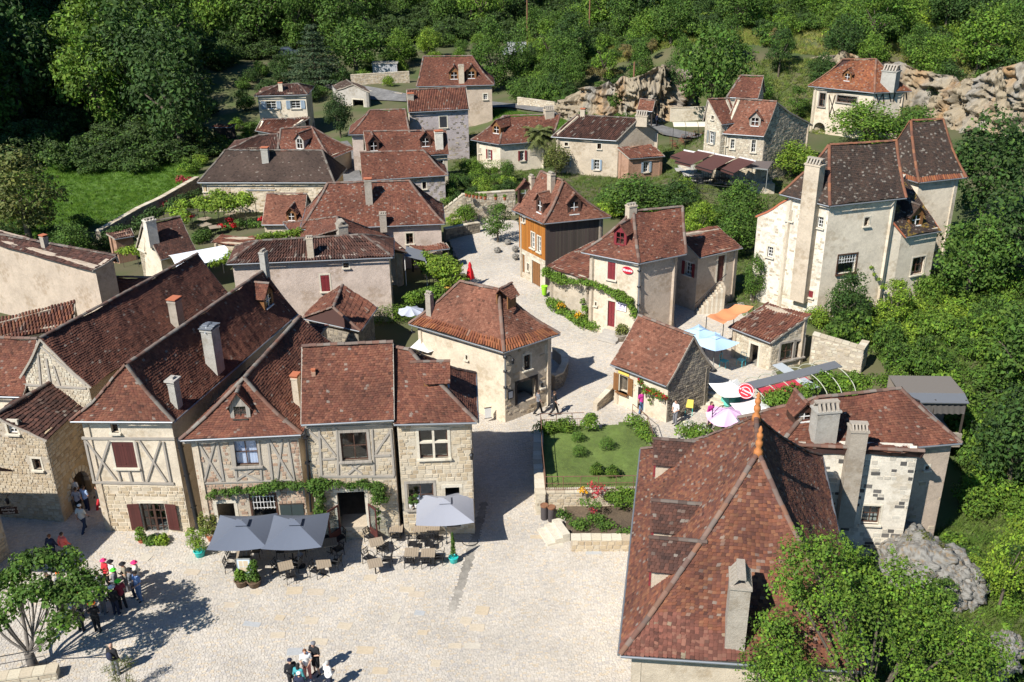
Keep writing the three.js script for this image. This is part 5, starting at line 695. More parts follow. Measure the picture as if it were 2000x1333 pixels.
// limestone cliff: a jagged face that leans back into the hill
{
  const C = [[5.19, 4.8, -130.39], [8.3, 4.8, -125.6], [13.3, 4.9, -122.93], [17.15, 5, -122.81], [20.69, 5.2, -122.84], [29.92, 3.31, -134], [35.81, 5.98, -128], [41.03, 8, -122], [48.23, 6.64, -117], [49.69, 6.6, -113], [51.91, 7.64, -109], [57.35, 8.27, -102]].map(V3), top = [1.5, 3.6, 5.2, 6, 6.4, 6.4, 5.5, 5, 5, 4.4, 5.5, 8];
  const n = 640, m = 46, pos = [], col = [], uv = [], idx = [], curve = new THREE.CatmullRomCurve3(C), N = (x, y, z, f) => noise3(x * f, y * f, z * f);
  for (let i = 0; i <= n; i++) for (let j = 0; j <= m; j++) {
    const u = i / n, p = curve.getPoint(u), tg = curve.getTangent(u), back = V(tg.z, 0, -tg.x).normalize(), k = u * (C.length - 1), H = lerp(top[Math.floor(k)], top[Math.min(Math.floor(k) + 1, C.length - 1)], k % 1), t = j / m;
    const y = p.y - 1 + (t < 0.8 ? (t / 0.8) * (H + 1) : H + 1 + (t - 0.8) * 3), lean = t < 0.8 ? 2.2 * t : 1.8 + (t - 0.8) * 40;
    const q = p.clone().addScaledVector(back, lean + 1.3 * N(p.x, y, p.z, 0.16) + 1.1 * Math.abs(N(p.x, y * 0.5, p.z, 0.4)) + 0.55 * Math.abs(N(p.x, y * 0.7, p.z, 1.1)) + 0.25 * N(p.x, y, p.z, 2.6) + 0.35 * Math.round(2 * N(p.x * 0.4, y * 2.2, p.z * 0.4, 0.5))); q.y = y + 0.5 * N(p.x, y, p.z, 0.3); if (t > 0.8) q.y = lerp(q.y, groundAt(q.x, q.z) - 0.4, Math.min(1, (t - 0.8) * 6));
    pos.push(q.x, q.y, q.z); uv.push(q.x + q.z, q.y);
    const c = LIN(0.35, 0.29, 0.205).lerp(LIN(0.38, 0.24, 0.12), clamp(N(p.x + 40, y * 0.5, p.z, 0.3) * 1.3 - 0.15 + 0.3 * N(p.x, y, p.z, 2), 0, 1)).lerp(LIN(0.30, 0.28, 0.25), clamp(N(p.x, y * 0.25 + 30, p.z, 0.5) * 1.3 + 0.4 * N(p.x, y, p.z, 3) - 0.2, 0, 0.8));
    if (t > 0.86) c.lerp(LIN(0.12, 0.15, 0.04), 0.9); c.toArray(col, col.length);
  }
  for (let i = 0; i < n; i++) for (let j = 0; j < m; j++) { const a = i * (m + 1) + j, b = a + m + 1; idx.push(a, b, a + 1, b, b + 1, a + 1); }
  const g = new THREE.BufferGeometry(); g.setAttribute('position', new THREE.Float32BufferAttribute(pos, 3)); g.setAttribute('uv', new THREE.Float32BufferAttribute(uv, 2)); g.setAttribute('color', new THREE.Float32BufferAttribute(col, 3)); g.setIndex(idx); g.computeVertexNormals();
  part('cliff', g, M.rock, scene, 'structure');
}
// rocky outcrop below the slope house
function boulder(r, s, f = 1) { const g = new THREE.SphereGeometry(1, f > 1.9 ? 26 : 40, f > 1.9 ? 18 : 28), p = g.attributes.position, col = []; reseed(s); const o = rr(0, 99); for (let i = 0; i < p.count; i++) { const v = V(p.getX(i), p.getY(i), p.getZ(i)), k = 1 + 0.28 * noise3(v.x * 1.3 + o, v.y * 1.3, v.z * 1.3) + 0.14 * (0.4 - Math.abs(noise3(v.x * 2.2 * f + o, v.y * 2.2 * f, v.z * 2.2 * f))) + 0.05 * (0.4 - Math.abs(noise3(v.x * 6 * f, v.y * 6 * f + o, v.z * 6 * f))) + 0.015 * noise3(v.x * 14 * f, v.y * 14 * f, v.z * 14 * f); p.setXYZ(i, v.x * k * r[0], v.y * k * r[1], v.z * k * r[2]); const q = noise3(v.x * 2.6 + o, v.y * 2.6, v.z * 2.6); LIN(0.27, 0.26, 0.24).lerp(LIN(0.13, 0.12, 0.105), clamp(q * 1.3 + 0.5 * noise3(v.x * 9, v.y * 9, v.z * 9 + o), 0, 1)).lerp(LIN(0.25, 0.15, 0.05), noise3(v.x * 5 + o, v.y * 5, v.z * 5) > 0.6 ? 0.6 : 0).toArray(col, i * 3); } g.setAttribute('color', new THREE.Float32BufferAttribute(col, 3)); g.computeVertexNormals(); return g; }
// wooded spur to the left of the picture, whose shadow falls on the wood beyond the meadow
{
  const g = new THREE.PlaneGeometry(90, 110, 45, 55).rotateX(-Math.PI / 2), p = g.attributes.position, col = [];
  for (let i = 0; i < p.count; i++) { const x = p.getX(i), z = p.getZ(i), k = clamp(1 - Math.abs(x) / 40, 0, 1), m = clamp(1 - Math.abs(z) / 52, 0, 1), y = 58 * Math.min(1, k * 3.2) * Math.min(1, m * 2.6) + 4 * noise2(x * 0.1, z * 0.1) - 6; p.setY(i, y); LIN(0.09, 0.13, 0.035).lerp(LIN(0.42, 0.37, 0.29), clamp(noise2(x * 0.2, z * 0.2), 0, 1)).toArray(col, i * 3); }
  g.setAttribute('color', new THREE.Float32BufferAttribute(col, 3)); g.computeVertexNormals();
  const m = part('hill', g, M.rock, scene, 'structure'); m.position.set(-116, 0, -126);
}

// ---------------------------------------------------------------- trees, shrubs, vines
// a crown: many small folded leaves set on lobes; lobes are [x, y, z, rx, ry, rz]
function leaves(lobes, n, size, s, o = {}) {
  reseed(s);
  const wts = lobes.map((l) => l[3] * l[5] + l[3] * l[4]), tot = wts.reduce((a, b) => a + b, 0), pos = new Float32Array(n * 18), col = new Float32Array(n * 18), nor = new Float32Array(n * 18);
  const tint = lobes.map(() => rr(0.8, 1.2)); let k = 0;
  for (let li = 0; li < lobes.length; li++) {
    const [cx, cy, cz, rx, ry, rz] = lobes[li], cnt = li === lobes.length - 1 ? n - k : Math.min(n - k, Math.round((n * wts[li]) / tot));
    for (let i = 0; i < cnt; i++, k++) {
      const u = rr(-0.75, 1), a = rr(0, Math.PI * 2), q = Math.sqrt(1 - u * u), rad = Math.pow(rnd(), 0.35) * 1.05 * (1 + 0.18 * Math.sin(a * 3 + li) * q), d = V(q * Math.cos(a), u, q * Math.sin(a));
      const c = V(cx + d.x * rx * rad, cy + d.y * ry * rad, cz + d.z * rz * rad), nn = d.clone().multiplyScalar(0.8).add(V(rr(-1, 1), rr(-0.4, 1.2), rr(-1, 1)).multiplyScalar(0.8)).normalize();
      const t1 = V(rr(-1, 1), rr(-1, 1), rr(-1, 1)).cross(nn).normalize(), t2 = nn.clone().cross(t1), sz = size * rr(0.45, 1.45), wd = sz * (o.narrow ?? 0.55);
      const A = c.clone().addScaledVector(t2, -sz / 2), B = c.clone().addScaledVector(t1, wd / 2).addScaledVector(nn, sz * 0.1), T = c.clone().addScaledVector(t2, sz / 2), D = c.clone().addScaledVector(t1, -wd / 2).addScaledVector(nn, sz * 0.1);
      const P = [A, B, T, A, T, D], g = rr(0.7, 1.3) * tint[li], hue = rr(0.85, 1.2), young = rnd() < (o.young ?? 0.1) ? 1.5 : 1;
      for (let v = 0; v < 6; v++) { const b = k * 18 + v * 3; P[v].toArray(pos, b); nn.toArray(nor, b); col[b] = g * hue * young; col[b + 1] = g * young; col[b + 2] = g * 0.9; }
    }
  }
  const G = new THREE.BufferGeometry(); G.setAttribute('position', new THREE.BufferAttribute(pos, 3)); G.setAttribute('normal', new THREE.BufferAttribute(nor, 3)); G.setAttribute('color', new THREE.BufferAttribute(col, 3));
  return G;
}
const leafMat = (r, g, b) => { const m = M.leaf.clone(); m.color = LIN(r, g, b); return m; };
const L = { deep: leafMat(0.032, 0.067, 0.015), dark: leafMat(0.049, 0.101, 0.020), mid: leafMat(0.082, 0.157, 0.023), fresh: leafMat(0.124, 0.217, 0.025), bright: leafMat(0.183, 0.280, 0.030), olive: leafMat(0.146, 0.168, 0.046), blue: leafMat(0.052, 0.091, 0.041), straw: leafMat(0.20, 0.17, 0.07), rustred: leafMat(0.22, 0.09, 0.05), white: leafMat(0.6, 0.6, 0.55), red: leafMat(0.40, 0.012, 0.02), pinkred: leafMat(0.42, 0.05, 0.07), yellow: leafMat(0.62, 0.36, 0.015) };
function lobesIn(n, s, rx, ry, rz, cy, r0, r1, flat = 0.8) { reseed(s); const o = []; for (let i = 0; i < n; i++) { const a = i * 2.4 + rr(-0.3, 0.3), u = rr(-0.85, 1), q = Math.sqrt(1 - u * u) * rr(0.45, 1), r = rr(r0, r1); o.push([Math.cos(a) * q * rx, cy + u * ry, Math.sin(a) * q * rz, r, r * flat, r]); } return o; }
function limbs(h, r, s, spread, n = 6, top = 0.75) {
  reseed(s); const g = [tube([0, -0.4, 0], [0.08 * h * rr(-1, 1) * 0.3, h * 0.45, 0], r, r * 0.75, 8)];
  for (let i = 0; i < n; i++) { const a = i * 2.4 + rr(-0.4, 0.4), y0 = h * rr(0.3, 0.5); g.push(tube([0, y0, 0], [Math.cos(a) * spread * rr(0.6, 1), h * rr(0.55, top), Math.sin(a) * spread * rr(0.6, 1)], r * 0.5, r * 0.16, 6)); }
  return merge(g);
}
// tree kinds, all 10 m tall and 8 m wide before scaling
const KIND = {
  broad: { crown: leaves(lobesIn(40, 3, 2.9, 3.7, 2.9, 5.1, 1.0, 1.7), 5200, 0.36, 31), trunk: limbs(8, 0.28, 5, 2.4) },
  oak: { crown: leaves(lobesIn(46, 8, 3.1, 3.6, 3.1, 5.0, 0.8, 1.5), 5200, 0.34, 37), trunk: limbs(7.5, 0.32, 9, 2.8) },
  loose: { crown: leaves(lobesIn(34, 19, 2.8, 3.9, 2.8, 5.5, 0.7, 1.35), 3800, 0.34, 41, { young: 0.2 }), trunk: limbs(8.5, 0.22, 12, 2.2, 8, 0.85) },
  poplar: { crown: leaves(lobesIn(48, 23, 2.6, 4.4, 2.6, 5.0, 0.9, 1.5), 7000, 0.32, 43), trunk: limbs(8, 0.25, 14, 1.6) },
  spire: { crown: leaves(lobesIn(40, 27, 2.2, 4.4, 2.2, 4.8, 0.9, 1.6, 1.3), 3200, 0.3, 47), trunk: limbs(6, 0.25, 15, 0.6) },
  cedar: { crown: leaves((() => { reseed(91); const o = []; for (let k = 0; k < 11; k++) { const y = 1.6 + k * 0.8, r = 4.1 * (1 - k / 12); for (let j = 0; j < 7; j++) { const a = j * 0.9 + k, q = r * rr(0.35, 0.85); o.push([Math.cos(a) * q, y + rr(-0.2, 0.2), Math.sin(a) * q, r * 0.36 + 0.3, 0.3, r * 0.36 + 0.3]); } } return o; })(), 7500, 0.4, 53, { narrow: 0.32 }), trunk: merge([tube([0, -0.4, 0], [0, 9.6, 0], 0.34, 0.05, 8)]) },
};
// shrubs, 2 m tall and 3 m wide before scaling
const SHRUB = {
  round: { crown: leaves(lobesIn(16, 61, 0.95, 0.55, 0.95, 1.0, 0.4, 0.75), 2200, 0.17, 63), trunk: limbs(1.2, 0.05, 65, 0.6, 5) },
  wild: { crown: leaves(lobesIn(20, 71, 1.15, 0.7, 1.15, 1.0, 0.25, 0.6), 2200, 0.18, 73, { young: 0.25 }), trunk: limbs(1.3, 0.04, 75, 0.8, 6) },
  low: { crown: leaves(lobesIn(14, 81, 1.2, 0.3, 1.2, 0.6, 0.3, 0.6, 0.7), 1700, 0.17, 83), trunk: limbs(0.8, 0.04, 85, 0.7, 5) },
};
let treeCount = 0;
const nearTo = (x, z, list) => list.reduce((b, [px, pz, w]) => { const d = Math.hypot(px - x, pz - z); return d < b[0] ? [d, w] : b; }, [1e9, ''])[1], tone = { mid: 'mid-green', fresh: 'fresh green', bright: 'bright yellow-green', dark: 'dark green', straw: 'straw-coloured', olive: 'olive' }, form = { wild: 'ragged', round: 'rounded', low: 'low spreading' };
function tree(kind, mat, x, y, z, h, w, label, group, name = 'tree', category = 'tree') {
  const P = KIND[kind], t = thing(name, label, category, [x, y, z], (treeCount++ * 2.399) % 6.283, group);
  t.scale.set(w / 8, h / 10, w / 8);
  part('trunk', P.trunk, M.bark, t); part('crown', P.crown, L[mat], t);
  return t;
}
function shrub(kind, mat, x, y, z, h, w, label, group, name = 'shrub', category = 'shrub') {
  const P = SHRUB[kind], t = thing(name, label, category, [x, y, z], (treeCount++ * 2.399) % 6.283, group);
  t.scale.set(w / 3, h / 2, w / 3);
  part('stems', P.trunk, M.bark, t); part('foliage', P.crown, L[mat], t);
  return t;
}
// --- single trees that stand out
tree('cedar', 'blue', -30.72, 3.71, -158.6, 9.72, 9.83, 'dark layered conifer behind the blue-shuttered villa');
tree('broad', 'mid', -25.04, 4.26, -164.57, 10.32, 10.58, 'big round dark tree beside the grey shed');
tree('broad', 'fresh', -18.18, 4.81, -171.04, 6.88, 5.43, 'round green tree just right of the grey shed');
tree('broad', 'bright', -14.01, 5.45, -178.01, 5.56, 5.27, 'bright green round tree above the roadside roof');
tree('poplar', 'mid', -2.43, 4.16, -150.34, 10.78, 6.85, 'tall billowing tree beside the roadside house');
tree('oak', 'mid', 1.49, 4.98, -151.9, 7.75, 5.18, 'rounded tree between the billowing tree and white van');
tree('spire', 'bright', 3.41, 7.04, -164.21, 4.66, 1.43, 'narrow bright green column tree by the white van');
tree('spire', 'deep', 9.43, 4.59, -130.47, 3.95, 1.36, 'small dark cypress at the foot of the cliff');
tree('broad', 'mid', 24.94, 4.78, -120.32, 13.17, 9.5, 'tall leafy tree standing over the restaurant courtyard');
tree('broad', 'dark', 20.36, 5, -127.03, 7.36, 3.86, 'ivy-dark tree clinging to the cliff above the shelter');
tree('broad', 'fresh', 38.55, 5.82, -104.31, 5.36, 8.32, 'broad green tree in front of the half-timbered hillside house');
tree('broad', 'mid', 42.59, 5.65, -102.46, 5.4, 6.55, 'second broad tree beside the hillside house');
tree('broad', 'dark', 42.02, 3.84, -83.18, 10.64, 8.7, 'large dark tree right of the mossy tower');
tree('oak', 'dark', 38.24, 3.73, -68.51, 9.44, 8.92, 'huge dark tree at the right picture edge');
tree('broad', 'mid', 34.22, 2.46, -67.66, 7.98, 6.18, 'full green tree below the mossy tower');
tree('oak', 'mid', 33.54, -0.3, -56.62, 8.73, 7.13, 'leafy tree hanging over the right slope');
tree('broad', 'dark', 28.72, -1.62, -47.89, 8.07, 5.71, 'dark tree in shade beside the slope house');
tree('loose', 'bright', 23.44, -1.04, -37.44, 5.81, 2.99, 'small yellow-green tree with forked pale trunk');
tree('oak', 'olive', -45.04, 1.96, -87.09, 9.8, 8.41, 'bushy olive-green tree at the meadow edge');
tree('broad', 'mid', -39.86, 1.54, -84.19, 3.65, 3.97, 'small leafy tree behind the bare plaster wall');
tree('loose', 'mid', -1.19, 2.18, -85.13, 3.79, 3.67, 'small airy tree in the paved square by boarded house');
tree('broad', 'mid', 11.92, 2.69, -89.45, 4.84, 6.86, 'dense dark bush-tree behind the boarded house');
tree('oak', 'dark', 15.66, 2.61, -88.24, 4.7, 5.33, 'dense round tree beneath the brown awnings');
tree('broad', 'mid', 21.18, 2.58, -85.78, 5.31, 5.2, 'round glossy tree beside the terrace wall');
tree('broad', 'mid', 19.16, 2.27, -79.04, 5.24, 4.41, 'lower round tree in front of the terrace wall');
tree('loose', 'bright', 16.72, 2.43, -82.76, 4.26, 3.67, 'light green feathery tree behind the sign house');
tree('broad', 'bright', 29.04, 4.45, -98.25, 3.98, 5.81, 'bright green tree between terrace house and tall house');
tree('oak', 'dark', 24.08, 2.07, -64.14, 5.19, 3.52, 'dark shrub-tree against the tall pale house');
tree('loose', 'bright', 27.32, 2.05, -64.09, 4.15, 3.33, 'bright leggy tree climbing the tall pale house');
tree('oak', 'mid', 18.65, 2.32, -69.61, 4.18, 2.38, 'slim ivy-like tree beside the stone steps');
tree('broad', 'mid', -24.02, 2.04, -113.67, 3.36, 2.43, 'little tree in the lane by the dark-windowed houses');
tree('broad', 'deep', -22.48, 2.26, -129.42, 6.24, 4.1, 'shady tree beside the small grey garage');
// --- the wood beyond the meadow and over the hill
{
  reseed(4242);
  const spots = [], road = [[-29.05, -159.87], [-2.45, -140.9], [15.77, -122.02]];
  let tries = 0;
  while (spots.length < 235 && tries++ < 9000) {
    const z = -rr(114, 300), x = rr(-0.6, 0.6) * -z, px = (x / -z) * 1900 + 1000;
    if (px < -80 || px > 2080) continue;
    const y = groundAt(x, z), d = Math.hypot(x, z), row = 666 - 1900 * Math.tan(Math.atan2(y - 31, d) + 0.4276);
    if (z > -165 && px > 480 && px < 2100) continue;
    if (z > -178 && px > 380 && px < 1060) continue;
    if (z > -205 && px > 740 && px < 1100) continue;
    if (px < 430 && z > -117 - rr(0, 5)) continue;
    if (row > 330) continue;
    const gap = 4.6 + (-z - 120) * 0.012;
    if (spots.some(([a, b]) => Math.hypot(a - x, b - z) < gap)) continue;
    spots.push([x, z, y, px, d]);
  }
  const words = { broad: 'round', oak: 'spreading', loose: 'airy', poplar: 'tall', cedar: 'layered' };
  const front = (z) => (z > -165 ? 'front row' : z > -210 ? 'middle row' : 'back row'), where = (px) => (px < 120 ? 'at the left picture edge' : px < 260 ? 'left of the meadow top' : px < 400 ? 'straight above the meadow' : px < 560 ? 'above the garden shed' : px < 720 ? 'behind the dark conifer' : px < 900 ? 'above the roadside wall' : px < 1060 ? 'behind the white van' : px < 1200 ? 'left above the cliff' : px < 1400 ? 'above the cliff middle' : px < 1600 ? 'above the terrace house' : px < 1800 ? 'above the hillside house' : 'in the top right corner');
  for (const [x, z, y, px] of spots) {
    const left = px < 560, kind = pick(['broad', 'oak', 'broad', 'poplar', left ? 'broad' : 'loose', left ? 'oak' : 'cedar']), mat = pick(['dark', 'mid', 'dark', 'mid', 'mid', 'fresh']), h = rr(12, 17.5) * (kind === 'poplar' ? 1.12 : 1) * (left ? 1.12 : 0.95);
    tree(kind, mat, x, y, z, h, h * rr(0.66, 0.85) * (kind === 'poplar' ? 0.75 : 1), `${words[kind]} ${mat === 'deep' || mat === 'dark' ? 'dark green' : 'green'} tree ${where(px)}, ${front(z)} of the wood`, left ? 'trees of the dark wood beyond the meadow' : px < 1060 ? 'trees behind the car park' : 'trees on the hill above the cliff', 'wood_tree');
  }
}
{ // undergrowth that reads as one mass under the wood
  reseed(5150); const mats = [], cols = [];
  for (let i = 0; i < 2400; i++) { const z = -rr(112, 300), x = rr(-0.6, 0.6) * -z, px = (x / -z) * 1900 + 1000; if ((px > 420 && z > -160) || (px > 540 && px < 1110 && z > -184) || (px < 430 && z > -115 - rr(0, 4)) || px < -120 || px > 2100) continue; const s = rr(1.2, 2.6); mats.push(new THREE.Matrix4().compose(V(x, groundAt(x, z) - 0.2, z), new THREE.Quaternion().setFromEuler(new THREE.Euler(0, rr(0, 6), 0)), V(s, s * rr(0.7, 1.1), s))); const k = rr(0.8, 1.3); cols.push(LIN(0.05 * k, 0.095 * k, 0.018 * k)); }
  const u = instanced('undergrowth', SHRUB.wild.crown, leafMat(1, 1, 1), mats, cols); tag(u, 'dark tangled undergrowth beneath the trees of the wood', 'undergrowth', null, 'stuff');
}
// --- shrubs over the slopes
function scatter(poly, n, gap, make, s) { reseed(s); const xs = poly.map((p) => p[0]), zs = poly.map((p) => p[1]), done = []; let k = 0; while (done.length < n && k++ < n * 60) { const x = rr(Math.min(...xs), Math.max(...xs)), z = rr(Math.min(...zs), Math.max(...zs)); if (!inPoly(x, z, poly) || underHouse(x, z) || done.some(([a, b]) => Math.hypot(a - x, b - z) < gap)) continue; done.push([x, z]); make(x, groundAt(x, z), z); } return done.length; }
scatter([[22.2, -65.29], [27.6, -69.02], [32.15, -70.79], [45.33, -74.72], [31.62, -46.6], [26.61, -47.24], [29.06, -54.58], [26.24, -56.28], [23.19, -55.45], [24.87, -61.85], [21.78, -62.59]], 75, 1.5, (x, y, z) => { const k = pick(['wild', 'round', 'low']), m = pick(['mid', 'fresh', 'bright', 'fresh', 'mid']); shrub(k, m, x, y - 0.15, z, rr(1.6, 3.4), rr(2.4, 4.2), `${form[k]} ${tone[m]} shrub on the slope ${nearTo(x, z, [[...[24.05, -65.23], 'at the tall house corner'], [...[27.69, -67.01], 'below the catslide wing'], [...[31.26, -66.42], 'under the mossy tower'], [...[37.78, -67.44], 'at the right edge by the huge tree'], [...[25.51, -60.39], 'by the old stained wall'], [...[29.36, -60.27], 'in mid slope'], [...[34.64, -60.52], 'at the right edge, mid slope'], [...[27.57, -56.24], 'above the dining shelter'], [...[30.41, -53.89], 'beside the slope house eave'], [...[30.14, -47.99], 'low on the right edge']])}`, 'shrubs on the overgrown slope'); }, 901);
scatter([[26.02, -47.25], [32.72, -48.69], [21.91, -28.25], [16.21, -28.34], [22.63, -41.21]], 12, 1.7, (x, y, z) => shrub(pick(['wild', 'low']), pick(['mid', 'fresh', 'dark']), x, y - 0.15, z, rr(1.0, 2.0), rr(2.0, 3.2), 'low shrub in the rocky corner below the slope house', 'shrubs in the rocky corner'), 907);
const hill = [[5.27, 4.8, -132.44], [9.87, 2.51, -150], [15.99, 3.38, -149], [24.56, 4.74, -145], [30.82, 5.01, -139], [37.03, 6.71, -133], [42.96, 7.53, -128], [49.62, 7.44, -121], [53.9, 8.71, -114], [61.23, 9.74, -108], [87.52, 13.85, -160], [44.67, 12.92, -175], [19.43, 10.48, -185], [4.19, 6.24, -172]].map((p) => [p[0], p[2]]);
const hangs = scatter([[6.34, 5, -126.04], [21.68, 5.4, -123.05], [28.93, 5.36, -130], [37.12, 7.32, -126], [38.59, 8.88, -132], [26.01, 6.86, -150], [7.53, 3.31, -150]].map((p) => [p[0], p[2]]), 38, 1.2, (x, y, z) => { const m = pick(['mid', 'fresh', 'dark', 'mid', 'straw']), px = (x / -z) * 1900 + 1000; shrub('wild', m, x, y + rr(0.3, 1.6), z, rr(1.2, 2.6), rr(1.8, 3.6), `${tone[m]} shrub rooted on the cliff ${px < 1180 ? 'left end' : px < 1270 ? 'above the utility pole' : px < 1380 ? 'beside the ivy-dark tree' : px < 1480 ? 'behind the courtyard tree' : 'near the upper house'}`, 'shrubs rooted on the cliff'); }, 929);
const hillShrubs = []; scatter(hill, 290, 1.5, (x, y, z) => { const px = (x / -z) * 1900 + 1000; if (px > 1400 && px < 1640 && z > -152 && rnd() < 0.62) return; hillShrubs.push([x, y - 0.2, z, pick(['wild', 'round', 'wild']), pick(['mid', 'fresh', 'mid', 'dark', 'bright']), rr(1.8, 4), rr(3, 5.5)]); }, 911);
hillShrubs.sort((a, b) => b[2] - a[2]);
const hillMarks = [[...[9.84, 4.81, -150], 'left of the cliff top'], [...[20.3, 7.84, -154], 'over the cliff middle'], [...[26.95, 9.55, -152], 'beside the tall courtyard tree'], [...[34.89, 10.42, -140], 'above the terrace house roof'], [...[42.71, 11.96, -138], 'above the hillside house ridge'], [...[51.04, 11.64, -130], 'right of the hillside house'], [...[59.44, 11.81, -128], 'over the right cliff'], [...[66.01, 13.25, -126], 'in the top right corner']].map((p) => [p[0], p[2], p[3]]);
for (const [x, y, z, k, m, h, w] of hillShrubs.slice(0, 55)) shrub(k, m, x, y, z, h, w, `${form[k]} ${tone[m]} hillside shrub ${nearTo(x, z, hillMarks)}`, 'shrubs on the hillside above the cliff');
{ const rest = hillShrubs.slice(55), c = { mid: [0.073, 0.14, 0.022], fresh: [0.11, 0.194, 0.024], dark: [0.044, 0.09, 0.019], bright: [0.162, 0.25, 0.029] }; tag(instanced('hillside_scrub', SHRUB.wild.crown, leafMat(1, 1, 1), rest.map(([x, y, z, , , h, w]) => new THREE.Matrix4().compose(V(x, y, z), new THREE.Quaternion().setFromEuler(new THREE.Euler(0, x * 7, 0)), V(w / 3, h / 2, w / 3))), rest.map((q) => LIN(...c[q[4]]))), 'far scrub covering the top of the hill', 'scrub', null, 'stuff'); }
scatter([[5.43, -136.35], [1.22, -141.5], [0.59, 5.14, -158], [7.09, 6.25, -158], [10.61, 5.18, -150]].map((p) => [p[0], p[2] ?? p[1]]), 22, 2, (x, y, z) => { const m = pick(['mid', 'fresh', 'dark']), px = (x / -z) * 1900 + 1000; shrub('round', m, x, y - 0.2, z, rr(2, 4), rr(3.5, 5), `rounded ${tone[m]} shrub on the bank ${px < 1040 ? 'below the white van' : px < 1080 ? 'right below the column tree' : 'towards the cliff'}`, 'shrubs on the bank beside the road'); }, 913);
scatter([[9.9, -125.01], [16.01, -123.98], [15.79, -122.15], [7.65, -125.8]], 9, 1.2, (x, y, z) => shrub('round', pick(['mid', 'fresh']), x, y, z, rr(1, 1.7), rr(1.6, 2.4), 'low shrub in the row at the cliff foot', 'shrubs at the cliff foot'), 917);
scatter([[-40.06, -116.25], [-38.99, -136.48], [-36.15, -139.69], [-32.68, -124.72], [-36.88, -123.03], [-36.81, -112.5]], 20, 1.6, (x, y, z) => shrub(pick(['wild', 'low']), pick(['fresh', 'bright', 'mid']), x, y, z, rr(1, 2.2), rr(2, 3.4), 'sunlit vine row bush on the terraces beside the brown roof', 'vines on the terraces by the brown roof'), 919);
scatter([[-5.99, -85.27], [-3.28, -89.45], [0.18, -93.99], [0.82, -105.27], [-5.02, -110.05], [-6.27, -99.85]], 26, 1.3, (x, y, z) => shrub(pick(['round', 'wild', 'low']), pick(['fresh', 'mid', 'dark', 'bright']), x, y + 0.4, z, rr(1.2, 2.2), rr(1.6, 2.6), 'garden shrub on the terrace with the clipped hedge', 'garden shrubs by the clipped hedge'), 921);
scatter([[8.49, -95.37], [17.24, -94.95], [23.36, -83.99], [20.66, -80.22], [16.48, -87.29], [9.91, -88.84]], 30, 1.4, (x, y, z) => { const k = pick(['round', 'wild']), m = pick(['fresh', 'mid', 'bright']), px = (x / -z) * 1900 + 1000; shrub(k, m, x, y, z, rr(1.5, 2.6), rr(2.4, 3.6), `${form[k]} ${tone[m]} shrub ${px < 1240 ? 'behind the boarded house' : px < 1340 ? 'under the brick annex' : px < 1420 ? 'at the terrace wall foot' : 'beside the tall house corner'}`, 'shrubs behind the sign house'); }, 923);
scatter([[-45.08, -81.11], [-37.19, -84.05], [-37.13, -89], [-42.02, -94.03], [-51.14, -93.82]], 10, 1.8, (x, y, z) => shrub('wild', pick(['dark', 'mid']), x, y, z, rr(1.2, 2.2), rr(2, 3), 'dark shrub between the meadow and the plaster house', 'shrubs by the plaster house'), 925);
scatter([[-37.45, -139.43], [-26.98, -146.93], [-24.23, -160.96], [-37.63, 5.41, -170], [-42.98, 5.41, -160]].map((p) => [p[0], p[2] ?? p[1]]), 16, 2.4, (x, y, z) => { const m = pick(['dark', 'mid', 'dark']); shrub(pick(['wild', 'round']), m, x, y - 0.2, z, rr(2, 4), rr(3, 5), `${tone[m]} bush on the shady bank ${(x / -z) * 1900 + 1000 < 560 ? 'left of the blue-shuttered villa' : 'behind the villa roof'}`, 'bushes on the bank by the villa'); }, 931);
scatter([[-30.96, 5.86, -172], [-9.15, 4.9, -196], [0.84, 6.19, -200], [-2.8, 5.24, -168], [-19.75, 4.28, -165], [-18.22, -151.04]].map((p) => [p[0], p[2] ?? p[1]]), 20, 3, (x, y, z) => { const m = pick(['fresh', 'mid', 'bright']); shrub('round', m, x, y - 0.2, z, rr(1.6, 3.2), rr(2.5, 4.2), `${tone[m]} bush near the car park ${(x / -z) * 1900 + 1000 < 800 ? 'above the grey shed' : 'above the roadside house'}`, 'bushes near the car park'); }, 933);
for (const [i, t] of [[30.48, 5.89, -120.05, 5.65, 3.9], [25.68, 7.33, -109.49, 3.46, 3], [34.68, 6.34, -117.59, 4.06, 3.58], [38.31, 8.72, -121.68, 5.19, 3.79], [18.07, 5.82, -135.57, 8.13, 4.23], [13.76, 6.08, -142.4, 7.77, 5.15], [9.37, 5.01, -142.61, 6.79, 4.44], [52.11, 7.12, -117.69, 6.27, 4.93], [57.62, 7.63, -117.83, 7.12, 5.54], [45.15, 10.13, -123.8, 5.81, 4.47], [23.18, 6.95, -132.76, 7.93, 4.13], [33.99, 10.07, -125.08, 6.17, 4.51], [50.98, 10.61, -124.22, 6.11, 5.12], [60.99, 8.54, -117.55, 7.63, 5.51], [7.02, 5.6, -147.86, 7.33, 4.58], [41.73, 11.15, -125.54, 6.75, 5.16], [28.62, 9.96, -130.25, 7.65, 4.69]].entries()) tree(['broad', 'oak', 'loose'][i % 3], ['mid', 'fresh', 'mid', 'dark'][i % 4], ...t, `${['round', 'spreading', 'airy'][i % 3]} tree ${['left beside the upper house', 'between courtyard tree and upper house', 'right of the upper house gable', 'above the hillside house chimney line', 'on the cliff top by the pole', 'left on the cliff top', 'at the left cliff end', 'right of the hillside house', 'on the right cliff', 'just above the hillside house', 'behind the ivy-dark tree', 'high behind the upper house', 'high above the right cliff', 'at the top right edge', 'on the bank behind the white van', 'top, over the hillside house', 'top, over the courtyard tree'][i]}`, 'trees standing singly on the hillside');
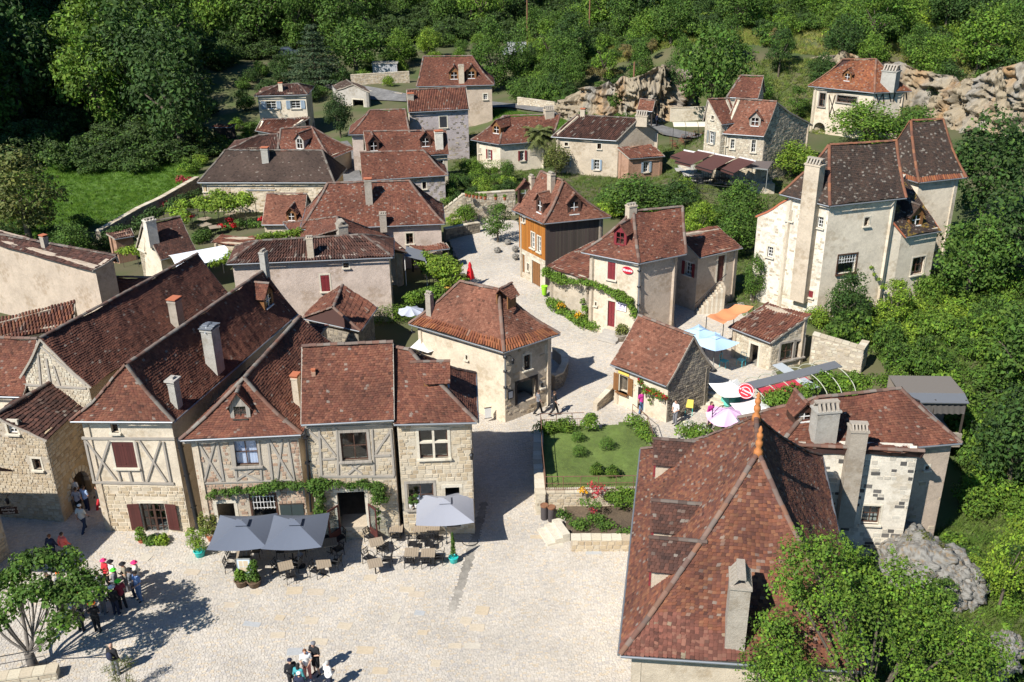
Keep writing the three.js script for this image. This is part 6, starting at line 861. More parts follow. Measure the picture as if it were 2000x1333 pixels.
scatter(hill, 60, 4.4, (x, y, z) => { const px = (x / -z) * 1900 + 1000, k = pick(['broad', 'oak', 'loose', 'broad']), m = pick(['mid', 'fresh', 'mid', 'dark']); if (px > 1390 && px < 1620 && z > -148) return; const h = rr(5.5, 9.5); tree(k, m, x, y - 0.3, z, h, h * rr(0.75, 0.95), `${{ broad: 'round', oak: 'spreading', loose: 'airy' }[k]} ${tone[m]} young tree ${nearTo(x, z, hillMarks)}, ${z > -140 ? 'front' : z > -158 ? 'middle' : 'back'}`, 'young trees on the hillside', 'hill_tree'); }, 941);
for (const [p, m, w] of [[[19.55, 0, -39.44], 'fresh', 'in front of the crag'], [[21.26, 0.3, -40.13], 'olive', 'on the crag top'], [[20.56, 0, -37.42], 'mid', 'at the crag foot'], [[23.29, -0.5, -40], 'bright', 'right of the crag'], [[20.52, 0.6, -40.61], 'olive', 'between crag and whitewashed wall']]) shrub('wild', m, p[0], p[1] - 0.2, p[2], 1.3, 1.7, `${tone[m]} weedy shrub ${w}`, 'weeds on the crag');
// --- leafy masses shaped by their blobs: vines, hedges, climbers
function mass(name, label, category, blobs, n, size, mat, s, o) { const b = blobs[0], g = thing(name, label, category, [b[0], b[1], b[2]]), G = leaves(blobs.map((q) => [q[0] - b[0], q[1] - b[1], q[2] - b[2], q[3], q[4] ?? q[3] * 0.7, q[5] ?? q[3]]), n, size, s, o); part('foliage', G, L[mat], g); const st = blobs.filter((_, i) => i % 3 === 0).map((q) => tube([q[0] - b[0], q[1] - b[1] - (o?.stem ?? 0.4), q[2] - b[2]], [q[0] - b[0], q[1] - b[1], q[2] - b[2]], 0.03, 0.02, 5)); part('stems', merge(st), M.bark, g); return g; }
const along = (a, b, n, r, jit = 0.1) => Array.from({ length: n }, (_, i) => { const t = n > 1 ? i / (n - 1) : 0; return [lerp(a[0], b[0], t) + rr(-jit, jit), lerp(a[1], b[1], t) + rr(-jit, jit), lerp(a[2], b[2], t) + rr(-jit, jit), r * rr(0.7, 1.25)]; });
reseed(1200);
// box-cut hedge: a leafy block
function hedge(name, label, a, b, w, h, mat, s) { const n = Math.ceil(Math.hypot(b[0] - a[0], b[2] - a[2]) / 0.5), bl = []; for (let i = 0; i <= n; i++) for (const k of [0.3, 0.75]) { const t = i / n; bl.push([lerp(a[0], b[0], t), lerp(a[1], b[1], t) + h * k, lerp(a[2], b[2], t), 0.42, h * 0.32, w / 2]); } return mass(name, label, 'hedge', bl, n * 420, 0.1, mat, s, { stem: h * 0.3 }); }
hedge('clipped_hedge', 'long clipped hedge in front of the palm house', [-5.04, 3.2, -105.74], [-0.27, 3.2, -105.81], 1.0, 1.5, 'fresh', 1301);
hedge('low_hedge', 'shorter dark hedge below the clipped one', [-6.16, 3, -102.4], [-2.5, 3, -101.6], 1.0, 1.2, 'mid', 1302);
hedge('shaded_hedge', 'flat-topped hedge behind the cream gallery house', [-10.58, 1.3, -68.45], [-7.81, 1.3, -69.1], 1.1, 1.5, 'fresh', 1303);
// vines
mass('facade_vine', 'green vine trained along the beam over the cafe doors', 'vine', [...along([-15.76, 3.23, -42.46], [-13.62, 3.41, -42.56], 8, 0.26), ...along([-13.38, 3.21, -42.57], [-12.15, 3.67, -42.62], 7, 0.34), ...along([-12.16, 3.58, -42.62], [-10.46, 3.71, -42.38], 7, 0.3), ...along([-10.46, 3.77, -42.38], [-7.15, 3.54, -42.57], 12, 0.27)], 5200, 0.13, 'mid', 1310);
mass('door_vine', 'bushy climber rising from the ground left of the dark doorway', 'vine', along([-10.13, 1.96, -42.4], [-10, 3.9, -42.4], 8, 0.34, 0.06), 2000, 0.12, 'mid', 1311, { stem: 0.8 });
mass('potted_vine', 'leafy climber growing from a teal pot right of the doorway', 'vine', [...along([-7.1, 1.34, -42.42], [-7.05, 2.77, -42.42], 6, 0.12, 0.04), ...along([-7.05, 2.73, -42.47], [-7.05, 3.43, -42.47], 5, 0.42)], 1900, 0.12, 'mid', 1312);
mass('wall_vine', 'grape vine trained across the sign house front', 'vine', [...along([2.75, 4.5, -71.19], [4, 4.21, -69.88], 8, 0.5), ...along([4.33, 4.34, -69.54], [5.5, 5.35, -66.53], 6, 0.3), ...along([5.56, 5.28, -66.55], [7.09, 5.12, -65.51], 9, 0.32), ...along([7.09, 5.12, -65.51], [8.45, 4.63, -64.6], 9, 0.42), ...along([8.45, 4.63, -64.6], [8.89, 3.68, -64.3], 6, 0.28)], 6500, 0.16, 'fresh', 1313);
mass('climbing_rose', 'climbing rose with leaves above the shop bench', 'rose', [...along([7.94, 3.35, -54.39], [8.37, 2.96, -53.89], 5, 0.2), ...along([8.37, 2.96, -53.89], [9.33, 2.96, -52.93], 8, 0.26), ...along([8.63, 1.97, -53.7], [8.6, 2.82, -53.73], 4, 0.15)], 2000, 0.1, 'fresh', 1314);
mass('rose_blooms', 'red rose blooms on the climber above the bench', 'flowers', [...along([7.87, 3.53, -54.25], [8.31, 2.93, -53.74], 4, 0.15), ...along([8.3, 3.03, -53.75], [9.34, 3.02, -52.71], 7, 0.2)], 90, 0.12, 'red', 1315, { narrow: 1 });
mass('trellis_vine', 'sunlit vine roofing the terrace beside the brown roof', 'vine', [...along([-32.69, 3.6, -93.12], [-29.83, 3.7, -95.69], 9, 0.9, 0.4), ...along([-30.12, 3.6, -93], [-26.08, 3.6, -94.04], 9, 0.85, 0.4), ...along([-29.72, 3.7, -96.24], [-27.35, 3.7, -96.12], 5, 0.7, 0.3), ...along([-33.15, 3.4, -92.08], [-31.37, 3.4, -90.32], 4, 0.6, 0.3)], 7000, 0.26, 'bright', 1316, { stem: 2.2 });
mass('terrace_flowers', 'red geraniums in tubs on the vine terrace', 'flowers', [[-27.74, 2.4, -92.53], [-27.14, 2.2, -91.47], [-31.92, 2.6, -93.43], [-28.28, 2.2, -91.04], [-24.72, 2.2, -93.36]].map((p) => [...p, 0.4]), 340, 0.2, 'red', 1317, { narrow: 1 });
mass('terrace_plants', 'dark potted plants between the vine terrace tables', 'plants', [...along([-28.1, 2, -92.14], [-25.03, 2, -92], 8, 0.55, 0.3), ...along([-29.63, 1.9, -87.79], [-29.55, 1.9, -90.1], 5, 0.7, 0.3)], 2600, 0.2, 'mid', 1318, { stem: 0.7 });
mass('garden_vine', 'bright vine over the pergola in the shaded garden', 'vine', [...along([-7.36, 3.8, -76.52], [-4.74, 3.6, -75.1], 9, 0.85, 0.35), ...along([-7.01, 3.4, -74.53], [-4.93, 3.2, -74.39], 8, 0.7, 0.35), ...along([-5.71, 2.6, -73.09], [-4.11, 2.6, -74.41], 5, 0.55, 0.3)], 6000, 0.22, 'bright', 1319, { stem: 1.8 });
mass('garden_tree', 'low spreading fig in the shaded garden', 'tree', [...along([-7.93, 2.8, -70.47], [-5.6, 2.8, -71.47], 8, 0.6, 0.3), [-4.62, 2.4, -71.89].concat(0.5)], 2600, 0.22, 'fresh', 1320, { stem: 1.6 });
mass('hip_vine', 'bright creeper along the left hip of the pinkish house', 'vine', along([-20.04, 6.6, -73.91], [-17.26, 6.2, -76.84], 8, 0.5, 0.15), 1700, 0.2, 'bright', 1321);
mass('tent_vine', 'creeper on the edge of the white tent', 'vine', along([-23.77, 4.6, -73.86], [-21.79, 4.8, -77.75], 7, 0.42, 0.12), 1500, 0.18, 'bright', 1322);
mass('cottage_vine', 'vine over the cottage doorway beside the tent', 'vine', [...along([-34.56, 3.2, -81.6], [-30.9, 3.2, -79.83], 8, 0.5, 0.2)], 1800, 0.18, 'bright', 1323, { stem: 1.6 });
mass('pergola_vine', 'vine spilling over the red-awning pergola', 'vine', [...along([15.16, 3.4, -51.96], [17.65, 3.2, -51.61], 10, 0.62, 0.25), ...along([16.87, 3.3, -52.77], [18.27, 3.3, -52.73], 5, 0.5, 0.2)], 4200, 0.17, 'fresh', 1324, { stem: 1.5 });
mass('roof_vine', 'vine cover behind the slope house roof', 'vine', [...along([19.5, 3, -54.67], [22.7, 2.8, -54.97], 11, 0.62, 0.25), ...along([19.95, 2.6, -54.38], [21.75, 2.6, -53.97], 5, 0.5, 0.2)], 4000, 0.18, 'fresh', 1325, { stem: 1.5 });
mass('flower_bed', 'flower border along the foot of the sign house wall', 'flower bed', [...along([2.93, 2.1, -71.04], [3.99, 1.9, -69.29], 6, 0.5, 0.15), ...along([3.99, 1.9, -69.29], [5.28, 1.8, -67.38], 7, 0.48, 0.15), ...along([5.38, 1.9, -67.15], [6.31, 1.9, -66.54], 5, 0.55, 0.12), ...along([5.59, 2.9, -68.66], [5.64, 2.2, -67.61], 4, 0.3, 0.1)], 5200, 0.15, 'fresh', 1326);
mass('orange_lilies', 'orange lilies in the border by the red door', 'flowers', [[3.81, 2.4, -69.33].concat(0.35), [5.04, 2.4, -67.46].concat(0.32), [4.86, 2.3, -67.26].concat(0.2)], 150, 0.14, 'yellow', 1327, { narrow: 0.9 });
mass('stall_bush', 'white-flowered bush beside the shop steps', 'shrub', [...along([10.44, 1.8, -51.23], [11.45, 1.7, -50.63], 6, 0.6, 0.2), [10.88, 1.4, -50.43].concat(0.6)], 2600, 0.14, 'fresh', 1328);
mass('white_flowers', 'white blossoms on the bush beside the shop steps', 'flowers', [[11.39, 2, -50.66].concat(0.4), [10.54, 2.2, -50.89].concat(0.35), [11.66, 1.8, -50.36].concat(0.35)], 260, 0.1, 'white', 1329, { narrow: 0.9 });
mass('corner_fern', 'arching leafy clump in the lawn corner by the path', 'plant', [...along([1.9, 1.7, -51.65], [3.25, 1.7, -51.76], 6, 0.5, 0.12)], 1500, 0.26, 'fresh', 1330, { narrow: 0.2 });
mass('corner_shrub', 'leafy shrub on the path side of the lawn', 'shrub', [[4.63, 1.9, -51.75].concat(0.55), [4.74, 2.2, -51.82].concat(0.4)], 900, 0.15, 'fresh', 1331);
mass('bank_plants', 'silvery plants spilling down the right lawn bank', 'plants', [...along([7.41, 1.8, -52.16], [8.25, 1.6, -49.96], 8, 0.45, 0.15)], 2200, 0.13, 'fresh', 1332);
for (const [p, r, w] of [[[3.83, 1.35, -48.74], 0.42, 'nearest the picket fence'], [[5.48, 1.35, -49.46], 0.46, 'in the middle of the lawn'], [[3.84, 1.35, -50.43], 0.4, 'at the back of the lawn']]) mass('box_ball', `small rounded box bush ${w}`, 'bush', [[p[0], p[1] + r * 0.9, p[2], r, r * 0.85, r]], 900, 0.08, 'mid', 1340 + Math.round(r * 100), { stem: 0.4 });
for (const [p, w] of [[[4.71, 1.4, -46.84], 'left of the pair by the fence'], [[5.55, 1.4, -46.57], 'right of the pair by the fence']]) mass('lawn_tuft', `spiky green tuft on the lawn, ${w}`, 'plant', [[p[0], p[1] + 0.25, p[2], 0.4, 0.3, 0.4]], 380, 0.3, 'fresh', 1350, { narrow: 0.15 });
mass('bed_ivy', 'glossy ivy hanging over the retaining wall by the mansion', 'ivy', [...along([5.24, 1.3, -44.51], [6.55, 1.3, -44.24], 8, 0.5, 0.15), ...along([5.77, 1.6, -44.52], [6.57, 1.6, -44.5], 4, 0.4, 0.1)], 2800, 0.13, 'fresh', 1360);
mass('bed_plants', 'mixed weeds growing on the planting bed', 'plants', [...along([2.54, 0.8, -43.79], [2.8, 0.7, -43.7], 3, 0.35, 0.1), ...along([3.35, 0.8, -42.98], [3.65, 0.7, -42.67], 4, 0.38, 0.1), ...along([4.22, 0.9, -43.27], [4.94, 0.8, -42.61], 6, 0.4, 0.15), ...along([5.61, 0.8, -42.16], [6.17, 0.8, -42.03], 3, 0.3, 0.1), [3.8, 1.4, -43.92].concat(0.35), [4.38, 1.4, -43.79].concat(0.35)], 2600, 0.12, 'mid', 1361);
mass('valerian', 'red valerian flowers over the rubble wall', 'flowers', [[4.26, 2.1, -44.51].concat(0.3), [4.69, 1.9, -44.45].concat(0.35), [4.4, 1.8, -44.13].concat(0.3), [4.25, 1, -43.69].concat(0.25)], 260, 0.12, 'pinkred', 1362);
mass('broom_flowers', 'small yellow flowers on the rubble wall top', 'flowers', [[3.71, 1.8, -44.51].concat(0.25)], 70, 0.12, 'yellow', 1363, { narrow: 0.9 });
mass('wall_shrub', 'brown-red bare shrub by the hipped house', 'shrub', [...along([-6.86, 3.4, -92.52], [-5.35, 3.6, -92.83], 6, 0.7, 0.3)], 1300, 0.16, 'olive', 1364, { stem: 1.5 });
mass('red_creeper', 'red creeper on the meadow wall end', 'creeper', [[-37.17, 2.6, -107.66].concat(0.6), [-36.1, 2.6, -107.16].concat(0.6), [-35.76, 2.4, -98.2].concat(0.5)], 500, 0.2, 'pinkred', 1365);
mass('meadow_wall_ivy', 'ivy and brambles over the meadow wall', 'ivy', [...along([-37.53, 2.6, -87.25], [-34.7, 2.8, -95.89], 10, 0.8, 0.3), ...along([-34.99, 2.8, -96.81], [-33.63, 2.8, -102.12], 5, 0.6, 0.2)], 3600, 0.24, 'dark', 1366);
mass('tower_creeper', 'yellow-green creeper climbing the wing of the tall house', 'creeper', [...along([27.09, 4.5, -68.55], [26.24, 7, -69], 6, 0.22, 0.08), ...along([27.49, 4.5, -66.94], [26.45, 6, -67.28], 4, 0.2, 0.08)], 700, 0.16, 'bright', 1367);
// palm in front of the palm house
{
  const b = [3.35, 2.6, -110.45], t = thing('palm_tree', 'palm tree between the cream houses', 'palm', b), fr = [], h = 3.91;
  reseed(1400);
  part('trunk', tube([0, -0.3, 0], [0, 4.0, 0], 0.2, 0.26, 9), M.bark, t);
  for (let k = 0; k < 38; k++) { const a = k * 2.399, el = lerp(1.25, -0.55, k / 38), pts = [], Lf = rr(1.5, 2.0); for (let j = 0; j <= 6; j++) { const s = j / 6; pts.push([Math.cos(a) * Lf * s * Math.cos(el * (1 - s * 0.6)), 4.0 + Lf * s * Math.sin(el) - 0.9 * s * s, Math.sin(a) * Lf * s * Math.cos(el * (1 - s * 0.6))]); } for (let j = 1; j <= 6; j++) { const p = V3(pts[j - 1]), q = V3(pts[j]), d = q.clone().sub(p).normalize(), sd = V(-d.z, 0, d.x).normalize(); for (let m = 0; m < 4; m++) for (const s of [-1, 1]) { const o = p.clone().lerp(q, m / 4), e = o.clone().addScaledVector(sd, s * 0.42).addScaledVector(d, 0.3); e.y -= 0.16; const w = d.clone().multiplyScalar(0.045); fr.push(quad(o.clone().sub(w).toArray(), o.clone().add(w).toArray(), e.toArray(), e.clone().sub(w).toArray())); } } }
  const g = merge(fr), c = new Float32Array(g.attributes.position.count * 3); for (let i = 0; i < c.length; i += 18) { const k = rr(0.6, 1.4); for (let j = 0; j < 18; j++) c[i + j] = k; } g.setAttribute('color', new THREE.BufferAttribute(c, 3));
  part('fronds', g, L.olive, t);
}
tree('broad', 'olive', 5.12, 2.61, -106.47, 4.02, 3.43, 'leafy tree beside the palm');
// grass blades
{
  reseed(1500); const bl = []; for (let k = 0; k < 9; k++) { const a = rr(0, 6.28), h = rr(0.6, 1), x = rr(-0.4, 0.4), z = rr(-0.4, 0.4); bl.push(quad([x - 0.05, 0, z], [x + 0.05, 0, z + 0.02], [x + Math.cos(a) * 0.4, h, z + Math.sin(a) * 0.4], [x + Math.cos(a) * 0.38, h, z + Math.sin(a) * 0.38])); }
  const tuft = merge(bl), gm = leafMat(1, 1, 1); gm.vertexColors = false;
  const sow = (name, label, poly, n, s, hh, base, cols0) => { const m = [], c = [], xs = poly.map((p) => p[0]), zs = poly.map((p) => p[1]); let k = 0; while (m.length < n && k++ < n * 6) { const x = rr(Math.min(...xs), Math.max(...xs)), z = rr(Math.min(...zs), Math.max(...zs)); if (!inPoly(x, z, poly)) continue; const w = s * rr(0.7, 1.4), q = noise2(x * 0.5, z * 0.5) * 0.5 + rr(-0.4, 0.4); m.push(new THREE.Matrix4().compose(V(x, (base ?? groundAt(x, z)) - 0.02, z), new THREE.Quaternion().setFromEuler(new THREE.Euler(0, rr(0, 6), 0)), V(w, hh * rr(0.6, 1.3), w))); const C = LIN(...cols0[0]).lerp(LIN(...cols0[1]), clamp(0.5 + q, 0, 1)); c.push(C); } const o = instanced(name, tuft, gm, m, c); tag(o, label, 'grass', null, 'stuff'); };
  sow('lawn_grass', 'short mown grass of the fenced lawn', LAWN, 6000, 0.14, 0.045, 1.34, [[0.18, 0.31, 0.04], [0.33, 0.38, 0.09]]);
  sow('meadow_grass', 'long green grass of the meadow', MEADOW, 16000, 0.45, 0.3, null, [[0.10, 0.22, 0.015], [0.17, 0.29, 0.025]]);
  sow('hill_grass', 'rough yellow-green grass on the hillside', hill, 20000, 0.8, 0.5, null, [[0.16, 0.23, 0.025], [0.32, 0.30, 0.08]])
 ;
  sow('garden_grass', 'rough grass and weeds between the village houses', [[18.09, -65.43], [10.24, -92.12], [-5.91, -92.88], [-6.82, -110.54], [-6.34, -127.51], [18.39, -113.66], [31.19, -103.02], [29.57, -89.58], [22.03, -82.33]], 9000, 0.5, 0.3, null, [[0.09, 0.17, 0.02], [0.18, 0.22, 0.05]]);
  sow('slope_grass', 'weedy ground cover on the right slope', [[22.2, -65.29], [45.33, -74.72], [21.91, -28.25], [10.06, -28.45], [17.3, -40.69], [25.8, -46.74], [29.06, -54.58], [24.87, -61.85]], 12000, 0.55, 0.35, null, [[0.09, 0.17, 0.02], [0.16, 0.22, 0.04]]);
  sow('plateau_grass', 'rough grass around the upper house', [[23.79, -116.87], [35.41, -110.71], [46.83, -109.99], [51.8, -123.19], [42.64, -127.18], [27.5, -130.26]], 6000, 0.6, 0.4, null, [[0.12, 0.2, 0.025], [0.24, 0.26, 0.06]]);
  sow('bank_grass', 'green verge grass along the upper road', [[-2.42, -137.39], [15.33, -118.31], [15.02, -115.63], [6.77, -121.56], [-2.34, -131.46]], 2500, 0.5, 0.3, null, [[0.10, 0.22, 0.02], [0.16, 0.26, 0.03]]);
}

// ---------------------------------------------------------------- terrace furniture
function canopyGeo(side, hE, hA, n = 4, sag = 0.13) {   // taut panels between ribs that dip a little towards the rim
  const pos = [], R = n === 4 ? side / Math.SQRT2 : side / 2, k = 6, P = (i, s, t) => { const a0 = ((i + 0.5) / n) * Math.PI * 2, a1 = ((i + 1.5) / n) * Math.PI * 2, x = lerp(Math.cos(a0), Math.cos(a1), s) * R * t, z = lerp(Math.sin(a0), Math.sin(a1), s) * R * t; return [x, lerp(hA, hE, t) - sag * Math.sin(Math.PI * s) * t * t, z]; };
  for (let i = 0; i < n; i++) for (let a = 0; a < k; a++) for (let b = 0; b < k; b++) { const q = [P(i, a / k, b / k), P(i, (a + 1) / k, b / k), P(i, (a + 1) / k, (b + 1) / k), P(i, a / k, (b + 1) / k)]; for (const j of [0, 1, 2, 0, 2, 3]) pos.push(...q[j]); }
  const g = new THREE.BufferGeometry(); g.setAttribute('position', new THREE.Float32BufferAttribute(pos, 3)); g.computeVertexNormals(); return g;
}
function parasol(label, p, side, hE, hA, mat, o = {}) {
  const t = thing(o.name ?? 'parasol', label, 'parasol', p, o.turn ?? 0, o.group), n = o.n ?? 4, R = n === 4 ? side / Math.SQRT2 : side / 2;
  part('canopy', canopyGeo(side, hE, hA, n), mat, t);
  const rib = []; for (let i = 0; i < n; i++) { const a = ((i + 0.5) / n) * Math.PI * 2; rib.push(tube([0, hA - 0.04, 0], [Math.cos(a) * R, hE - 0.03, Math.sin(a) * R], 0.015, 0.012, 5), tube([0, hE - 0.25, 0], [Math.cos(a) * R * 0.5, (hA + hE) / 2 - 0.04, Math.sin(a) * R * 0.5], 0.011, 0.011, 5)); }
  part('ribs', merge(rib), M.darkMetal, t);
  if (o.vent !== 0) part('vent_cap', canopyGeo(side * 0.22, hA - 0.02, hA + 0.1, n, 0), mat, t);
  if (o.arm) part('arm', merge([tube([o.arm, 0, 0.2], [o.arm, hA + 0.1, 0.2], 0.03), pipe([[o.arm, hA * 0.9, 0.2], [o.arm * 0.5, hA + 0.25, 0.1], [0, hA + 0.12, 0]], 0.022)]), M.darkMetal, t); else part('pole', tube([0, 0, 0], [0, hA + 0.12, 0], 0.026, 0.022, 8), o.poleMat ?? M.greyPaint, t);
  part('base', lathe([[0, 0], [0.26, 0], [0.26, 0.05], [0.06, 0.09], [0.04, 0.3], [0, 0.3]], 14), M.darkMetal, t);
  return t;
}
parasol('slate-grey square parasol nearest the bamboo pot', [-14.6, 0, -43.37], 2.95, 2.25, 2.8, M.slateCloth, { turn: 0.04 }).position.set(...[-13.64, 2.25, -40.55].map((v, i) => (i === 1 ? 0 : v)));
parasol('slate-grey square parasol beside the dark doorway', [-11.75, 0, -43.31], 2.95, 2.25, 2.8, M.slateCloth, { turn: 0.03 }).position.set(...[-10.97, 2.25, -40.54].map((v, i) => (i === 1 ? 0 : v)));
parasol('pale grey square parasol in front of the corner house', [-3.74, 0, -43.12], 2.95, 2.4, 2.85, M.paleCloth, { turn: 0.06 }).position.set(...[-3.58, 2.4, -42.16].map((v, i) => (i === 1 ? 0 : v)));
const blueCloth = std(0.40, 0.56, 0.72), whiteCloth = std(0.80, 0.78, 0.72), pinkCloth = std(0.66, 0.42, 0.60), redCloth = std(0.62, 0.012, 0.02);
parasol('light blue square parasol nearer the sign house', [12.89, 3.6, -61.1].map((v, i) => (i === 1 ? 1.4 : v)), 2.1, 2.2, 2.5, blueCloth, { turn: 0.6 });
parasol('light blue square parasol nearer the stone outhouse', [13.72, 3.6, -59.65].map((v, i) => (i === 1 ? 1.4 : v)), 2.3, 2.2, 2.5, blueCloth, { turn: 0.6 });
parasol('cream parasol over the stall beside the shop steps', [13.43, 3.4, -53.16].map((v, i) => (i === 1 ? 1.3 : v)), 2.0, 2.1, 2.4, whiteCloth, { turn: 0.3 });
parasol('white parasol between pink parasol and pergola vine', [14.38, 3.2, -50.93].map((v, i) => (i === 1 ? 1.1 : v)), 2.1, 2.1, 2.35, whiteCloth, { turn: 0.35 });
parasol('large pink round parasol on a side arm', [12.73, 3, -50.4].map((v, i) => (i === 1 ? 0.9 : v)), 2.7, 2.05, 2.55, pinkCloth, { n: 8, arm: -1.0, vent: 0 });
parasol('grey-white round parasol in the dark garden by pinkish house', [-7.55, 3, -67.19].map((v, i) => (i === 1 ? 1.2 : v)), 2.0, 1.8, 2.1, std(0.4, 0.42, 0.48), { n: 8, vent: 0 });
{ const b = [-3.37, 1.9, -75.27], t = thing('closed_parasol', 'closed red parasol by the paved square', 'parasol', b); const prof = [[0, 0.45], [0.3, 0.55], [0.24, 1.1], [0.12, 1.55], [0.14, 1.7], [0.03, 2.0], [0, 2.02]], g = lathe(prof, 18), p = g.attributes.position; for (let i = 0; i < p.count; i++) { const a = Math.atan2(p.getZ(i), p.getX(i)), k = 1 + 0.2 * Math.sin(a * 6); p.setX(i, p.getX(i) * k); p.setZ(i, p.getZ(i) * k); } g.computeVertexNormals(); part('canopy', g, redCloth, t); part('pole', tube([0, 0, 0], [0, 2.1, 0], 0.025), M.whitePaint, t); }
// black armchair with an openwork back
function chairParts(t, mat, fancy = true) {
  part('seat', box(0.46, 0.035, 0.44, 0, 0.44, 0), mat, t);
  for (const [x, z] of [[-0.21, -0.19], [0.21, -0.19], [-0.21, 0.2], [0.21, 0.2]]) part('leg', tube([x * 1.08, 0, z * 1.12], [x, 0.45, z], 0.018, 0.02, 6), mat, t);
  const b = [tube([-0.2, 0.44, -0.2], [-0.22, 0.88, -0.28], 0.018), tube([0.2, 0.44, -0.2], [0.22, 0.88, -0.28], 0.018), tube([-0.23, 0.88, -0.28], [0.23, 0.88, -0.28], 0.02), tube([-0.2, 0.58, -0.225], [0.2, 0.58, -0.225], 0.014)];
  if (fancy) for (let k = -2; k <= 2; k++) b.push(tube([k * 0.08, 0.58, -0.225], [k * 0.085 + (k % 2 ? 0.05 : -0.04), 0.88, -0.28], 0.013), tube([k * 0.08 + 0.04, 0.58, -0.225], [k * 0.08 - 0.06, 0.87, -0.28], 0.011));
  part('backrest', merge(b), mat, t);
  if (fancy) for (const s of [-1, 1]) part('armrest', pipe([[s * 0.21, 0.66, -0.24], [s * 0.25, 0.68, 0], [s * 0.24, 0.6, 0.2], [s * 0.22, 0.44, 0.2]], 0.017, 6, 10), mat, t);
  return t;
}
function tableParts(t, w = 0.7, d = 0.7) {
  for (let k = 0; k < 6; k++) part('plank', box(w / 6 - 0.006, 0.035, d, -w / 2 + ((k + 0.5) * w) / 6, 0.735, 0), M.tableWood, t);
  part('column', tube([0, 0.05, 0], [0, 0.72, 0], 0.035), M.darkMetal, t);
  part('foot', merge([box(0.6, 0.03, 0.06, 0, 0.03, 0, 0.78), box(0.6, 0.032, 0.06, 0, 0.03, 0, -0.78)]), M.darkMetal, t);
  return t;
}
{
  const N = 'black terrace chairs', tb = (p, turn, label) => tableParts(thing('cafe_table', label, 'table', p, turn, 'wooden terrace tables'), 0.72, 0.72);
  const TB = [
    [[-13.66, 0.75, -40.14], 0.15, 'beside the menu board', [[0, 0, 1.5, 'upper left'], [0, 0, 1.55, 'middle left'], [0, 0, 1.55, 'lower left'], [0, 0, -1.6, 'right']]],
    [[-13.82, 0.75, -40.63], 0.15, 'under the bamboo-side parasol', []],
    [[-11.49, 0.75, -39.68], 0.35, 'in front of the gap between slate parasols', [[0, 0, 1.2, 'left'], [0, 0, 3.4, 'near'], [0, 0, -1.9, 'right']]],
    [[-9.61, 0.75, -39.81], 0.3, 'below the doorway-side slate parasol', [[0, 0, 1.2, 'left'], [0, 0, -1.9, 'right']]],
    [[-9.57, 0.75, -41.56], 0.25, 'at the right edge of the slate parasols', [[0, 0, 0.5, 'far'], [0, 0, -0.9, 'far right'], [0, 0, -2.4, 'near right']]],
    [[-11.46, 0.75, -41.07], 0.1, 'deep in the shade of the slate parasols', [[0, 0, 1.5, 'left'], [0, 0, -1.5, 'right']]],
    [[-7.17, 0.75, -41.55], 0.3, 'upper left of the sunny group', [[0, 0, 0.9, 'far left'], [0, 0, -2.3, 'near right']]],
    [[-7.03, 0.75, -39.79], 0.3, 'lower left of the sunny group', [[0, 0, 0.9, 'far left'], [0, 0, -1.7, 'right']]],
    [[-6.27, 0.75, -42.73], 0.02, 'against the stone wall below the window', [[0, 0, 0.1, 'far left'], [0, 0, -0.1, 'far right'], [0, 0, 3.1, 'near']]],
    [[-4.98, 0.75, -42.74], 0.02, 'left of the pair before the pale parasol', [[0, 0, 3.1, 'near']]],
    [[-4.32, 0.75, -42.86], 0.02, 'right of the pair before the pale parasol', [[0, 0, 3.1, 'near']]],
    [[-5.27, 0.75, -40.65], 0.02, 'front middle of the sunny group', [[0, 0, 0.05, 'far'], [0, 0, 3.1, 'near']]],
    [[-4.42, 0.75, -40.57], 0.02, 'front right beside the potted cypress', [[0, 0, 0.05, 'far'], [0, 0, 3.15, 'near'], [0, 0, -1.6, 'right']]],
  ];
  const SEATS = [[-14.56, 0, -41.67], [-14.5, 0, -40.93], [-14.43, 0, -40.14], [-13.39, 0, -41.39], [-11.95, 0, -39.91], [-11.18, 0, -39.3], [-11.07, 0, -40.24], [-10.02, 0, -39.69], [-9.09, 0, -40.32], [-10.09, 0, -42.53], [-9.22, 0, -42.44], [-9.16, 0, -41.42], [-12.09, 0, -41.36], [-11.04, 0, -41.47], [-7.64, 0, -42.47], [-6.86, 0, -41.43], [-7.49, 0, -40.64], [-6.51, 0, -40.5], [-6.7, 0, -43.84], [-5.99, 0, -43.88], [-6.26, 0, -42.44], [-4.93, 0, -42.34], [-4.27, 0, -42.43], [-5.33, 0, -41.77], [-5.38, 0, -40.33], [-4.45, 0, -41.72], [-4.51, 0, -40.28], [-3.88, 0, -40.56]];
  let proto, s = 0;
  for (const [p, turn, where, seats] of TB) {
    tb([p[0], 0, p[2]], turn, `wooden-topped table ${where}`);
    for (const [, , a, side] of seats) { const q = SEATS[s++], label = `black openwork armchair, ${side} side of table ${where}`; if (!proto) { proto = chairParts(thing('cafe_chair', label, 'chair', q, a, N), M.blackPlastic); } else copy(proto, q, a, label); }
  }
}
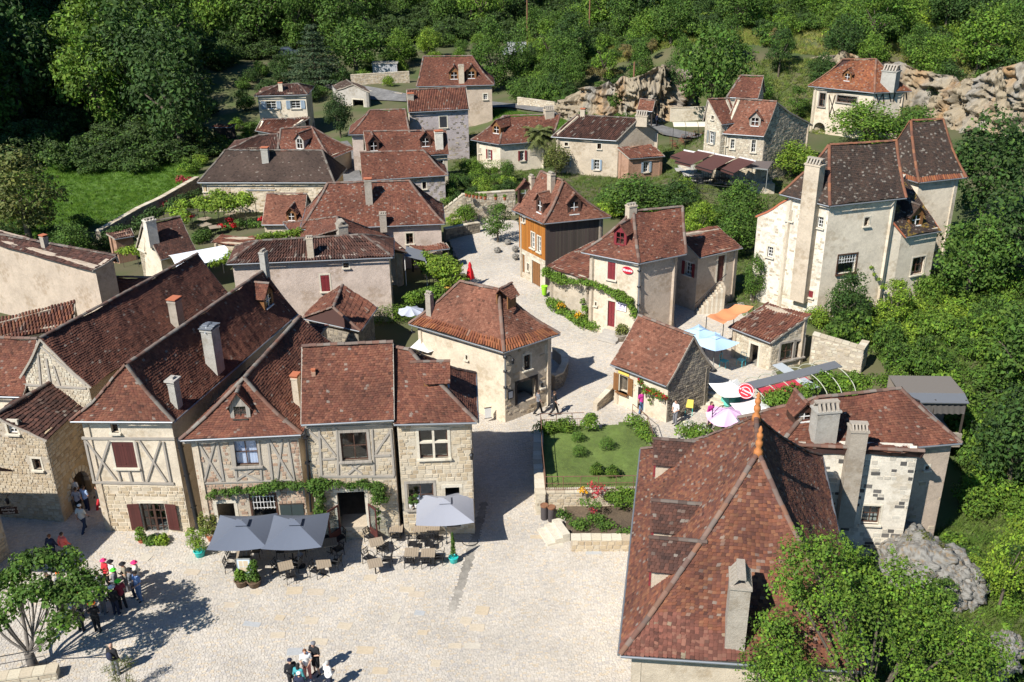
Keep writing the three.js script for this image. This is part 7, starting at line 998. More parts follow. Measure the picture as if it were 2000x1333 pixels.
function pot(label, p, r, h, mat, plant, o = {}) {
  const t = thing(o.name ?? 'plant_pot', label, 'plant pot', p, 0, o.group);
  part('pot', lathe([[0, 0], [r * 0.72, 0], [r * 0.95, h * 0.9], [r * 1.05, h * 0.9], [r * 1.05, h], [r * 0.9, h], [r * 0.85, h * 0.85], [0, h * 0.85]], 16), mat, t);
  if (plant) { const [mt, lobes, n, sz, oo] = plant; part('plant', leaves(lobes.map((l) => [l[0], l[1] + h, l[2], l[3], l[4] ?? l[3], l[3]]), n, sz, Math.round(p[0] * 97 + 700), oo), L[mt], t); part('stem', tube([0, h * 0.8, 0], [0, h + lobes[lobes.length - 1][1], 0], 0.02, 0.012, 5), M.bark, t); }
  return t;
}
pot('teal pot with tall yellow-green bamboo beside the black downpipe', [-16.36, 0.04, -41.45], 0.3, 0.42, M.teal, ['bright', [[-0.2, 0.5, 0, 0.35], [0.1, 0.4, 0.1, 0.35], [-0.3, 1.0, -0.1, 0.3], [0.25, 0.9, -0.2, 0.3]], 1400, 0.16, { narrow: 0.2 }]);
pot('large leafy shrub in a pot behind the bamboo', [-16.09, 0.06, -42.82], 0.32, 0.45, M.terracotta, ['olive', [[0, 0.5, 0, 0.5], [0.2, 1.0, 0, 0.4], [-0.3, 0.9, 0, 0.35]], 1300, 0.15]);
pot('teal pot with slim columnar cypress on the open square', [-3.15, 0.01, -40.68], 0.25, 0.38, M.teal, ['mid', [[0, 0.35, 0, 0.12, 0.35], [0, 0.8, 0, 0.1, 0.4], [0, 1.2, 0, 0.06, 0.3]], 700, 0.09]);
pot('teal pot with purple flowers at the doorway climber', [-7.23, 0, -43.37], 0.24, 0.4, M.teal, ['mid', [[0, 0.1, 0, 0.24]], 200, 0.1]);
pot('teal pot half hidden under the slate parasol edge', [-10.24, 0, -43.39], 0.22, 0.38, M.teal, ['mid', [[0, 0.15, 0, 0.22]], 200, 0.1]);
pot('dark grey bucket beside the doorway climber', [-7.61, 0, -43.82], 0.17, 0.5, M.darkMetal);
pot('white bucket at the parasol pole', [-11, 0, -40.82], 0.16, 0.55, std(0.45, 0.45, 0.47));
pot('wooden half-barrel planter left of the menu board', [-13.61, 0, -39.06], 0.34, 0.42, M.barrel, ['fresh', [[0, 0.15, 0, 0.28], [-0.1, 0.4, 0, 0.18]], 400, 0.13], { name: 'barrel_planter' });
pot('wooden half-barrel planter right of the menu board', [-12.96, 0, -39.02], 0.35, 0.42, M.barrel, ['mid', [[0, 0.2, 0, 0.3], [0, 0.7, 0, 0.26], [0.1, 1.0, 0, 0.18]], 800, 0.13], { name: 'barrel_planter' });
pot('terracotta pot with upright plant by the maroon-shuttered door', [-19.78, 0, -42.64], 0.2, 0.32, M.terracotta, ['fresh', [[0, 0.25, 0, 0.28], [0, 0.55, 0, 0.22]], 500, 0.12]);
pot('middle pot with blue-green leaves by the maroon-shuttered door', [-19.21, 0, -42.52], 0.18, 0.2, M.terracotta, ['mid', [[0, 0.12, 0, 0.36, 0.25]], 420, 0.16]);
pot('pot with bright round leaves by the maroon-shuttered door', [-18.69, 0, -42.54], 0.18, 0.2, M.terracotta, ['bright', [[0, 0.15, 0, 0.4, 0.28]], 460, 0.16]);
pot('stone planter with bush beside the red door steps', [8, 1.5, -64.72], 0.5, 0.5, M.cement, ['olive', [[0, 0.3, 0, 0.45]], 600, 0.14]);
pot('white pot on the cafe window sill, left one', [-5.41, 2.01, -42.73], 0.1, 0.2, M.whitePaint, ['mid', [[0, 0.15, 0, 0.12], [0, 0.4, 0, 0.1]], 160, 0.09]);
pot('white pot on the cafe window sill, right one', [-5.13, 2.02, -42.74], 0.1, 0.2, M.whitePaint, ['mid', [[0, 0.2, 0, 0.14], [0, 0.55, 0, 0.12]], 200, 0.09]);
{ const spots = [[-4.17, 5, -90.61], [-3.86, 5, -90.28], [-3.49, 5, -90.15], [-3.15, 5, -89.82], [-2.75, 5, -89.7], [-2.35, 5, -89.47], [-1.36, 4.9, -89.67], [-0.49, 4.9, -89.52]]; spots.forEach((p, i) => pot(`terracotta pot ${['first', 'second', 'third', 'fourth', 'fifth', 'sixth', 'seventh', 'last'][i]} from the left on the hedge wall`, p, 0.16, 0.3, M.terracotta, ['fresh', [[0, 0.12, 0, 0.18]], 120, 0.12], { group: 'terracotta pots on the hedge wall' })); }
// menu stand
{ const p = [-13.44, 0, -39.34], t = thing('menu_board', 'standing menu board between the half-barrels', 'menu board', p, -0.02); const g = document.createElement('canvas'); g.width = 128; g.height = 192; const c = g.getContext('2d'); c.fillStyle = '#c9d4e2'; c.fillRect(0, 0, 128, 192); c.fillStyle = '#d8c3a4'; for (const [x, y, w, h] of [[14, 14, 42, 70], [60, 14, 50, 70], [14, 90, 96, 60]]) c.fillRect(x, y, w, h); c.fillStyle = '#9a8f80'; for (let k = 0; k < 14; k++) { c.fillRect(20, 22 + k * 9, 30, 2); c.fillRect(66, 22 + k * 9, 36, 2); } const tx = new THREE.CanvasTexture(g); tx.colorSpace = THREE.SRGBColorSpace; part('panel', new THREE.BoxGeometry(0.62, 0.95, 0.04).translate(0, 0.95, 0.03), std(1, 1, 1, { map: tx, roughness: 0.4 }), t); part('frame', merge([box(0.68, 0.05, 0.06, 0, 1.45, 0.02), box(0.68, 0.05, 0.06, 0, 0.46, 0.02), box(0.05, 1.45, 0.06, -0.34, 0.72, 0.02), box(0.05, 1.45, 0.06, 0.34, 0.72, 0.02)]), M.greyPaint, t); }
// ---------------------------------------------------------------- signs
function signTexture(w, h, draw) { const g = document.createElement('canvas'); g.width = w; g.height = h; draw(g.getContext('2d'), w, h); const t = new THREE.CanvasTexture(g); t.colorSpace = THREE.SRGBColorSpace; return t; }
function ovalSign(name, label, p, turn, w, h, draw, o = {}) {
  const t = thing(name, label, 'sign', p, turn), e = new THREE.Shape(); e.absellipse(0, 0, w / 2, h / 2, 0, Math.PI * 2);
  const f = new THREE.ShapeGeometry(e, 32), pp = f.attributes.position, uv = f.attributes.uv; for (let i = 0; i < pp.count; i++) uv.setXY(i, pp.getX(i) / w + 0.5, pp.getY(i) / h + 0.5);
  part('plate', new THREE.ExtrudeGeometry(e, { depth: 0.04, bevelEnabled: false, curveSegments: 24 }), M.whitePaint, t); part('face', f.translate(0, 0, 0.044), std(1, 1, 1, { map: signTexture(256, Math.round((256 * h) / w), draw), roughness: 0.5 }), t);
  part('bracket', tube([0, 0, -0.1], [0, 0, 0.01], 0.03), M.darkMetal, t);
  if (o.tilt) t.rotation.set(o.tilt, turn, o.roll ?? 0, 'YXZ');
  return t;
}
ovalSign('oval_sign', 'oval red sign with white lettering on the sign house', [8.29, 6.82, -64.93], -0.593, 0.85, 0.56, (c, w, h) => { c.fillStyle = '#b01c2e'; c.fillRect(0, 0, w, h); c.fillStyle = '#fff'; c.font = 'bold 74px serif'; c.textAlign = 'center'; c.save(); c.translate(w / 2, h / 2 + 26); c.fillText('Musée', 0, 0); c.restore(); });
ovalSign('round_sign', 'tilted red oval restaurant sign at the pergola end', [14.15, 3.6, -52.35], -0.3, 1.0, 0.95, (c, w, h) => { c.fillStyle = '#c01526'; c.fillRect(0, 0, w, h); c.strokeStyle = '#fff'; c.lineWidth = 6; c.beginPath(); c.ellipse(w / 2, h / 2, w / 2 - 12, h / 2 - 12, 0, 0, 7); c.stroke(); c.fillStyle = '#fff'; c.textAlign = 'center'; c.lineWidth = 12; c.setLineDash([7, 4]); c.beginPath(); c.ellipse(w / 2, h * 0.62, w * 0.33, h * 0.36, 0, 3.7, 5.7); c.stroke(); c.font = 'bold 42px serif'; c.fillText('La Tonnelle', w / 2, h * 0.56); c.beginPath(); c.moveTo(w * 0.28, h * 0.71); c.lineTo(w * 0.72, h * 0.71); c.stroke(); }, { tilt: -0.35, roll: -0.35 });
{ const p = [-26.89, 1.7, -43.45], t = thing('inn_sign', 'brown wooden inn sign in white old-style letters', 'sign', p, 0.05); part('board', new THREE.BoxGeometry(0.95, 0.42, 0.05), [0, 1, 2, 3, 5].length ? std(1, 1, 1, { map: signTexture(256, 112, (c, w, h) => { c.fillStyle = '#4a3226'; c.fillRect(0, 0, w, h); c.fillStyle = '#f3ece0'; c.textAlign = 'center'; c.font = 'bold 46px serif'; c.fillText('Auberge', w / 2, 48); c.font = 'bold 18px serif'; c.fillText('du', w / 2, 66); c.font = 'bold 40px serif'; c.fillText('Sombral', w / 2, 100); }) }) : 0, t); part('bracket', tube([-0.6, 0.2, 0], [0.3, 0.28, 0], 0.02), M.darkMetal, t); }
{ const t = thing('shop_sign', 'yellow painted board above the shop window', 'sign', [7.08, 3.39, -55.39], -0.784); part('board', box(0.85, 0.22, 0.04), std(0.70, 0.50, 0.10), t); part('trim', merge([box(0.89, 0.03, 0.05, 0, 0.12, 0), box(0.89, 0.03, 0.05, 0, -0.12, 0)]), M.doorWood, t); }
{ const t = thing('exhibit_banner', 'white and mauve banner beside the red door', 'banner', [7.95, 3.93, -65.13], -0.593); part('cloth', box(0.8, 0.62, 0.015), std(1, 1, 1, { map: signTexture(128, 96, (c, w, h) => { c.fillStyle = '#ece8f2'; c.fillRect(0, 0, w, h); c.fillStyle = '#9a86b8'; for (let k = 0; k < 5; k++) c.fillRect(12, 14 + k * 16, 60 + (k * 37) % 44, 7); }) }), t); part('rod', tube([-0.42, 0.32, 0], [0.42, 0.32, 0], 0.012), M.darkMetal, t); }
{ const t = thing('notice_board', 'white notice panel in the alley beside the gallery house', 'notice board', [-1.58, 0.8, -54.05], 0.3); part('panel', box(0.42, 0.7, 0.03, 0, 0.6, 0), M.whitePaint, t); part('frame', merge([box(0.48, 0.04, 0.05, 0, 0.97, 0), box(0.48, 0.04, 0.05, 0, 0.23, 0)]), M.darkTimber, t); }
{ const t = thing('gallery_notice', 'framed notice left of the gallery shop opening', 'notice board', [-0.14, 2.61, -54.16], 0.620); part('panel', box(0.34, 0.5, 0.03), M.whitePaint, t); part('frame', merge([box(0.4, 0.05, 0.05, 0, 0.26, 0), box(0.4, 0.05, 0.05, 0, -0.26, 0), box(0.05, 0.5, 0.05, 0.19, 0, 0), box(0.05, 0.5, 0.05, -0.19, 0, 0)]), M.darkTimber, t); }
// ---------------------------------------------------------------- railings
function railing(name, label, pts, h, gap, mat) { const b = pts[0], t = thing(name, label, 'railing', b); for (let i = 0; i < pts.length - 1; i++) { const a = pts[i].map((v, k) => v - b[k]), c = pts[i + 1].map((v, k) => v - b[k]), Ln = Math.hypot(c[0] - a[0], c[2] - a[2]), n = Math.max(1, Math.round(Ln / gap)), up = (p, y) => [p[0], p[1] + y, p[2]]; part('rail', merge([tube(up(a, h), up(c, h), 0.022), tube(up(a, h * 0.55), up(c, h * 0.55), 0.016), tube(up(a, 0.1), up(c, 0.1), 0.016)]), mat, t); const bars = []; for (let k = 0; k <= n; k++) { const p = [0, 1, 2].map((j) => lerp(a[j], c[j], k / n)); bars.push(tube(p, up(p, k % 8 === 0 ? h : h * 0.55), k % 8 === 0 ? 0.022 : 0.011, undefined, 5)); } part('pickets', merge(bars), mat, t); } return t; }
railing('front_railing', 'iron picket railing along the front of the lawn', [[1.72, 1.42, -44.99], [7.84, 1.42, -44.96]], 0.95, 0.12, M.rust);
railing('side_railing', 'iron railing between the lawn and shaded lane wall', [[1.7, 1.5, -51.45], [1.64, 1.5, -48.35], [1.71, 1.45, -44.97]], 0.95, 0.12, M.rust);
railing('back_railing', 'low iron railing on the path side of the lawn', [[1.69, 1.36, -52.26], [4.34, 1.36, -52.34]], 0.9, 0.12, M.rust);
railing('bank_railing', 'thin iron handrail down the right lawn bank', [[7.46, 1.3, -53.37], [8.18, 1.3, -51.8], [8.21, 1.3, -49.61]], 0.95, 0.6, M.rust);
railing('tree_railing', 'handrail on the low wall at the fig tree', [[-22.71, 0.25, -32.98], [-20.87, 0.25, -33.49]], 0.9, 0.9, M.darkMetal);
stoneWall('tree_wall', 'low pale stone kerb wall at the foot of the fig tree', [[...[-23.14, -32.22], 0, 0.4], [...[-20.12, -32.79], 0, 0.4]], 0.5, 'pale', 'paleMortar', { own: 20, w: [0.4, 0.8] });
// steel ring leaning on the ground, bins, bench, crates
single('iron_hoop', new THREE.TorusGeometry(0.42, 0.02, 6, 28).rotateX(Math.PI / 2 - 0.12), M.darkMetal, 'thin iron hoop lying on the lane setts', 'hoop', [-2.36, 0.08, -42.37]);
for (const [p, w] of [[[1.63, 0, -44.28], 'left of two, beside the garden wall'], [[2.01, 0, -44.1], 'right of two, beside the garden steps']]) { const t = thing('ash_bin', `tall dark cylinder bin with rusty top, ${w}`, 'bin', p, 0, 'cylinder bins'); part('drum', new THREE.CylinderGeometry(0.2, 0.2, 0.95, 16).translate(0, 0.48, 0), std(0.06, 0.05, 0.05, { roughness: 0.5 }), t); part('lid', merge([new THREE.CylinderGeometry(0.23, 0.21, 0.08, 16).translate(0, 0.98, 0), new THREE.TorusGeometry(0.2, 0.02, 5, 16).rotateX(Math.PI / 2).translate(0, 1.03, 0)]), std(0.22, 0.10, 0.05), t); }
{ const t = thing('shop_bench', 'worn wooden bench on stone blocks outside the shop', 'bench', [8.76, 1, -54.16], -0.77); part('plank', box(1.5, 0.09, 0.38, 0, 0.45, 0), M.timber, t); for (const s of [-1, 1]) part('block', box(0.3, 0.42, 0.36, s * 0.55, 0.2, 0), M.dressed, t); }
for (const [p, w] of [[[7.12, 1.5, -55.77], 'left of two on the shop ledge'], [[7.57, 1.45, -55.36], 'right of two on the shop ledge']]) { const t = thing('wooden_crate', `yellow wooden crate, ${w}`, 'crate', p, -0.77, 'yellow crates'); for (const s of [-1, 1]) { part('side', box(0.5, 0.28, 0.03, 0, 0.14, s * 0.17), std(0.55, 0.33, 0.06), t); part('end', box(0.03, 0.28, 0.31, s * 0.235, 0.14, 0), std(0.5, 0.3, 0.06), t); } part('bottom', box(0.44, 0.02, 0.31, 0, 0.02, 0), M.doorWood, t); }
{ const t = thing('litter_bin', 'lime green bin by the boarded house door', 'bin', [2.64, 2.1, -72.29]); part('tub', lathe([[0, 0], [0.18, 0], [0.25, 0.7], [0.27, 0.72], [0.22, 0.72], [0, 0.66]], 14), std(0.30, 0.62, 0.02), t); part('rim', new THREE.TorusGeometry(0.26, 0.025, 6, 16).rotateX(Math.PI / 2).translate(0, 0.72, 0), std(0.26, 0.55, 0.02), t); }
{ const t = thing('entrance_steps', 'grey stone doorstep below the red door', 'steps', [7.26, 2.04, -64.98], -0.593); t.position.y = 1.45; for (let k = 0; k < 3; k++) part('step', box(1.5 - k * 0.002, 0.18 * (3 - k), 0.36, 0, 0.09 * (3 - k), -0.2 + k * 0.35), M.greywall, t); }
{ const t = thing('red_totem', 'dark red wooden post with crossed arms beside the sign house', 'sculpture', [10.41, 1.6, -67.37]); part('post', box(0.12, 4.2, 0.12, 0, 2.1, 0, 0, 0, -0.03), M.maroon, t); part('arm', box(1.5, 0.12, 0.1, 0.25, 2.4, 0.12, 0.5, 0, 0.02), M.maroon, t); part('arm', box(0.85, 0.12, 0.1, 0.4, 3.1, 0.12, 0.5, 0, 0.05), M.maroon, t); }
{ const t = thing('outside_stairs', 'stone stairs climbing to the dark red door', 'stairs', [13.99, 1.8, -68.76]); const q = [16.14, 4.2, -68.68], b = [13.99, 1.8, -68.76], dx = q[0] - b[0], dz = q[2] - b[2], Ln = Math.hypot(dx, dz); t.rotation.y = -Math.atan2(dz, dx); for (let k = 0; k < 13; k++) part('step', box(Ln / 13 + 0.02, 0.18 * (k + 1) + 0.6, 1.1, ((k + 0.5) * Ln) / 13, (0.18 * (k + 1) - 0.6) / 2, 0), k % 2 ? M.dressed : M.beige, t); part('handrail', tube([0, 1, 0.5], [Ln, 3.4, 0.5], 0.03), M.darkMetal, t); }
// ---------------------------------------------------------------- pergola with red awnings, tent, awnings
{
  const a = [14.36, 3.6, -52.88], b = [20.85, 3.6, -55.83], base = [a[0], 1.2, a[2]], t = thing('pergola', 'long grey-topped pergola with red awning cloths', 'pergola', base), d = [b[0] - a[0], b[2] - a[2]], Ln = Math.hypot(...d); t.rotation.y = -Math.atan2(d[1], d[0]);
  part('ridge_sheet', box(Ln, 0.06, 0.75, Ln / 2, 2.42, 0, 0, 0.12), M.zinc, t); part('cross_sheet', box(0.75, 0.05, 3.6, Ln * 0.52, 2.32, 0, 0, 0.03), std(0.42, 0.45, 0.46, { roughness: 0.4 }), t);
  for (let k = 0; k < 7; k++) { const x = 0.3 + (k * (Ln - 0.6)) / 6; part('rib', pipe([[x, 0, 2.1], [x, 1.6, 2.0], [x, 2.2, 1.2], [x, 2.38, 0], [x, 2.2, -1.2], [x, 1.6, -2.0], [x, 0, -2.1]], 0.03, 6, 24), std(0.42, 0.42, 0.32), t); }
  for (let k = 0; k < 3; k++) { const x0 = 0.5 + k * 1.25; part('awning_cloth', quad([x0, 2.34, 0.4], [x0 + 1.2, 2.34, 0.4], [x0 + 1.2, 2.02, 1.65], [x0, 2.02, 1.65]), std(0.42, 0.03, 0.05, { side: THREE.DoubleSide }), t); }
  for (let k = 0; k < 3; k++) { const q = thing('pergola_table', `table in the shade of the pergola, ${['first', 'second', 'third'][k]} from the sign`, 'table', [16, 1.3, -56.29].map((v, i) => v + [k * 1.6, 0, -k * 0.5][i])); tableParts(q, 0.8, 0.8); }
}
{ const a = [23.48, 3.4, -52.05], t = thing('dining_shelter', 'grey-edged dining shelter with dark curtains behind slope house', 'shelter', [a[0], 0.3, a[2]], -0.06), Ln = 3.8; part('roof_sheet', box(Ln, 0.08, 0.9, Ln / 2, 3.0, 0.3, 0, 0.25), M.zinc, t); part('back_roof', box(Ln, 0.06, 2.4, Ln / 2, 3.1, -1.3, 0, -0.02), std(0.16, 0.14, 0.12), t);; part('curtain', (() => { const c = new THREE.PlaneGeometry(Ln - 0.2, 0.75, 60, 1), p = c.attributes.position; for (let i = 0; i < p.count; i++) p.setZ(i, 0.06 * Math.sin(i * 1.1)); c.computeVertexNormals(); return c.translate(Ln / 2, 2.45, 0.55); })(), std(0.10, 0.09, 0.08, { side: THREE.DoubleSide }), t); for (const x of [0.1, Ln / 2, Ln - 0.1]) part('post', box(0.1, 3, 0.1, x, 1.5, 0.5), M.darkTimber, t); part('sill_wall', box(Ln, 0.9, 0.25, Ln / 2, 0.3, 0.55), M.greyMortar, t); part('floor', box(Ln, 0.1, 2.8, Ln / 2, 0, -0.9), M.interior, t); part('back_wall', box(Ln, 3.0, 0.15, Ln / 2, 1.5, -2.4), M.interior, t); }
{ const p = [[13.64, 4.2, -62.48], [14.54, 4.2, -61.1], [17.14, 4.4, -63.55], [15.93, 4.4, -63.99]], b = p[0], t = thing('orange_awning', 'orange canvas awning beside the outside stairs', 'awning', b), q = p.map((v) => v.map((c, i) => c - b[i])), g = new THREE.PlaneGeometry(1, 1, 10, 8), pp = g.attributes.position; for (let i = 0; i < pp.count; i++) { const s = pp.getX(i) + 0.5, r = pp.getY(i) + 0.5, k = (j) => lerp(lerp(q[0][j], q[1][j], s), lerp(q[3][j], q[2][j], s), r); pp.setXYZ(i, k(0), k(1) - 0.3 * Math.sin(Math.PI * s) * Math.sin(Math.PI * r) + 0.08 * Math.sin(r * 14), k(2)); } g.computeVertexNormals(); part('canvas', g, std(0.62, 0.24, 0.10, { side: THREE.DoubleSide }), t); for (const v of q) part('post', tube([v[0], v[1], v[2]], [v[0], -2.8, v[2]], 0.03), M.darkMetal, t); }
{ const b = [-26.18, 3.6, -77.47], t = thing('party_tent', 'white arched tent canopy beside the vine terrace', 'tent', [b[0], 1.4, b[2]], 0.55); const g = new THREE.PlaneGeometry(4.6, 3.4, 10, 10).rotateX(-Math.PI / 2), p = g.attributes.position; for (let i = 0; i < p.count; i++) p.setY(i, 2.2 + 0.75 * Math.cos((p.getZ(i) / 1.7) * 1.25)); g.computeVertexNormals(); part('canopy', g, std(0.74, 0.76, 0.80, { side: THREE.DoubleSide }), t); for (const x of [-2.25, 2.25]) for (const z of [-1.65, 1.65]) part('post', tube([x, 0, z], [x, 2.5, z], 0.035), M.whitePaint, t); for (const x of [-2.28, 2.28]) part('hoop', pipe([[x, 2.4, -1.65], [x, 2.85, -0.6], [x, 2.95, 0], [x, 2.85, 0.6], [x, 2.4, 1.65]], 0.035), M.whitePaint, t); }
{ // restaurant terrace with its awnings
  const fl = [[17.67, -102.19], [19.02, -96.86], [23.05, -95.2], [26.54, -95.59], [28.2, -106.31], [21.98, -109.54]]; part('terrace_floor', sheet(fl, 0.5, 0, 4.42), M.concrete, scene, 'structure');
  const Q = [['leftmost brown awning, low against the wall', [[16.71, 6.4, -99.83], [18.12, 6.4, -97.8], [19.64, 7, -98.18], [18.09, 7, -99.73]]], ['second brown awning of the terrace row', [[16.81, 6.5, -97.29], [18.11, 6.5, -95.53], [20.66, 7.3, -96.88], [19.27, 7.3, -98.27]]], ['third brown awning of the terrace row', [[18.47, 6.5, -95.2], [19.76, 6.5, -93.22], [22.38, 7.3, -95], [20.68, 7.3, -96.68]]], ['rightmost brown awning of the terrace row', [[20.51, 6.5, -94.48], [21.65, 6.5, -92.18], [24.06, 7.3, -93.55], [22.82, 7.3, -95.16]]]], cl = std(0.075, 0.028, 0.022, { side: THREE.DoubleSide });
  for (const [label, p] of Q) { const b = p[0], t = thing('terrace_awning', label, 'awning', b, 0, 'brown awnings'), q = p.map((v) => v.map((c, i) => c - b[i])); part('cloth', quad(...q), cl, t); part('front_bar', bar(q[0], q[1], 0.06), M.darkMetal, t); part('cassette', bar(q[3], q[2], 0.14), M.whitePaint, t); part('valance', quad(q[0].map((c, i) => c - (i === 1 ? 0.25 : 0)), q[1].map((c, i) => c - (i === 1 ? 0.25 : 0)), q[1], q[0]), cl, t); for (const [i, j] of [[0, 3], [1, 2]]) part('arm', tube(q[i], [lerp(q[j][0], q[i][0], 0.1), q[j][1] - 0.5, lerp(q[j][2], q[i][2], 0.1)], 0.025), M.darkMetal, t); }
  { const b = [22.66, 6.6, -94.28], t = thing('glazed_canopy', 'grey-brown flat canopy on thin posts right of the awnings', 'canopy', b), q = [[22.66, 6.6, -94.28], [25.14, 6.6, -92.95], [26.26, 6.8, -95.42], [24.32, 6.8, -95.66]].map((v) => v.map((c, i) => c - b[i])); part('roof', quad(...q), std(0.12, 0.095, 0.085, { side: THREE.DoubleSide }), t); for (const v of q) part('post', tube(v, [v[0], -2.2, v[2]], 0.04), M.greyPaint, t); part('beam', bar(q[0], q[1], 0.1), M.greyPaint, t); }
  railing('terrace_railing', 'dark railing on the high terrace wall', [[17.34, 4.5, -97.17], [18.28, 4.5, -92.3], [22.01, 4.5, -90.51]], 1.0, 0.2, M.darkMetal);
  { const b = [18.55, 7.2, -110.96], t = thing('courtyard_canopy', 'cream canopy on thin posts in the restaurant courtyard', 'canopy', [b[0], 4.8, b[2]], -0.05); for (let k = 0; k < 4; k++) { part('cloth', (() => { const g = new THREE.PlaneGeometry(1.35, 2.4, 1, 8).rotateX(-Math.PI / 2), p = g.attributes.position; for (let i = 0; i < p.count; i++) p.setY(i, 2.5 + 0.35 * Math.cos((p.getZ(i) / 1.2) * 1.3)); g.computeVertexNormals(); return g.translate(0.7 + k * 1.4, 0, 0.6); })(), std(0.66, 0.58, 0.46, { side: THREE.DoubleSide }), t); part('post', tube([k * 1.4, 0, 1.8], [k * 1.4, 2.6, 1.8], 0.025), M.darkMetal, t); } part('post', tube([5.6, 0, 1.8], [5.6, 2.6, 1.8], 0.025), M.darkMetal, t); }
  { const wood = std(0.16, 0.065, 0.03), spots = []; reseed(1600); for (let i = 0; i < 7; i++) for (let j = 0; j < 3; j++) spots.push([19.15, 4.9, -111.73].map((v, k) => v + [i * 0.85 + rr(-0.15, 0.15), 0, j * 0.9 - 1.2 + rr(-0.15, 0.15)][k])); let pr0; spots.forEach((p, i) => { const label = 'brown wicker chair under the cream courtyard canopy'; p[1] = groundAt(p[0], p[2]) + 0.05; if (!pr0) pr0 = chairParts(thing('wicker_chair', label, 'chair', p, rr(0, 6), 'brown courtyard chairs'), wood, false); else copy(pr0, p, rr(0, 6), label); }); }
  { const spots = []; for (let i = 0; i < 14; i++) spots.push([lerp([18.49, 4.5, -96.52][0], [22.04, 4.5, -96.33][0], i / 13), 4.45, lerp([18.49, 4.5, -96.52][2], [22.04, 4.5, -96.33][2], i / 13)]); let pr0; spots.forEach((p, i) => { const label = 'dark chair in the row under the brown awnings'; if (!pr0) pr0 = chairParts(thing('terrace_chair', label, 'chair', p, i % 2 ? 0.4 : 2.8, 'chairs under the brown awnings'), M.blackPlastic, false); else copy(pr0, p, i % 2 ? 0.4 : 2.8, label); }); }
}
// turquoise chairs, stall tables
{ const tq = std(0.02, 0.42, 0.50, { roughness: 0.5 }); let n = 0; for (const [p, w] of [[[14.59, 1.4, -60.24], 'left of the pair under the blue parasols'], [[15.79, 1.4, -60.37], 'right of the pair under the blue parasols']]) chairParts(thing('folding_chair', `turquoise folding chair, ${w}`, 'chair', p, n++ ? -0.8 : 0.9, 'turquoise chairs'), tq, false); }
{ const t = thing('stall_table', 'stall table with sea-green cloth under the cream parasol', 'table', [13.93, 1.2, -54.98], 0.3); part('cloth', (() => { const g = new THREE.CylinderGeometry(0.55, 0.66, 0.75, 24, 4, false).translate(0, 0.38, 0), p = g.attributes.position; for (let i = 0; i < p.count; i++) { const a = Math.atan2(p.getZ(i), p.getX(i)), k = 1 + 0.07 * Math.sin(a * 8) * (0.75 - p.getY(i)); p.setX(i, p.getX(i) * k); p.setZ(i, p.getZ(i) * k); } g.computeVertexNormals(); return g; })(), std(0.12, 0.48, 0.38), t); part('tray', box(0.5, 0.12, 0.35, 0, 0.82, 0), std(0.66, 0.6, 0.5), t); }
{ const t = thing('menu_easel', 'small yellow menu easel at the foot of shop steps', 'easel', [11.09, 1.1, -53.89], -0.3); part('panel', box(0.5, 0.55, 0.03, 0, 0.85, 0, 0, -0.15), std(0.66, 0.52, 0.10), t); part('leg', tube([-0.22, 0, 0.1], [-0.22, 1.1, -0.05], 0.02), M.teal, t); part('leg', tube([0.22, 0, 0.1], [0.22, 1.1, -0.05], 0.02), M.teal, t); part('leg', tube([0, 0, -0.4], [0, 1.05, -0.05], 0.02), M.teal, t); }
{ const t = thing('shop_steps', 'broad worn stone steps climbing past the shop gable', 'steps', [11.86, 1.1, -54.19]); const q = [13.46, 1.9, -56.65], b = [11.86, 1.1, -54.19], dx = q[0] - b[0], dz = q[2] - b[2], Ln = Math.hypot(dx, dz); t.rotation.y = -Math.atan2(dz, dx); for (let k = 0; k < 7; k++) part('step', box(Ln / 7 + 0.03, 0.12 * (k + 1) + 0.3, 2.2, ((k + 0.5) * Ln) / 7, (0.12 * (k + 1) - 0.3) / 2, 0), k % 2 ? M.paleMortar : M.dressed, t); }
{ const t = thing('white_sail', 'white sail cloth with small fan stretched behind the corner house', 'sail', [-7.1, 4.4, -57.47]), b = [-7.1, 4.4, -57.47], q = [[-6.68, 4.3, -57.79], [-5.51, 4.1, -57.35], [-3.6, 4.6, -57.76], [-6.03, 4.8, -58.13]].map((v) => v.map((c, i) => c - b[i])), g = new THREE.PlaneGeometry(1, 1, 8, 8), pp = g.attributes.position; for (let i = 0; i < pp.count; i++) { const s = pp.getX(i) + 0.5, r = pp.getY(i) + 0.5, k = (j) => lerp(lerp(q[0][j], q[1][j], s), lerp(q[3][j], q[2][j], s), r); pp.setXYZ(i, k(0), k(1) - 0.35 * Math.sin(Math.PI * s) * Math.sin(Math.PI * r), k(2)); } g.computeVertexNormals(); part('cloth', g, std(0.72, 0.70, 0.66, { side: THREE.DoubleSide }), t); part('rope', tube(q[0], [q[0][0] - 1.2, q[0][1] + 0.1, q[0][2]], 0.015), M.whitePaint, t); }
{ const t = thing('garden_awning', 'grey corrugated canopy over the dark garden', 'canopy', [-8.62, 4.4, -76.78]), b = [-8.62, 4.4, -76.78], q = [[-8.74, 4.3, -75.73], [-6.97, 3.9, -75.47], [-7.29, 4.4, -76.72], [-8.71, 4.7, -77.08]].map((v) => v.map((c, i) => c - b[i])); part('sheet', quad(...q), M.zinc, t); part('post', tube(q[1], [q[1][0], q[1][1] - 2.6, q[1][2]], 0.04), M.whitePaint, t); part('post', tube(q[0], [q[0][0], q[0][1] - 2.6, q[0][2]], 0.04), M.whitePaint, t); }
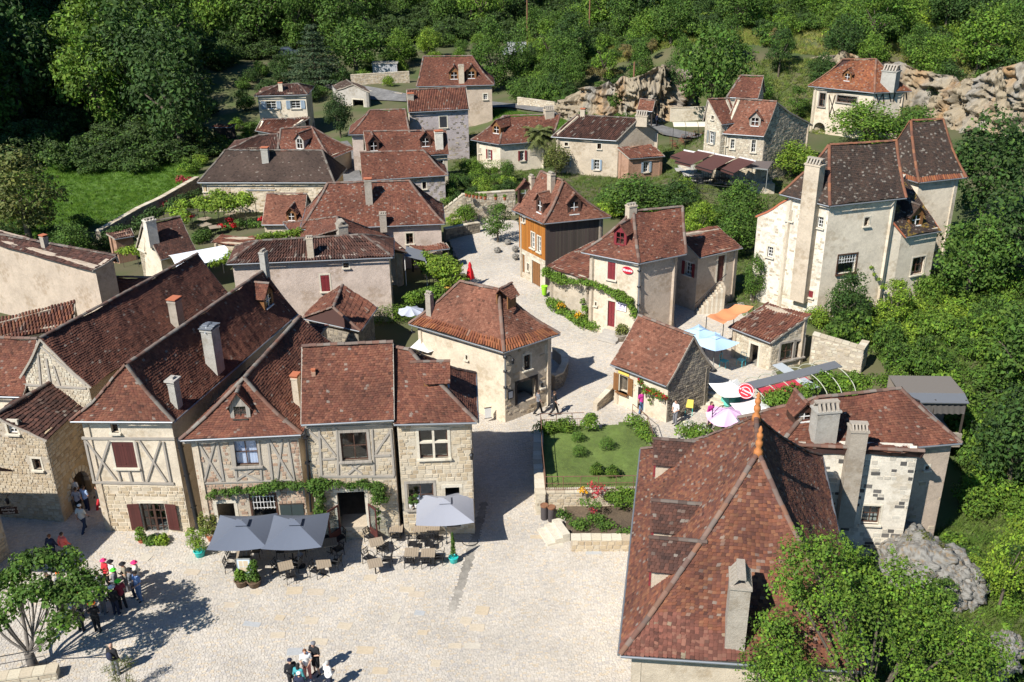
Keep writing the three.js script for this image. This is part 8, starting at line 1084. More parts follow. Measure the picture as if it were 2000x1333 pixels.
// stone blocks in the paved square
for (const [p, w] of [[[-1.21, 2.2, -82.56], 'alone in the middle of the square'], [[-0.25, 2.3, -84.44], 'behind the small airy tree'], [[0.41, 2.3, -82.5], 'beside the boarded house corner'], [[0.42, 2.2, -80.74], 'nearest the boarded house door']]) { const t = single('stone_block', boulder([0.28, 0.26, 0.26], Math.round(p[0] * 50)), M.rock, `pale stone seat block ${w}`, 'stone', [p[0], p[1] + 0.15, p[2]]); }
// lamps on the walls
function lantern(label, p, turn) { const t = thing('wall_lantern', label, 'lantern', p, turn); part('bracket', pipe([[0, 0.1, 0], [0, 0.2, 0.25], [0, 0.12, 0.5]], 0.018), M.darkMetal, t); part('housing', merge([new THREE.CylinderGeometry(0.06, 0.13, 0.1, 6).translate(0, 0.06, 0.5), new THREE.CylinderGeometry(0.11, 0.08, 0.26, 6).translate(0, -0.12, 0.5)]), M.darkMetal, t); part('glass_panes', new THREE.CylinderGeometry(0.105, 0.078, 0.2, 6).translate(0, -0.11, 0.503), M.glass, t); }
lantern('iron lantern on the corner of the gallery house', [-0.26, 5.24, -54.12], 0.620); lantern('iron lantern on the corner house wall', [-2.15, 5.28, -43.03], 0.03); lantern('iron lantern on the inn wall', [-27.26, 1.91, -44.65], 0);
// black downpipes
for (const [a, b, label] of [[[-17.16, 6.04, -43.37], [-16.85, 0.63, -43.1], 'thick black downpipe between the half-timbered houses'], [[-10.41, 6.96, -42.51], [-10.61, 2.01, -42.5], 'black downpipe beside the timber panel'], [[-0.43, 5.7, -53.82], [-0.45, 2.51, -53.83], 'grey downpipe on the gallery house corner'], [[9.04, 7.35, -64.4], [9.11, 3.37, -64.36], 'grey downpipe on the sign house corner']]) { const t = thing('downpipe', label, 'downpipe', b), q = [a[0] - b[0], a[1] - b[1], a[2] - b[2]]; part('pipe', tube([0, 0, 0], q, /thick/.test(label) ? 0.13 : 0.06, undefined, 8), /black/.test(label) ? M.blackPlastic : M.zinc, t); part('brackets', merge([0.25, 0.6, 0.9].map((k) => box(0.26, 0.05, 0.26, q[0] * k, q[1] * k, q[2] * k))), M.darkMetal, t); }
// ---------------------------------------------------------------- road things: cars, poles, grey shed
function car(label, p, turn, col, van) { const t = thing(van ? 'parked_van' : 'parked_car', label, van ? 'van' : 'car', p, turn), m = new THREE.MeshPhysicalMaterial({ color: LIN(...col), roughness: 0.35, clearcoat: 1, clearcoatRoughness: 0.1 }); const sil = van ? [[-2.4, 0.3], [2.4, 0.3], [2.45, 1.0], [1.75, 1.15], [1.2, 1.95], [-2.4, 2.05]] : [[-2.1, 0.3], [2.1, 0.3], [2.15, 0.75], [1.1, 0.9], [0.5, 1.42], [-1.1, 1.45], [-1.8, 0.95], [-2.15, 0.9]]; const g = new THREE.ExtrudeGeometry(new THREE.Shape(sil.map((q) => new THREE.Vector2(...q))), { depth: 1.6, bevelEnabled: true, bevelSize: 0.06, bevelThickness: 0.08, bevelSegments: 2 }).translate(0, 0, -0.8); part('body', g, m, t); const top = van ? [[0.3, 1.2], [1.6, 1.2], [1.15, 1.85], [0.3, 1.88]] : [[-1.55, 0.98], [0.9, 0.94], [0.42, 1.34], [-1.0, 1.37]]; for (const s of [-1, 1]) part('side_window', new THREE.ExtrudeGeometry(new THREE.Shape(top.map((q) => new THREE.Vector2(...q))), { depth: 0.02, bevelEnabled: false }).translate(0, 0, s * 0.885 - 0.01), M.glass, t); part('windscreen', box(0.02, 0.7, 1.4, van ? 1.52 : 0.84, van ? 1.56 : 1.17, 0, 0, 0, van ? 0.6 : 0.85), M.glass, t); for (const x of [-1.35, 1.35]) for (const s of [-1, 1]) { const w = part('wheel', new THREE.CylinderGeometry(0.33, 0.33, 0.22, 16).rotateX(Math.PI / 2).translate(x, 0.33, s * 0.8), M.blackPlastic, t); part('rim', new THREE.CylinderGeometry(0.19, 0.19, 0.235, 10).rotateX(Math.PI / 2).translate(x, 0.33, s * 0.8), M.zinc, w); } for (const s of [-1, 1]) part('headlight', box(0.05, 0.14, 0.3, van ? 2.5 : 2.2, 0.68, s * 0.58), M.whitePaint, t); return t; }
const lift = (p, d) => [p[0], groundAt(p[0], p[2]) + d, p[2]];
car('white van parked beside the narrow column tree', lift([2.44, 6.6, -172], 0.32), 0.2, [0.72, 0.72, 0.72], true); car('silver car left of the white van', lift([1.12, 6.11, -172], 0.32), 0.15, [0.4, 0.42, 0.45]); car('silver-blue car right of the white van', lift([4.54, 6.4, -172], 0.32), 0.2, [0.36, 0.39, 0.44]); car('dark car under the trees above the villa', lift([-39.06, 5.61, -178], 0.32), 0.1, [0.08, 0.1, 0.14]); car('grey car in shade left in the wood', lift([-76.24, 4.85, -150], 0.3), 0.3, [0.35, 0.37, 0.4]);
for (const [p, h, w] of [[[15.83, 4.9, -125.24], 7.2, 'in front of the cliff'], [[13.54, 6.02, -168], 8, 'behind the hillside shrubs'], [[3.28, 6.37, -170], 9, 'beside the narrow column tree']]) { const t = thing('utility_pole', `brown wooden utility pole ${w}`, 'pole', lift(p, 0)); part('mast', tube([0, -0.5, 0], [0, h, 0], 0.16, 0.11, 8), std(0.20, 0.10, 0.05), t); part('insulators', merge([box(0.8, 0.08, 0.08, 0, h - 0.3, 0), ...[-0.35, 0, 0.35].map((x) => box(0.07, 0.16, 0.07, x, h - 0.18, 0))]), M.darkMetal, t); }
{ const p = lift([-20.23, 4.6, -164.57], -0.05), t = thing('grey_shed', 'pale grey boarded shed beside the upper road', 'shed', p, 0.03); for (let k = 0; k < 12; k++) part('panel', box(0.31, 2.3, 0.06, -1.85 + k * 0.335, 1.15, 0.9 + (k % 2) * 0.02), std(0.40, 0.40, 0.41), t); part('side', box(0.06, 2.3, 1.8, 2.05, 1.15, 0), M.brownPaint, t); part('roof', box(4.3, 0.1, 2.1, 0, 2.36, 0, 0, 0.04), M.concrete, t); part('back', box(4.1, 2.3, 0.06, 0, 1.15, -0.9), M.concrete, t); }
for (const [p, r, s, w] of [[[20.64, 0.2, -39.85], [2.1, 1.8, 1.8], 11, 'grey weathered rock crag behind the near tree'], [[20.71, -0.5, -42.09], [1.8, 1.7, 1.6], 12, 'rock shoulder against the whitewashed wall'], [[21.65, -0.4, -39.08], [1.6, 2.0, 1.6], 13, 'sharp pale crag edge above the drop'], [[21.77, 1, -33.48], [0.8, 0.9, 0.7], 14, 'pitted grey boulder at the right edge'], [[21.12, 1, -32.41], [0.7, 0.6, 0.6], 15, 'low pale boulder under the pitted one'], [[19.97, 1, -31.19], [0.9, 0.7, 0.8], 16, 'pale rocks in the bottom right corner']]) { reseed(s * 31); const n = r[0] > 1.2 ? 26 : 9, L2 = []; for (let k = 0; k < n; k++) { const a = k * 2.4, u = 1 - k / n, q = Math.sqrt(1 - u * u), e = rr(0.26, 0.42), m = rnd; L2.push([a, u, q, e]); } const g = merge([boulder(r.map((v) => v * 0.82), s, 1.6), ...L2.map(([a, u, q, e], k) => boulder([r[0] * e, r[1] * e * 0.75, r[2] * e], s * 40 + k, 2).rotateY(k).translate(Math.cos(a) * q * r[0] * 0.8, u * r[1] * 0.78, Math.sin(a) * q * r[2] * 0.8))]); single('rock_crag', g, M.rock, w, 'rock', [p[0], p[1] - 0.6, p[2]]); }
// finials on the mansion
for (const [k, w] of [[0, 'far'], [1, 'near']]) { const r = HOUSES.mansion.r[k]; single('roof_finial', lathe([[0, -0.2], [0.2, -0.15], [0.17, 0.1], [0.09, 0.22], [0.15, 0.36], [0.14, 0.5], [0.08, 0.58], [0.13, 0.7], [0.12, 0.82], [0.06, 0.9], [0.09, 1.0], [0.03, 1.15], [0, 1.18]], 14), std(0.46, 0.17, 0.05, { roughness: 0.6 }), `orange pottery finial at the ${w} end of the mansion ridge`, 'finial', [r[0], HOUSES.mansion.R, r[1]]); }
// wooden doors standing open at the cafe entrance
for (const [p, a, w] of [[[-9.44, 2.18, -42.39], 0.9, 'left'], [[-7.42, 2.17, -42.5], -0.9, 'right']]) { const t = thing('open_door', `dark red glazed door leaf folded open, ${w} of the dark doorway`, 'door', [p[0], 0.1, p[2]], a); part('stile', merge([box(0.08, 2.2, 0.05, -0.35, 1.1, 0), box(0.08, 2.2, 0.05, 0.35, 1.1, 0), box(0.62, 0.1, 0.05, 0, 2.15, 0), box(0.62, 0.75, 0.045, 0, 0.38, 0)]), M.maroon, t); part('pane', box(0.62, 1.35, 0.01, 0, 1.42, 0), M.glass, t); }
{ const t = thing('garden_bistro_set', 'yellow bench in the shaded garden', 'bench', [-5.54, 1.4, -74.76], 0.3); part('seat', box(1.2, 0.06, 0.4, 0, 0.45, 0), std(0.5, 0.3, 0.05), t); part('backrest', box(1.2, 0.35, 0.05, 0, 0.75, -0.2), std(0.5, 0.3, 0.05), t); for (const x of [-0.5, 0.5]) part('leg', box(0.06, 0.45, 0.36, x, 0.22, 0), M.darkMetal, t); }
{ const t = thing('terrace_step', 'pale stone landing before the dark doorway', 'step', [-8.87, 0, -43.65], 0.02); part('slab_top', box(3.1, 0.12, 1.5, 0.1, 0.06, -0.4), M.dressed, t); part('lower_step', box(1.9, 0.07, 0.4, 0.7, 0.035, 0.55), M.dressed, t); }
// tables on the vine terrace
for (let k = 0; k < 5; k++) { const p = [[-32.18, 2, -94.35], [-30.52, 2, -93.59], [-28.67, 2, -90.55], [-28.47, 2, -95.56], [-29.91, 2, -91.41]][k]; tableParts(thing('vine_table', `grey table under the terrace vine, ${['by the parasol', 'second row', 'nearest the flowers', 'at the back', 'in the middle'][k]}`, 'table', [p[0], groundAt(p[0], p[2]) + 0.02, p[2]], k), 1.1, 1.1); }
{ const b = [-29.83, 3.4, -93.65], t = thing('vine_trellis', 'thin metal frame carrying the terrace vine', 'trellis', [b[0], 1.6, b[2]]); for (const x of [-4, -1.3, 1.3, 4]) for (const z of [-2, 2]) part('post', tube([x, 0, z], [x, 1.9, z], 0.03), M.darkMetal, t); part('grid', merge([-2, -1, 0, 1, 2].map((z) => tube([-4, 1.9, z], [4, 1.9, z], 0.02))), M.darkMetal, t); }
// house corner that shows at the left picture edge
{
  const b = [-26.09, 0.1, -41.41], t = thing('edge_house', 'stone house corner at the left picture edge beside the inn sign', 'house', [b[0], 0, b[2]]), m4 = new THREE.Matrix4().makeBasis(V(0.3, 0, -0.954), V(0, 1, 0), V(0.954, 0, 0.3)).setPosition(-1.1, 0, 3.2), f4 = new THREE.Matrix4().makeBasis(V(0.954, 0, 0.3), V(0, 1, 0), V(-0.3, 0, 0.954)).setPosition(-6.9, 0, 1.35);
  const w = part('wall', box(3.4, 5.6, 0.4, 1.7, 2.3, -0.2).applyMatrix4(m4), M.mortar, t); stones(w, m4, 3.4, -0.2, 5, () => true, 'gold', { own: 40 });
  part('front_wall', box(6, 5.6, 0.4, 3, 2.3, -0.2).applyMatrix4(f4), M.beige, t);
  const er = part('roof', merge([quad([-7.2, 5, 4.6], [0.2, 5, 4.9], [0.0, 7, 1.6], [-7, 7, 1.2]), quad([0.9, 5, -0.6], [-6.4, 5, -1.2], [-7, 7, 1.2], [0.0, 7, 1.6])]), M.roofBase, t), ea = newAcc(V(0, 0, 0)); facetTiles(ea, plane3(V(-7.2, 5, 4.6), V(0.2, 5, 4.9), V(0, 7, 1.6), V(-7, 7, 1.2)), 'flat', 'red'); facetTiles(ea, plane3(V(0.9, 5, -0.6), V(-6.4, 5, -1.2), V(-7, 7, 1.2), V(0, 7, 1.6)), 'flat', 'red'); capLine(ea, V(-7, 7, 1.2), V(0, 7, 1.6), 'red'); layTiles(ea, er);
}

// ---------------------------------------------------------------- the two trees closest to the camera, potted olive
{
  const b = [-21.5, 0.15, -33.51], t = thing('fig_tree', 'spreading tree with forked pale trunk over the crowd', 'tree', b), g = [tube([0, -0.3, 0], [-0.05, 0.75, 0], 0.26, 0.2, 10)]; reseed(2100);
  const tips = [[-22.08, 4.4, -34.63], [-21.26, 4.8, -34.98], [-20.2, 4.8, -35.14], [-19.07, 4.5, -34.43], [-18.31, 4.2, -33.75], [-19.24, 4, -33.51], [-19.97, 4.5, -33.42], [-21.08, 4.2, -33.31], [-22.87, 4.2, -33.85], [-24.03, 4.5, -34.54], [-21.9, 3.4, -32.81], [-19.53, 3.2, -32.51]].map((p) => [p[0] - b[0], p[1] - b[1], p[2] - b[2]]), lob = [];
  tips.forEach((q, i) => { const m = [q[0] * 0.42 + rr(-0.2, 0.2), 1.7 + rr(-0.3, 0.4), q[2] * 0.4 + rr(-0.2, 0.2)]; g.push(pipe([[-0.05, 0.7, 0], m, [q[0] * 0.8, q[1] - 0.7, q[2] * 0.8], q], 0.035 + (i % 4 === 0 ? 0.05 : i % 4 === 1 ? 0.02 : 0), 6, 10)); for (let k = 0; k < 3; k++) lob.push([q[0] + rr(-0.5, 0.5), q[1] + rr(-0.25, 0.35), q[2] + rr(-0.5, 0.5), rr(0.5, 0.8), rr(0.3, 0.45), rr(0.5, 0.8)]); for (let k = 0; k < 2; k++) g.push(tube(m, [q[0] + rr(-0.6, 0.6), q[1] - 0.4, q[2] + rr(-0.6, 0.6)], 0.03, 0.012, 5)); });
  part('trunk', merge(g), std(0.14, 0.12, 0.10, { bumpMap: fineBump, bumpScale: 0.02 }), t); part('crown', leaves(lob, 8000, 0.17, 2101, { narrow: 0.7 }), L.mid, t);
}
{
  const base = [12.18, 8.6, -25.5], b = [base[0], -0.5, base[2]], t = thing('near_tree', 'big bright green tree filling the bottom right corner', 'tree', b), rel = (p) => [p[0] - b[0], p[1] - b[1], p[2] - b[2]]; reseed(2200);
  const P = [[10.04, 10.6, -26.5], [9.65, 9.22, -26.5], [8.78, 7.34, -26.5], [10.82, 9.71, -26], [12.27, 9.15, -26], [13.8, 8.25, -26], [15.04, 7.89, -25.5], [11.09, 7.74, -25.5], [12.84, 7.5, -25], [15.41, 6.56, -25], [9.77, 6.35, -25.8], [8.43, 5.96, -26], [11.53, 10.24, -26.8], [13, 9.68, -26.8], [14.36, 9, -26], [12.07, 5.7, -25], [10.37, 5.27, -25], [14.22, 5.43, -25], [16.08, 6.98, -25.5]].map(rel), lob = [], g = [tube([0, -0.5, 0], [0.1, 5.2, 0], 0.3, 0.2, 9)];
  for (const q of P) { g.push(pipe([[0.1, 5, 0], [q[0] * 0.5, lerp(5.2, q[1], 0.5), q[2] * 0.5], q], 0.05, 5, 8)); for (let k = 0; k < 4; k++) { const c = [q[0] + rr(-0.7, 0.7), q[1] + rr(-0.5, 0.5), q[2] + rr(-0.7, 0.7)], r = rr(0.55, 0.95); lob.push([...c, r, r * 0.8, r]); } for (let k = 0; k < 3; k++) { const e = [q[0] + rr(-0.7, 0.7), q[1] + rr(0.5, 1.25), q[2] + rr(-0.6, 0.6)]; g.push(tube(q, e, 0.02, 0.006, 4)); for (let s = 0.4; s <= 1; s += 0.2) lob.push([lerp(q[0], e[0], s), lerp(q[1], e[1], s), lerp(q[2], e[2], s), 0.16, 0.16, 0.16]); } }
  part('trunk', merge(g), M.bark, t); part('crown', leaves(lob, 36000, 0.115, 2201, { narrow: 0.62, young: 0.14 }), L.fresh, t);
}
{ const b = [-16.85, 0.1, -31.94], t = thing('olive_sapling', 'grey-green olive sapling at the bottom edge', 'plant', b); const lob = []; reseed(2300); for (let k = 0; k < 22; k++) lob.push([rr(-0.55, 0.55), rr(0.6, 1.7), rr(-0.4, 0.4), 0.18, 0.24, 0.18]); part('stem', merge(lob.map((l) => tube([0, 0, 0], [l[0], l[1], l[2]], 0.012, 0.005, 4))), M.bark, t); part('foliage', leaves(lob, 1300, 0.09, 2301, { narrow: 0.25 }), L.olive, t); }
// ---------------------------------------------------------------- people: one smooth skin over a jointed skeleton, clothes over it
function surfaceNet(f, lo, hi, h) {
  const n = [0, 1, 2].map((k) => Math.ceil((hi[k] - lo[k]) / h) + 1), [nx, ny, nz] = n, F = new Float32Array(nx * ny * nz), at = (i, j, k) => (k * ny + j) * nx + i;
  for (let k = 0; k < nz; k++) for (let j = 0; j < ny; j++) for (let i = 0; i < nx; i++) F[at(i, j, k)] = f(lo[0] + i * h, lo[1] + j * h, lo[2] + k * h);
  const id = new Int32Array(F.length).fill(-1), pos = [], idx = [];
  for (let k = 0; k < nz - 1; k++) for (let j = 0; j < ny - 1; j++) for (let i = 0; i < nx - 1; i++) {
    let m = 0, x = 0, y = 0, z = 0; const c = []; let any = 0;
    for (let q = 0; q < 8; q++) { c[q] = F[at(i + (q & 1), j + ((q >> 1) & 1), k + (q >> 2))]; if (c[q] < 0) any++; }
    if (!any || any === 8) continue;
    for (const [a, b] of [[0, 1], [2, 3], [4, 5], [6, 7], [0, 2], [1, 3], [4, 6], [5, 7], [0, 4], [1, 5], [2, 6], [3, 7]]) if (c[a] < 0 !== c[b] < 0) { const t = c[a] / (c[a] - c[b]); x += lerp(a & 1, b & 1, t); y += lerp((a >> 1) & 1, (b >> 1) & 1, t); z += lerp(a >> 2, b >> 2, t); m++; }
    id[at(i, j, k)] = pos.length / 3; pos.push(lo[0] + (i + x / m) * h, lo[1] + (j + y / m) * h, lo[2] + (k + z / m) * h);
  }
  const face = (a, b, c, d, flip) => { if (a < 0 || b < 0 || c < 0 || d < 0) return; if (flip) idx.push(a, c, b, a, d, c); else idx.push(a, b, c, a, c, d); };
  for (let k = 1; k < nz - 1; k++) for (let j = 1; j < ny - 1; j++) for (let i = 1; i < nx - 1; i++) {
    const s = F[at(i, j, k)] < 0;
    if (s !== F[at(i + 1, j, k)] < 0) face(id[at(i, j - 1, k - 1)], id[at(i, j, k - 1)], id[at(i, j, k)], id[at(i, j - 1, k)], !s);
    if (s !== F[at(i, j + 1, k)] < 0) face(id[at(i - 1, j, k - 1)], id[at(i, j, k - 1)], id[at(i, j, k)], id[at(i - 1, j, k)], s);
    if (s !== F[at(i, j, k + 1)] < 0) face(id[at(i - 1, j - 1, k)], id[at(i, j - 1, k)], id[at(i, j, k)], id[at(i - 1, j, k)], !s);
  }
  const g = new THREE.BufferGeometry(); g.setAttribute('position', new THREE.Float32BufferAttribute(pos, 3)); g.setIndex(idx); g.computeVertexNormals(); return g;
}
const cone = (p, a, b, ra, rb) => { const dx = b[0] - a[0], dy = b[1] - a[1], dz = b[2] - a[2], t = clamp(((p[0] - a[0]) * dx + (p[1] - a[1]) * dy + (p[2] - a[2]) * dz) / (dx * dx + dy * dy + dz * dz), 0, 1); return Math.hypot(p[0] - a[0] - dx * t, p[1] - a[1] - dy * t, p[2] - a[2] - dz * t) - lerp(ra, rb, t); };
const smin = (a, b, k) => { const h = clamp(0.5 + (0.5 * (b - a)) / k, 0, 1); return lerp(b, a, h) - k * h * (1 - h); };
const field = (bones, k) => (x, y, z) => { let d = 9; for (const b of bones) d = smin(d, cone([x, y, z], b[0], b[1], b[2], b[3]), k); return d; };
const ell = (x, y, z, cx, cy, cz, rx, ry, rz) => { const q = Math.hypot((x - cx) / rx, (y - cy) / ry, (z - cz) / rz); return (q - 1) * Math.min(rx, ry, rz); };
// head, 0.23 m tall, chin at y = 0, facing +z
const HEAD = surfaceNet((x, y, z) => { let d = ell(x, y, z, 0, 0.135, -0.005, 0.076, 0.1, 0.096); d = smin(d, ell(x, y, z, 0, 0.055, 0.028, 0.05, 0.055, 0.058), 0.03); d = smin(d, cone([x, y, z], [0, 0.125, 0.088], [0, 0.082, 0.108], 0.008, 0.014), 0.012); d = smin(d, cone([x, y, z], [-0.02, 0.048, 0.081], [0.02, 0.048, 0.081], 0.007, 0.007), 0.008); d = smin(d, cone([x, y, z], [-0.035, 0.138, 0.078], [0.035, 0.138, 0.078], 0.008, 0.008), 0.012); for (const s of [-1, 1]) { d = Math.max(d, -ell(x, y, z, s * 0.03, 0.118, 0.092, 0.014, 0.009, 0.012)); d = smin(d, ell(x, y, z, s * 0.079, 0.105, -0.005, 0.01, 0.03, 0.018), 0.008); } return smin(d, cone([x, y, z], [0, 0.03, -0.02], [0, -0.09, -0.03], 0.048, 0.055), 0.02); }, [-0.11, -0.1, -0.13], [0.11, 0.26, 0.14], 0.0085);
const HAIR = surfaceNet((x, y, z) => Math.max(ell(x, y, z, 0, 0.142, -0.012, 0.087, 0.104, 0.105), z - 0.045 + (0.16 - y) * 0.55, 0.06 - y), [-0.11, 0.02, -0.14], [0.11, 0.27, 0.12], 0.0095);
const LONGHAIR = surfaceNet((x, y, z) => { const d = Math.max(ell(x, y, z, 0, 0.142, -0.012, 0.09, 0.106, 0.108), z - 0.045 + (0.16 - y) * 0.55, 0.0 - y); return smin(d, ell(x, y, z, 0, 0.01, -0.075, 0.08, 0.13, 0.045), 0.03); }, [-0.12, -0.15, -0.15], [0.12, 0.27, 0.12], 0.0105);
// left hand: wrist at the origin, fingers towards -y, thumb to +z; a relaxed curl
const HAND = surfaceNet(field([[[0, 0.01, 0], [0, -0.05, 0.012], 0.022, 0.024], [[0, -0.05, -0.014], [0, -0.075, -0.014], 0.019, 0.018], ...[[-0.03, 0.066], [-0.01, 0.08], [0.011, 0.086], [0.031, 0.074]].flatMap(([z, l]) => [[[0, -0.078, z], [-0.012, -0.078 - l * 0.5, z * 1.1], 0.0095, 0.009], [[-0.012, -0.078 - l * 0.5, z * 1.1], [-0.034, -0.078 - l * 0.86, z * 1.1], 0.009, 0.0075]]), [[0, -0.025, 0.022], [-0.014, -0.06, 0.052], 0.012, 0.0105], [[-0.014, -0.06, 0.052], [-0.024, -0.092, 0.055], 0.0105, 0.008]], 0.006), [-0.065, -0.2, -0.06], [0.04, 0.04, 0.085], 0.0065);
const POSE = {
  stand: { la: [[0.25, 1.13, -0.03], [0.27, 0.87, 0.04]], ra: [[-0.25, 1.13, -0.03], [-0.26, 0.87, 0.06]], lk: [0.105, 0.49, 0.03], lf: [0.12, 0.08, 0], rk: [-0.1, 0.49, 0.02], rf: [-0.12, 0.08, -0.03] },
  crossed: { la: [[0.26, 1.15, 0.03], [0.0, 1.13, 0.21]], ra: [[-0.26, 1.14, 0.03], [0.02, 1.17, 0.19]], lk: [0.11, 0.49, 0.03], lf: [0.14, 0.08, 0.02], rk: [-0.1, 0.49, 0.02], rf: [-0.12, 0.08, -0.02] },
  front: { la: [[0.25, 1.13, 0.0], [0.1, 1.02, 0.24]], ra: [[-0.25, 1.13, 0.0], [-0.09, 1.0, 0.25]], lk: [0.1, 0.49, 0.04], lf: [0.11, 0.08, 0.03], rk: [-0.1, 0.49, 0.01], rf: [-0.13, 0.08, -0.05] },
  walk: { la: [[0.25, 1.14, -0.1], [0.25, 0.9, -0.06]], ra: [[-0.25, 1.13, 0.05], [-0.24, 0.93, 0.2]], lk: [0.09, 0.5, 0.16], lf: [0.09, 0.09, 0.26], rk: [-0.09, 0.49, -0.04], rf: [-0.09, 0.13, -0.32] },
  sit: { la: [[0.25, 1.13, 0.05], [0.15, 1.0, 0.28]], ra: [[-0.25, 1.13, 0.05], [-0.14, 0.99, 0.28]], lk: [0.12, 0.92, 0.42], lf: [0.13, 0.52, 0.42], rk: [-0.12, 0.92, 0.42], rf: [-0.13, 0.52, 0.44] },
};
const made = {};
function figure(pose) {
  if (made[pose]) return made[pose];
  const P = POSE[pose], hip = (s) => [s * 0.092, 0.93, 0], sh = (s) => [s * 0.185, 1.415, -0.01], sides = [[1, P.la, P.lk, P.lf], [-1, P.ra, P.rk, P.rf]];
  const torso = (e) => [[[0, 0.95, 0], [0, 1.12, 0], 0.125 + e, 0.118 + e], [[-0.07, 0.96, 0], [0.07, 0.96, 0], 0.1 + e, 0.1 + e], [[-0.09, 1.33, 0], [0.09, 1.33, 0], 0.105 + e, 0.105 + e], [[0, 1.12, 0], [0, 1.34, 0], 0.118 + e, 0.12 + e], [[-0.15, 1.41, -0.01], [0.15, 1.41, -0.01], 0.058 + e, 0.058 + e]];
  const body = [...torso(0), [[0, 1.4, -0.01], [0, 1.52, 0], 0.055, 0.05]], shirt = torso(0.016), sleeves = [], trousers = [[[0, 0.95, 0], [0, 1.0, 0], 0.138, 0.132], [[-0.06, 0.94, 0], [0.06, 0.94, 0], 0.118, 0.118]], shorts = [...trousers], shoes = [], hands = [];
  for (const [s, arm, kn, ft] of sides) {
    body.push([sh(s), arm[0], 0.05, 0.04], [arm[0], arm[1], 0.039, 0.027], [hip(s), kn, 0.085, 0.055], [kn, ft, 0.053, 0.036]);
    shirt.push([sh(s), sh(s).map((v, i) => lerp(v, arm[0][i], 0.72)), 0.066, 0.06]);
    sleeves.push([sh(s), arm[0], 0.066, 0.054], [arm[0], arm[1].map((v, i) => lerp(arm[0][i], v, 0.92)), 0.053, 0.043]);
    trousers.push([hip(s), kn, 0.102, 0.076], [kn, ft, 0.074, 0.062]); shorts.push([hip(s), kn.map((v, i) => lerp(hip(s)[i], v, 0.95)), 0.106, 0.096]);
    shoes.push([[ft[0], ft[1] - 0.035, ft[2] - 0.04], [ft[0], ft[1] - 0.045, ft[2] + 0.15], 0.045, 0.038]);
    const d = V3(arm[1]).sub(V3(arm[0])).normalize(), q = new THREE.Quaternion().setFromUnitVectors(V(0, -1, 0), d); hands.push((s > 0 ? HAND.clone() : HAND.clone().scale(-1, 1, 1)).applyQuaternion(q).translate(...arm[1]));
  }
  const B = [-0.5, -0.02, -0.5], T = [0.5, 1.62, 0.62], h = 0.021, mk = (b, k) => surfaceNet(field(b, k), B, T, h);
  return (made[pose] = { body: merge([mk(body, 0.03), ...hands, HEAD.clone().translate(0, 1.505, 0.02)]), shirt: mk(shirt, 0.03), jacket: mk([...torso(0.024), ...sleeves], 0.03), trousers: mk(trousers, 0.02), shorts: mk(shorts, 0.02), shoes: mk(shoes, 0.02) });
}
const SKIN = std(0.52, 0.30, 0.20, { roughness: 0.6 }), HC = { brown: std(0.06, 0.035, 0.02), black: std(0.015, 0.013, 0.012), grey: std(0.45, 0.43, 0.40), red: std(0.16, 0.06, 0.025), blond: std(0.35, 0.24, 0.1) };
const cloth = {}; const CL = (c) => (cloth[c.join()] ??= std(c[0], c[1], c[2], { roughness: 0.95 }));
const K = { black: [0.012, 0.012, 0.014], navy: [0.015, 0.02, 0.045], white: [0.74, 0.73, 0.70], red: [0.5, 0.02, 0.03], pink: [0.75, 0.03, 0.16], green: [0.10, 0.75, 0.04], orange: [0.85, 0.16, 0.02], khaki: [0.25, 0.21, 0.15], grey: [0.16, 0.16, 0.17], blue: [0.20, 0.30, 0.52], jeans: [0.10, 0.17, 0.30], dkjeans: [0.03, 0.045, 0.08], coral: [0.78, 0.14, 0.10], maroon: [0.22, 0.02, 0.04], teal: [0.06, 0.28, 0.30], salmon: [0.62, 0.22, 0.18], cream: [0.62, 0.57, 0.48], purple: [0.45, 0.03, 0.22], lightblue: [0.35, 0.46, 0.66], stripe: [0.34, 0.33, 0.36] };
function person(label, p, turn, pose, top, bottom, o = {}) {
  const f = figure(pose), t = thing('person', label, 'person', p, turn, o.group), s = (o.h ?? 1.72) / 1.745;
  part('body', f.body, SKIN, t); part(o.long ? 'jacket' : 'shirt', o.long ? f.jacket : f.shirt, CL(K[top]), t); part(o.shorts ? 'shorts' : 'trousers', o.shorts ? f.shorts : f.trousers, CL(K[bottom]), t); part('shoes', f.shoes, CL(K[o.shoes ?? 'black']), t);
  if (o.hat) { part('hat', lathe(o.brim === 0 ? [[0, 0.25], [0.06, 0.242], [0.1, 0.21], [0.108, 0.165], [0.1, 0.155], [0.09, 0.16]] : [[0, 0.265], [0.07, 0.26], [0.098, 0.235], [0.104, 0.185], [0.175, 0.165], [0.172, 0.158], [0.09, 0.175]], 20).translate(0, 1.505, 0.01), CL(K[o.hat]), t); }
  if (o.hair !== 0) part('hair', (o.longHair ? LONGHAIR : HAIR).clone().translate(0, 1.505, 0.02), HC[o.hair ?? 'brown'], t);
  if (o.bag) part('backpack', (() => { const g = new THREE.SphereGeometry(1, 16, 12); return g.scale(0.16, 0.22, 0.1).translate(0, 1.22, -0.2); })(), CL(K[o.bag]), t);
  t.scale.setScalar(s);
  return t;
}
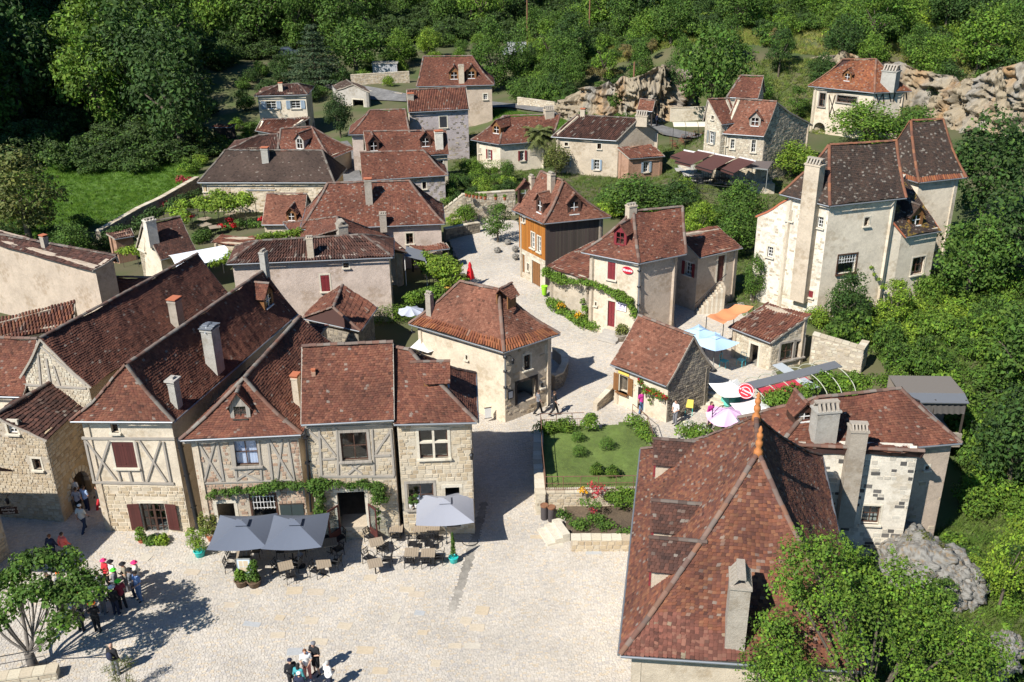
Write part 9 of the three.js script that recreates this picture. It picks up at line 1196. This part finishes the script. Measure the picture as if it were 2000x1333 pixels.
// facing: 0 looks towards the camera, turning towards the right of the picture
const crowdG = 'visitors gathered beside the fig tree';
const CROWD = [
  ['person in red cardigan and pink hat, arms folded', [-20.28, 0, -39.2], -0.7, 'crossed', 'red', 'black', { hat: 'pink', long: 1, h: 1.66 }],
  ['person in white shirt and black hat behind the crowd', [-19.86, 0, -39.01], -0.8, 'front', 'white', 'black', { hat: 'black' }],
  ['person in khaki top and black hat, arms folded', [-19.19, 0, -38.82], -1.0, 'crossed', 'khaki', 'grey', { hat: 'black' }],
  ['person in beige jacket and pink hat at the crowd edge', [-18.68, 0, -38.97], -1.2, 'front', 'cream', 'grey', { hat: 'pink', long: 1, h: 1.68 }],
  ['person in dark top and black hat beside the blue shirt', [-18.72, 0, -38.36], -1.0, 'stand', 'grey', 'navy', { hat: 'black' }],
  ['person in blue shirt, jeans and black cap', [-18.31, 0, -38.06], -0.5, 'front', 'blue', 'jeans', { hat: 'black', brim: 0, h: 1.78 }],
  ['person in dark red top and neon green hat, seen from behind', [-18.93, 0, -37.48], -2.4, 'front', 'maroon', 'black', { hat: 'green' }],
  ['person in black coat and white hat, seen from behind', [-19.09, 0, -37.05], 3.0, 'stand', 'black', 'navy', { hat: 'white', long: 1 }],
  ['person in charcoal jacket and neon green hat in mid crowd', [-19.54, 0, -38.47], -1.4, 'front', 'grey', 'black', { hat: 'green', long: 1, h: 1.62 }],
  ['person with long dark hair and grey top', [-20.2, 0, -38.15], 0.4, 'front', 'grey', 'black', { longHair: 1, hair: 'black' }],
  ['person in white hat and navy jacket in mid crowd', [-19.74, 0, -37.16], 2.6, 'stand', 'navy', 'grey', { hat: 'white', long: 1 }],
  ['person in black with orange hat at the crowd front', [-19.55, 0, -35.86], 3.1, 'front', 'black', 'black', { hat: 'orange', h: 1.75 }],
  ['person in teal top and neon green hat under the leaves', [-19.94, 0, -36.57], 2.8, 'stand', 'teal', 'jeans', { hat: 'green', h: 1.64 }],
  ['person in wide black trousers and orange cap', [-20.32, 0, -35.92], 2.9, 'stand', 'black', 'black', { hat: 'orange', brim: 0, long: 1, h: 1.62 }],
  ['person in mauve shirt and orange hat', [-20.89, 0, -36.59], 2.2, 'front', 'lightblue', 'dkjeans', { hat: 'orange', h: 1.66 }],
  ['person in jeans and red hat at the left of the crowd', [-21.21, 0, -36.26], 1.4, 'stand', 'black', 'jeans', { hat: 'red', h: 1.7 }],
  ['person in white cap and red shirt under the tree', [-20.65, 0, -37.13], 1.0, 'front', 'red', 'grey', { hat: 'white', brim: 0 }],
  ['person in pale top and neon green hat at the back', [-21.18, 0, -38.17], 0.8, 'crossed', 'white', 'navy', { hat: 'green', h: 1.66 }],
  ['person in grey top and orange cap at the back left', [-22.08, 0, -38.14], 1.2, 'stand', 'grey', 'black', { hat: 'orange', brim: 0 }],
  ['person in dark jacket without hat at the far left', [-22.63, 0, -38.11], 1.4, 'stand', 'black', 'grey', { long: 1 }],
];
for (const [label, p, turn, pose, top, bottom, o] of CROWD) person(label, p, turn, pose, top, bottom, { ...o, group: crowdG });
person('person in black T-shirt and shorts, arms folded', [-8.79, 0, -32.94], -0.5, 'crossed', 'black', 'black', { shorts: 1, hat: 'grey', brim: 0, h: 1.82 });
person('person in long black jacket and dark cap', [-9.64, 0, -32], 0.5, 'front', 'black', 'black', { long: 1, hat: 'navy', brim: 0, h: 1.76 });
person('person in white top, salmon trousers and backpack', [-9.12, 0, -32.62], 0.2, 'front', 'white', 'salmon', { hair: 'red', bag: 'blue', h: 1.7, shoes: 'white' });
person('person with long black hair and teal jacket', [-9.27, 0, -31.82], 2.8, 'stand', 'teal', 'black', { longHair: 1, hair: 'black', long: 1, h: 1.64 });
person('person in white cap at the very bottom edge', [-9.14, 0, -31.36], 2.9, 'stand', 'navy', 'black', { hat: 'white', brim: 0, long: 1, h: 1.6 });
person('white-haired person in white top and navy trousers', [-8.05, 0, -31.91], 2.4, 'front', 'white', 'navy', { hair: 'grey', long: 1, h: 1.68 });
person('bald person with dark backpack beside the olive sapling', [-17.65, 0, -33.07], 2.9, 'stand', 'black', 'grey', { hair: 0, bag: 'navy', long: 1, h: 1.74 });
person('person with navy top walking by the fig crown', [-23.87, 0, -41.32], 2.9, 'walk', 'navy', 'navy', { hair: 'red', long: 1, h: 1.66 });
person('person in coral shirt and jeans walking away', [-23.26, 0, -41.39], 2.7, 'walk', 'coral', 'jeans', { long: 1, h: 1.72 });
person('person in cream vest and white cap walking to the archway', [-23.21, 0.1, -43.67], 2.9, 'walk', 'cream', 'dkjeans', { hat: 'white', brim: 0, h: 1.78 });
person('person in striped top at the archway', [-24.08, 0.2, -45.27], 3.0, 'stand', 'stripe', 'black', {});
person('person in light blue shirt at the archway', [-23.73, 0.2, -45.46], 2.8, 'front', 'lightblue', 'navy', {});
person('person in turquoise cap leaning by the arch wall', [-24.67, 0.3, -45.74], 2.0, 'front', 'grey', 'grey', { hat: 'teal', brim: 0 });
person('person in white shirt inside the archway shade', [-24.45, 0.4, -45.94], 3.0, 'stand', 'white', 'black', {});
person('person in red trousers passing the house corner', [-23.02, 0.1, -45.59], -1.2, 'walk', 'black', 'red', {});
person('person in grey top leaving the gallery shop', [1.63, 0.9, -54.77], 1.8, 'walk', 'grey', 'black', { h: 1.7 });
person('person in black striding past the gallery shop', [2.64, 0.9, -54.52], 1.6, 'walk', 'black', 'black', { h: 1.74 });
person('person in magenta top in the shop doorway', [8.14, 1.39, -54.33], 0.6, 'stand', 'purple', 'jeans', { h: 1.66 }).position.y = 1.05;
person('person in white top at the foot of the shop steps', [10.05, 1.1, -52.76], -0.9, 'front', 'white', 'grey', { hair: 'brown' });
person('person in purple dress beside the pink parasol', [12.17, 1.1, -52.51], 0.6, 'stand', 'purple', 'purple', { longHair: 1, long: 1 });
person('stall keeper in cream top behind the green tablecloth', [13.81, 1.3, -55], 0.2, 'front', 'cream', 'khaki', { hair: 'grey' });
person('person in dark coat by the roofed shelter', lift([18.28, 5, -120.45], 0), 1.0, 'stand', 'navy', 'black', { long: 1 });
for (const [w, p, a, c] of [['left', [11.81, 1, -51.09], 0.9, 'black'], ['right', [12.94, 1, -51.25], -0.7, 'maroon']]) { const q = person(`dark-haired person seated under the pink parasol, ${w} side`, [p[0], p[1] - 0.43, p[2]], a, 'sit', c, 'navy', { longHair: 1, hair: 'black' }); chairParts(thing('garden_chair', `pale garden chair under the pink parasol, ${w} side`, 'chair', [p[0], p[1], p[2]], a), M.whitePaint, false); }

renderer.render(scene, camera);
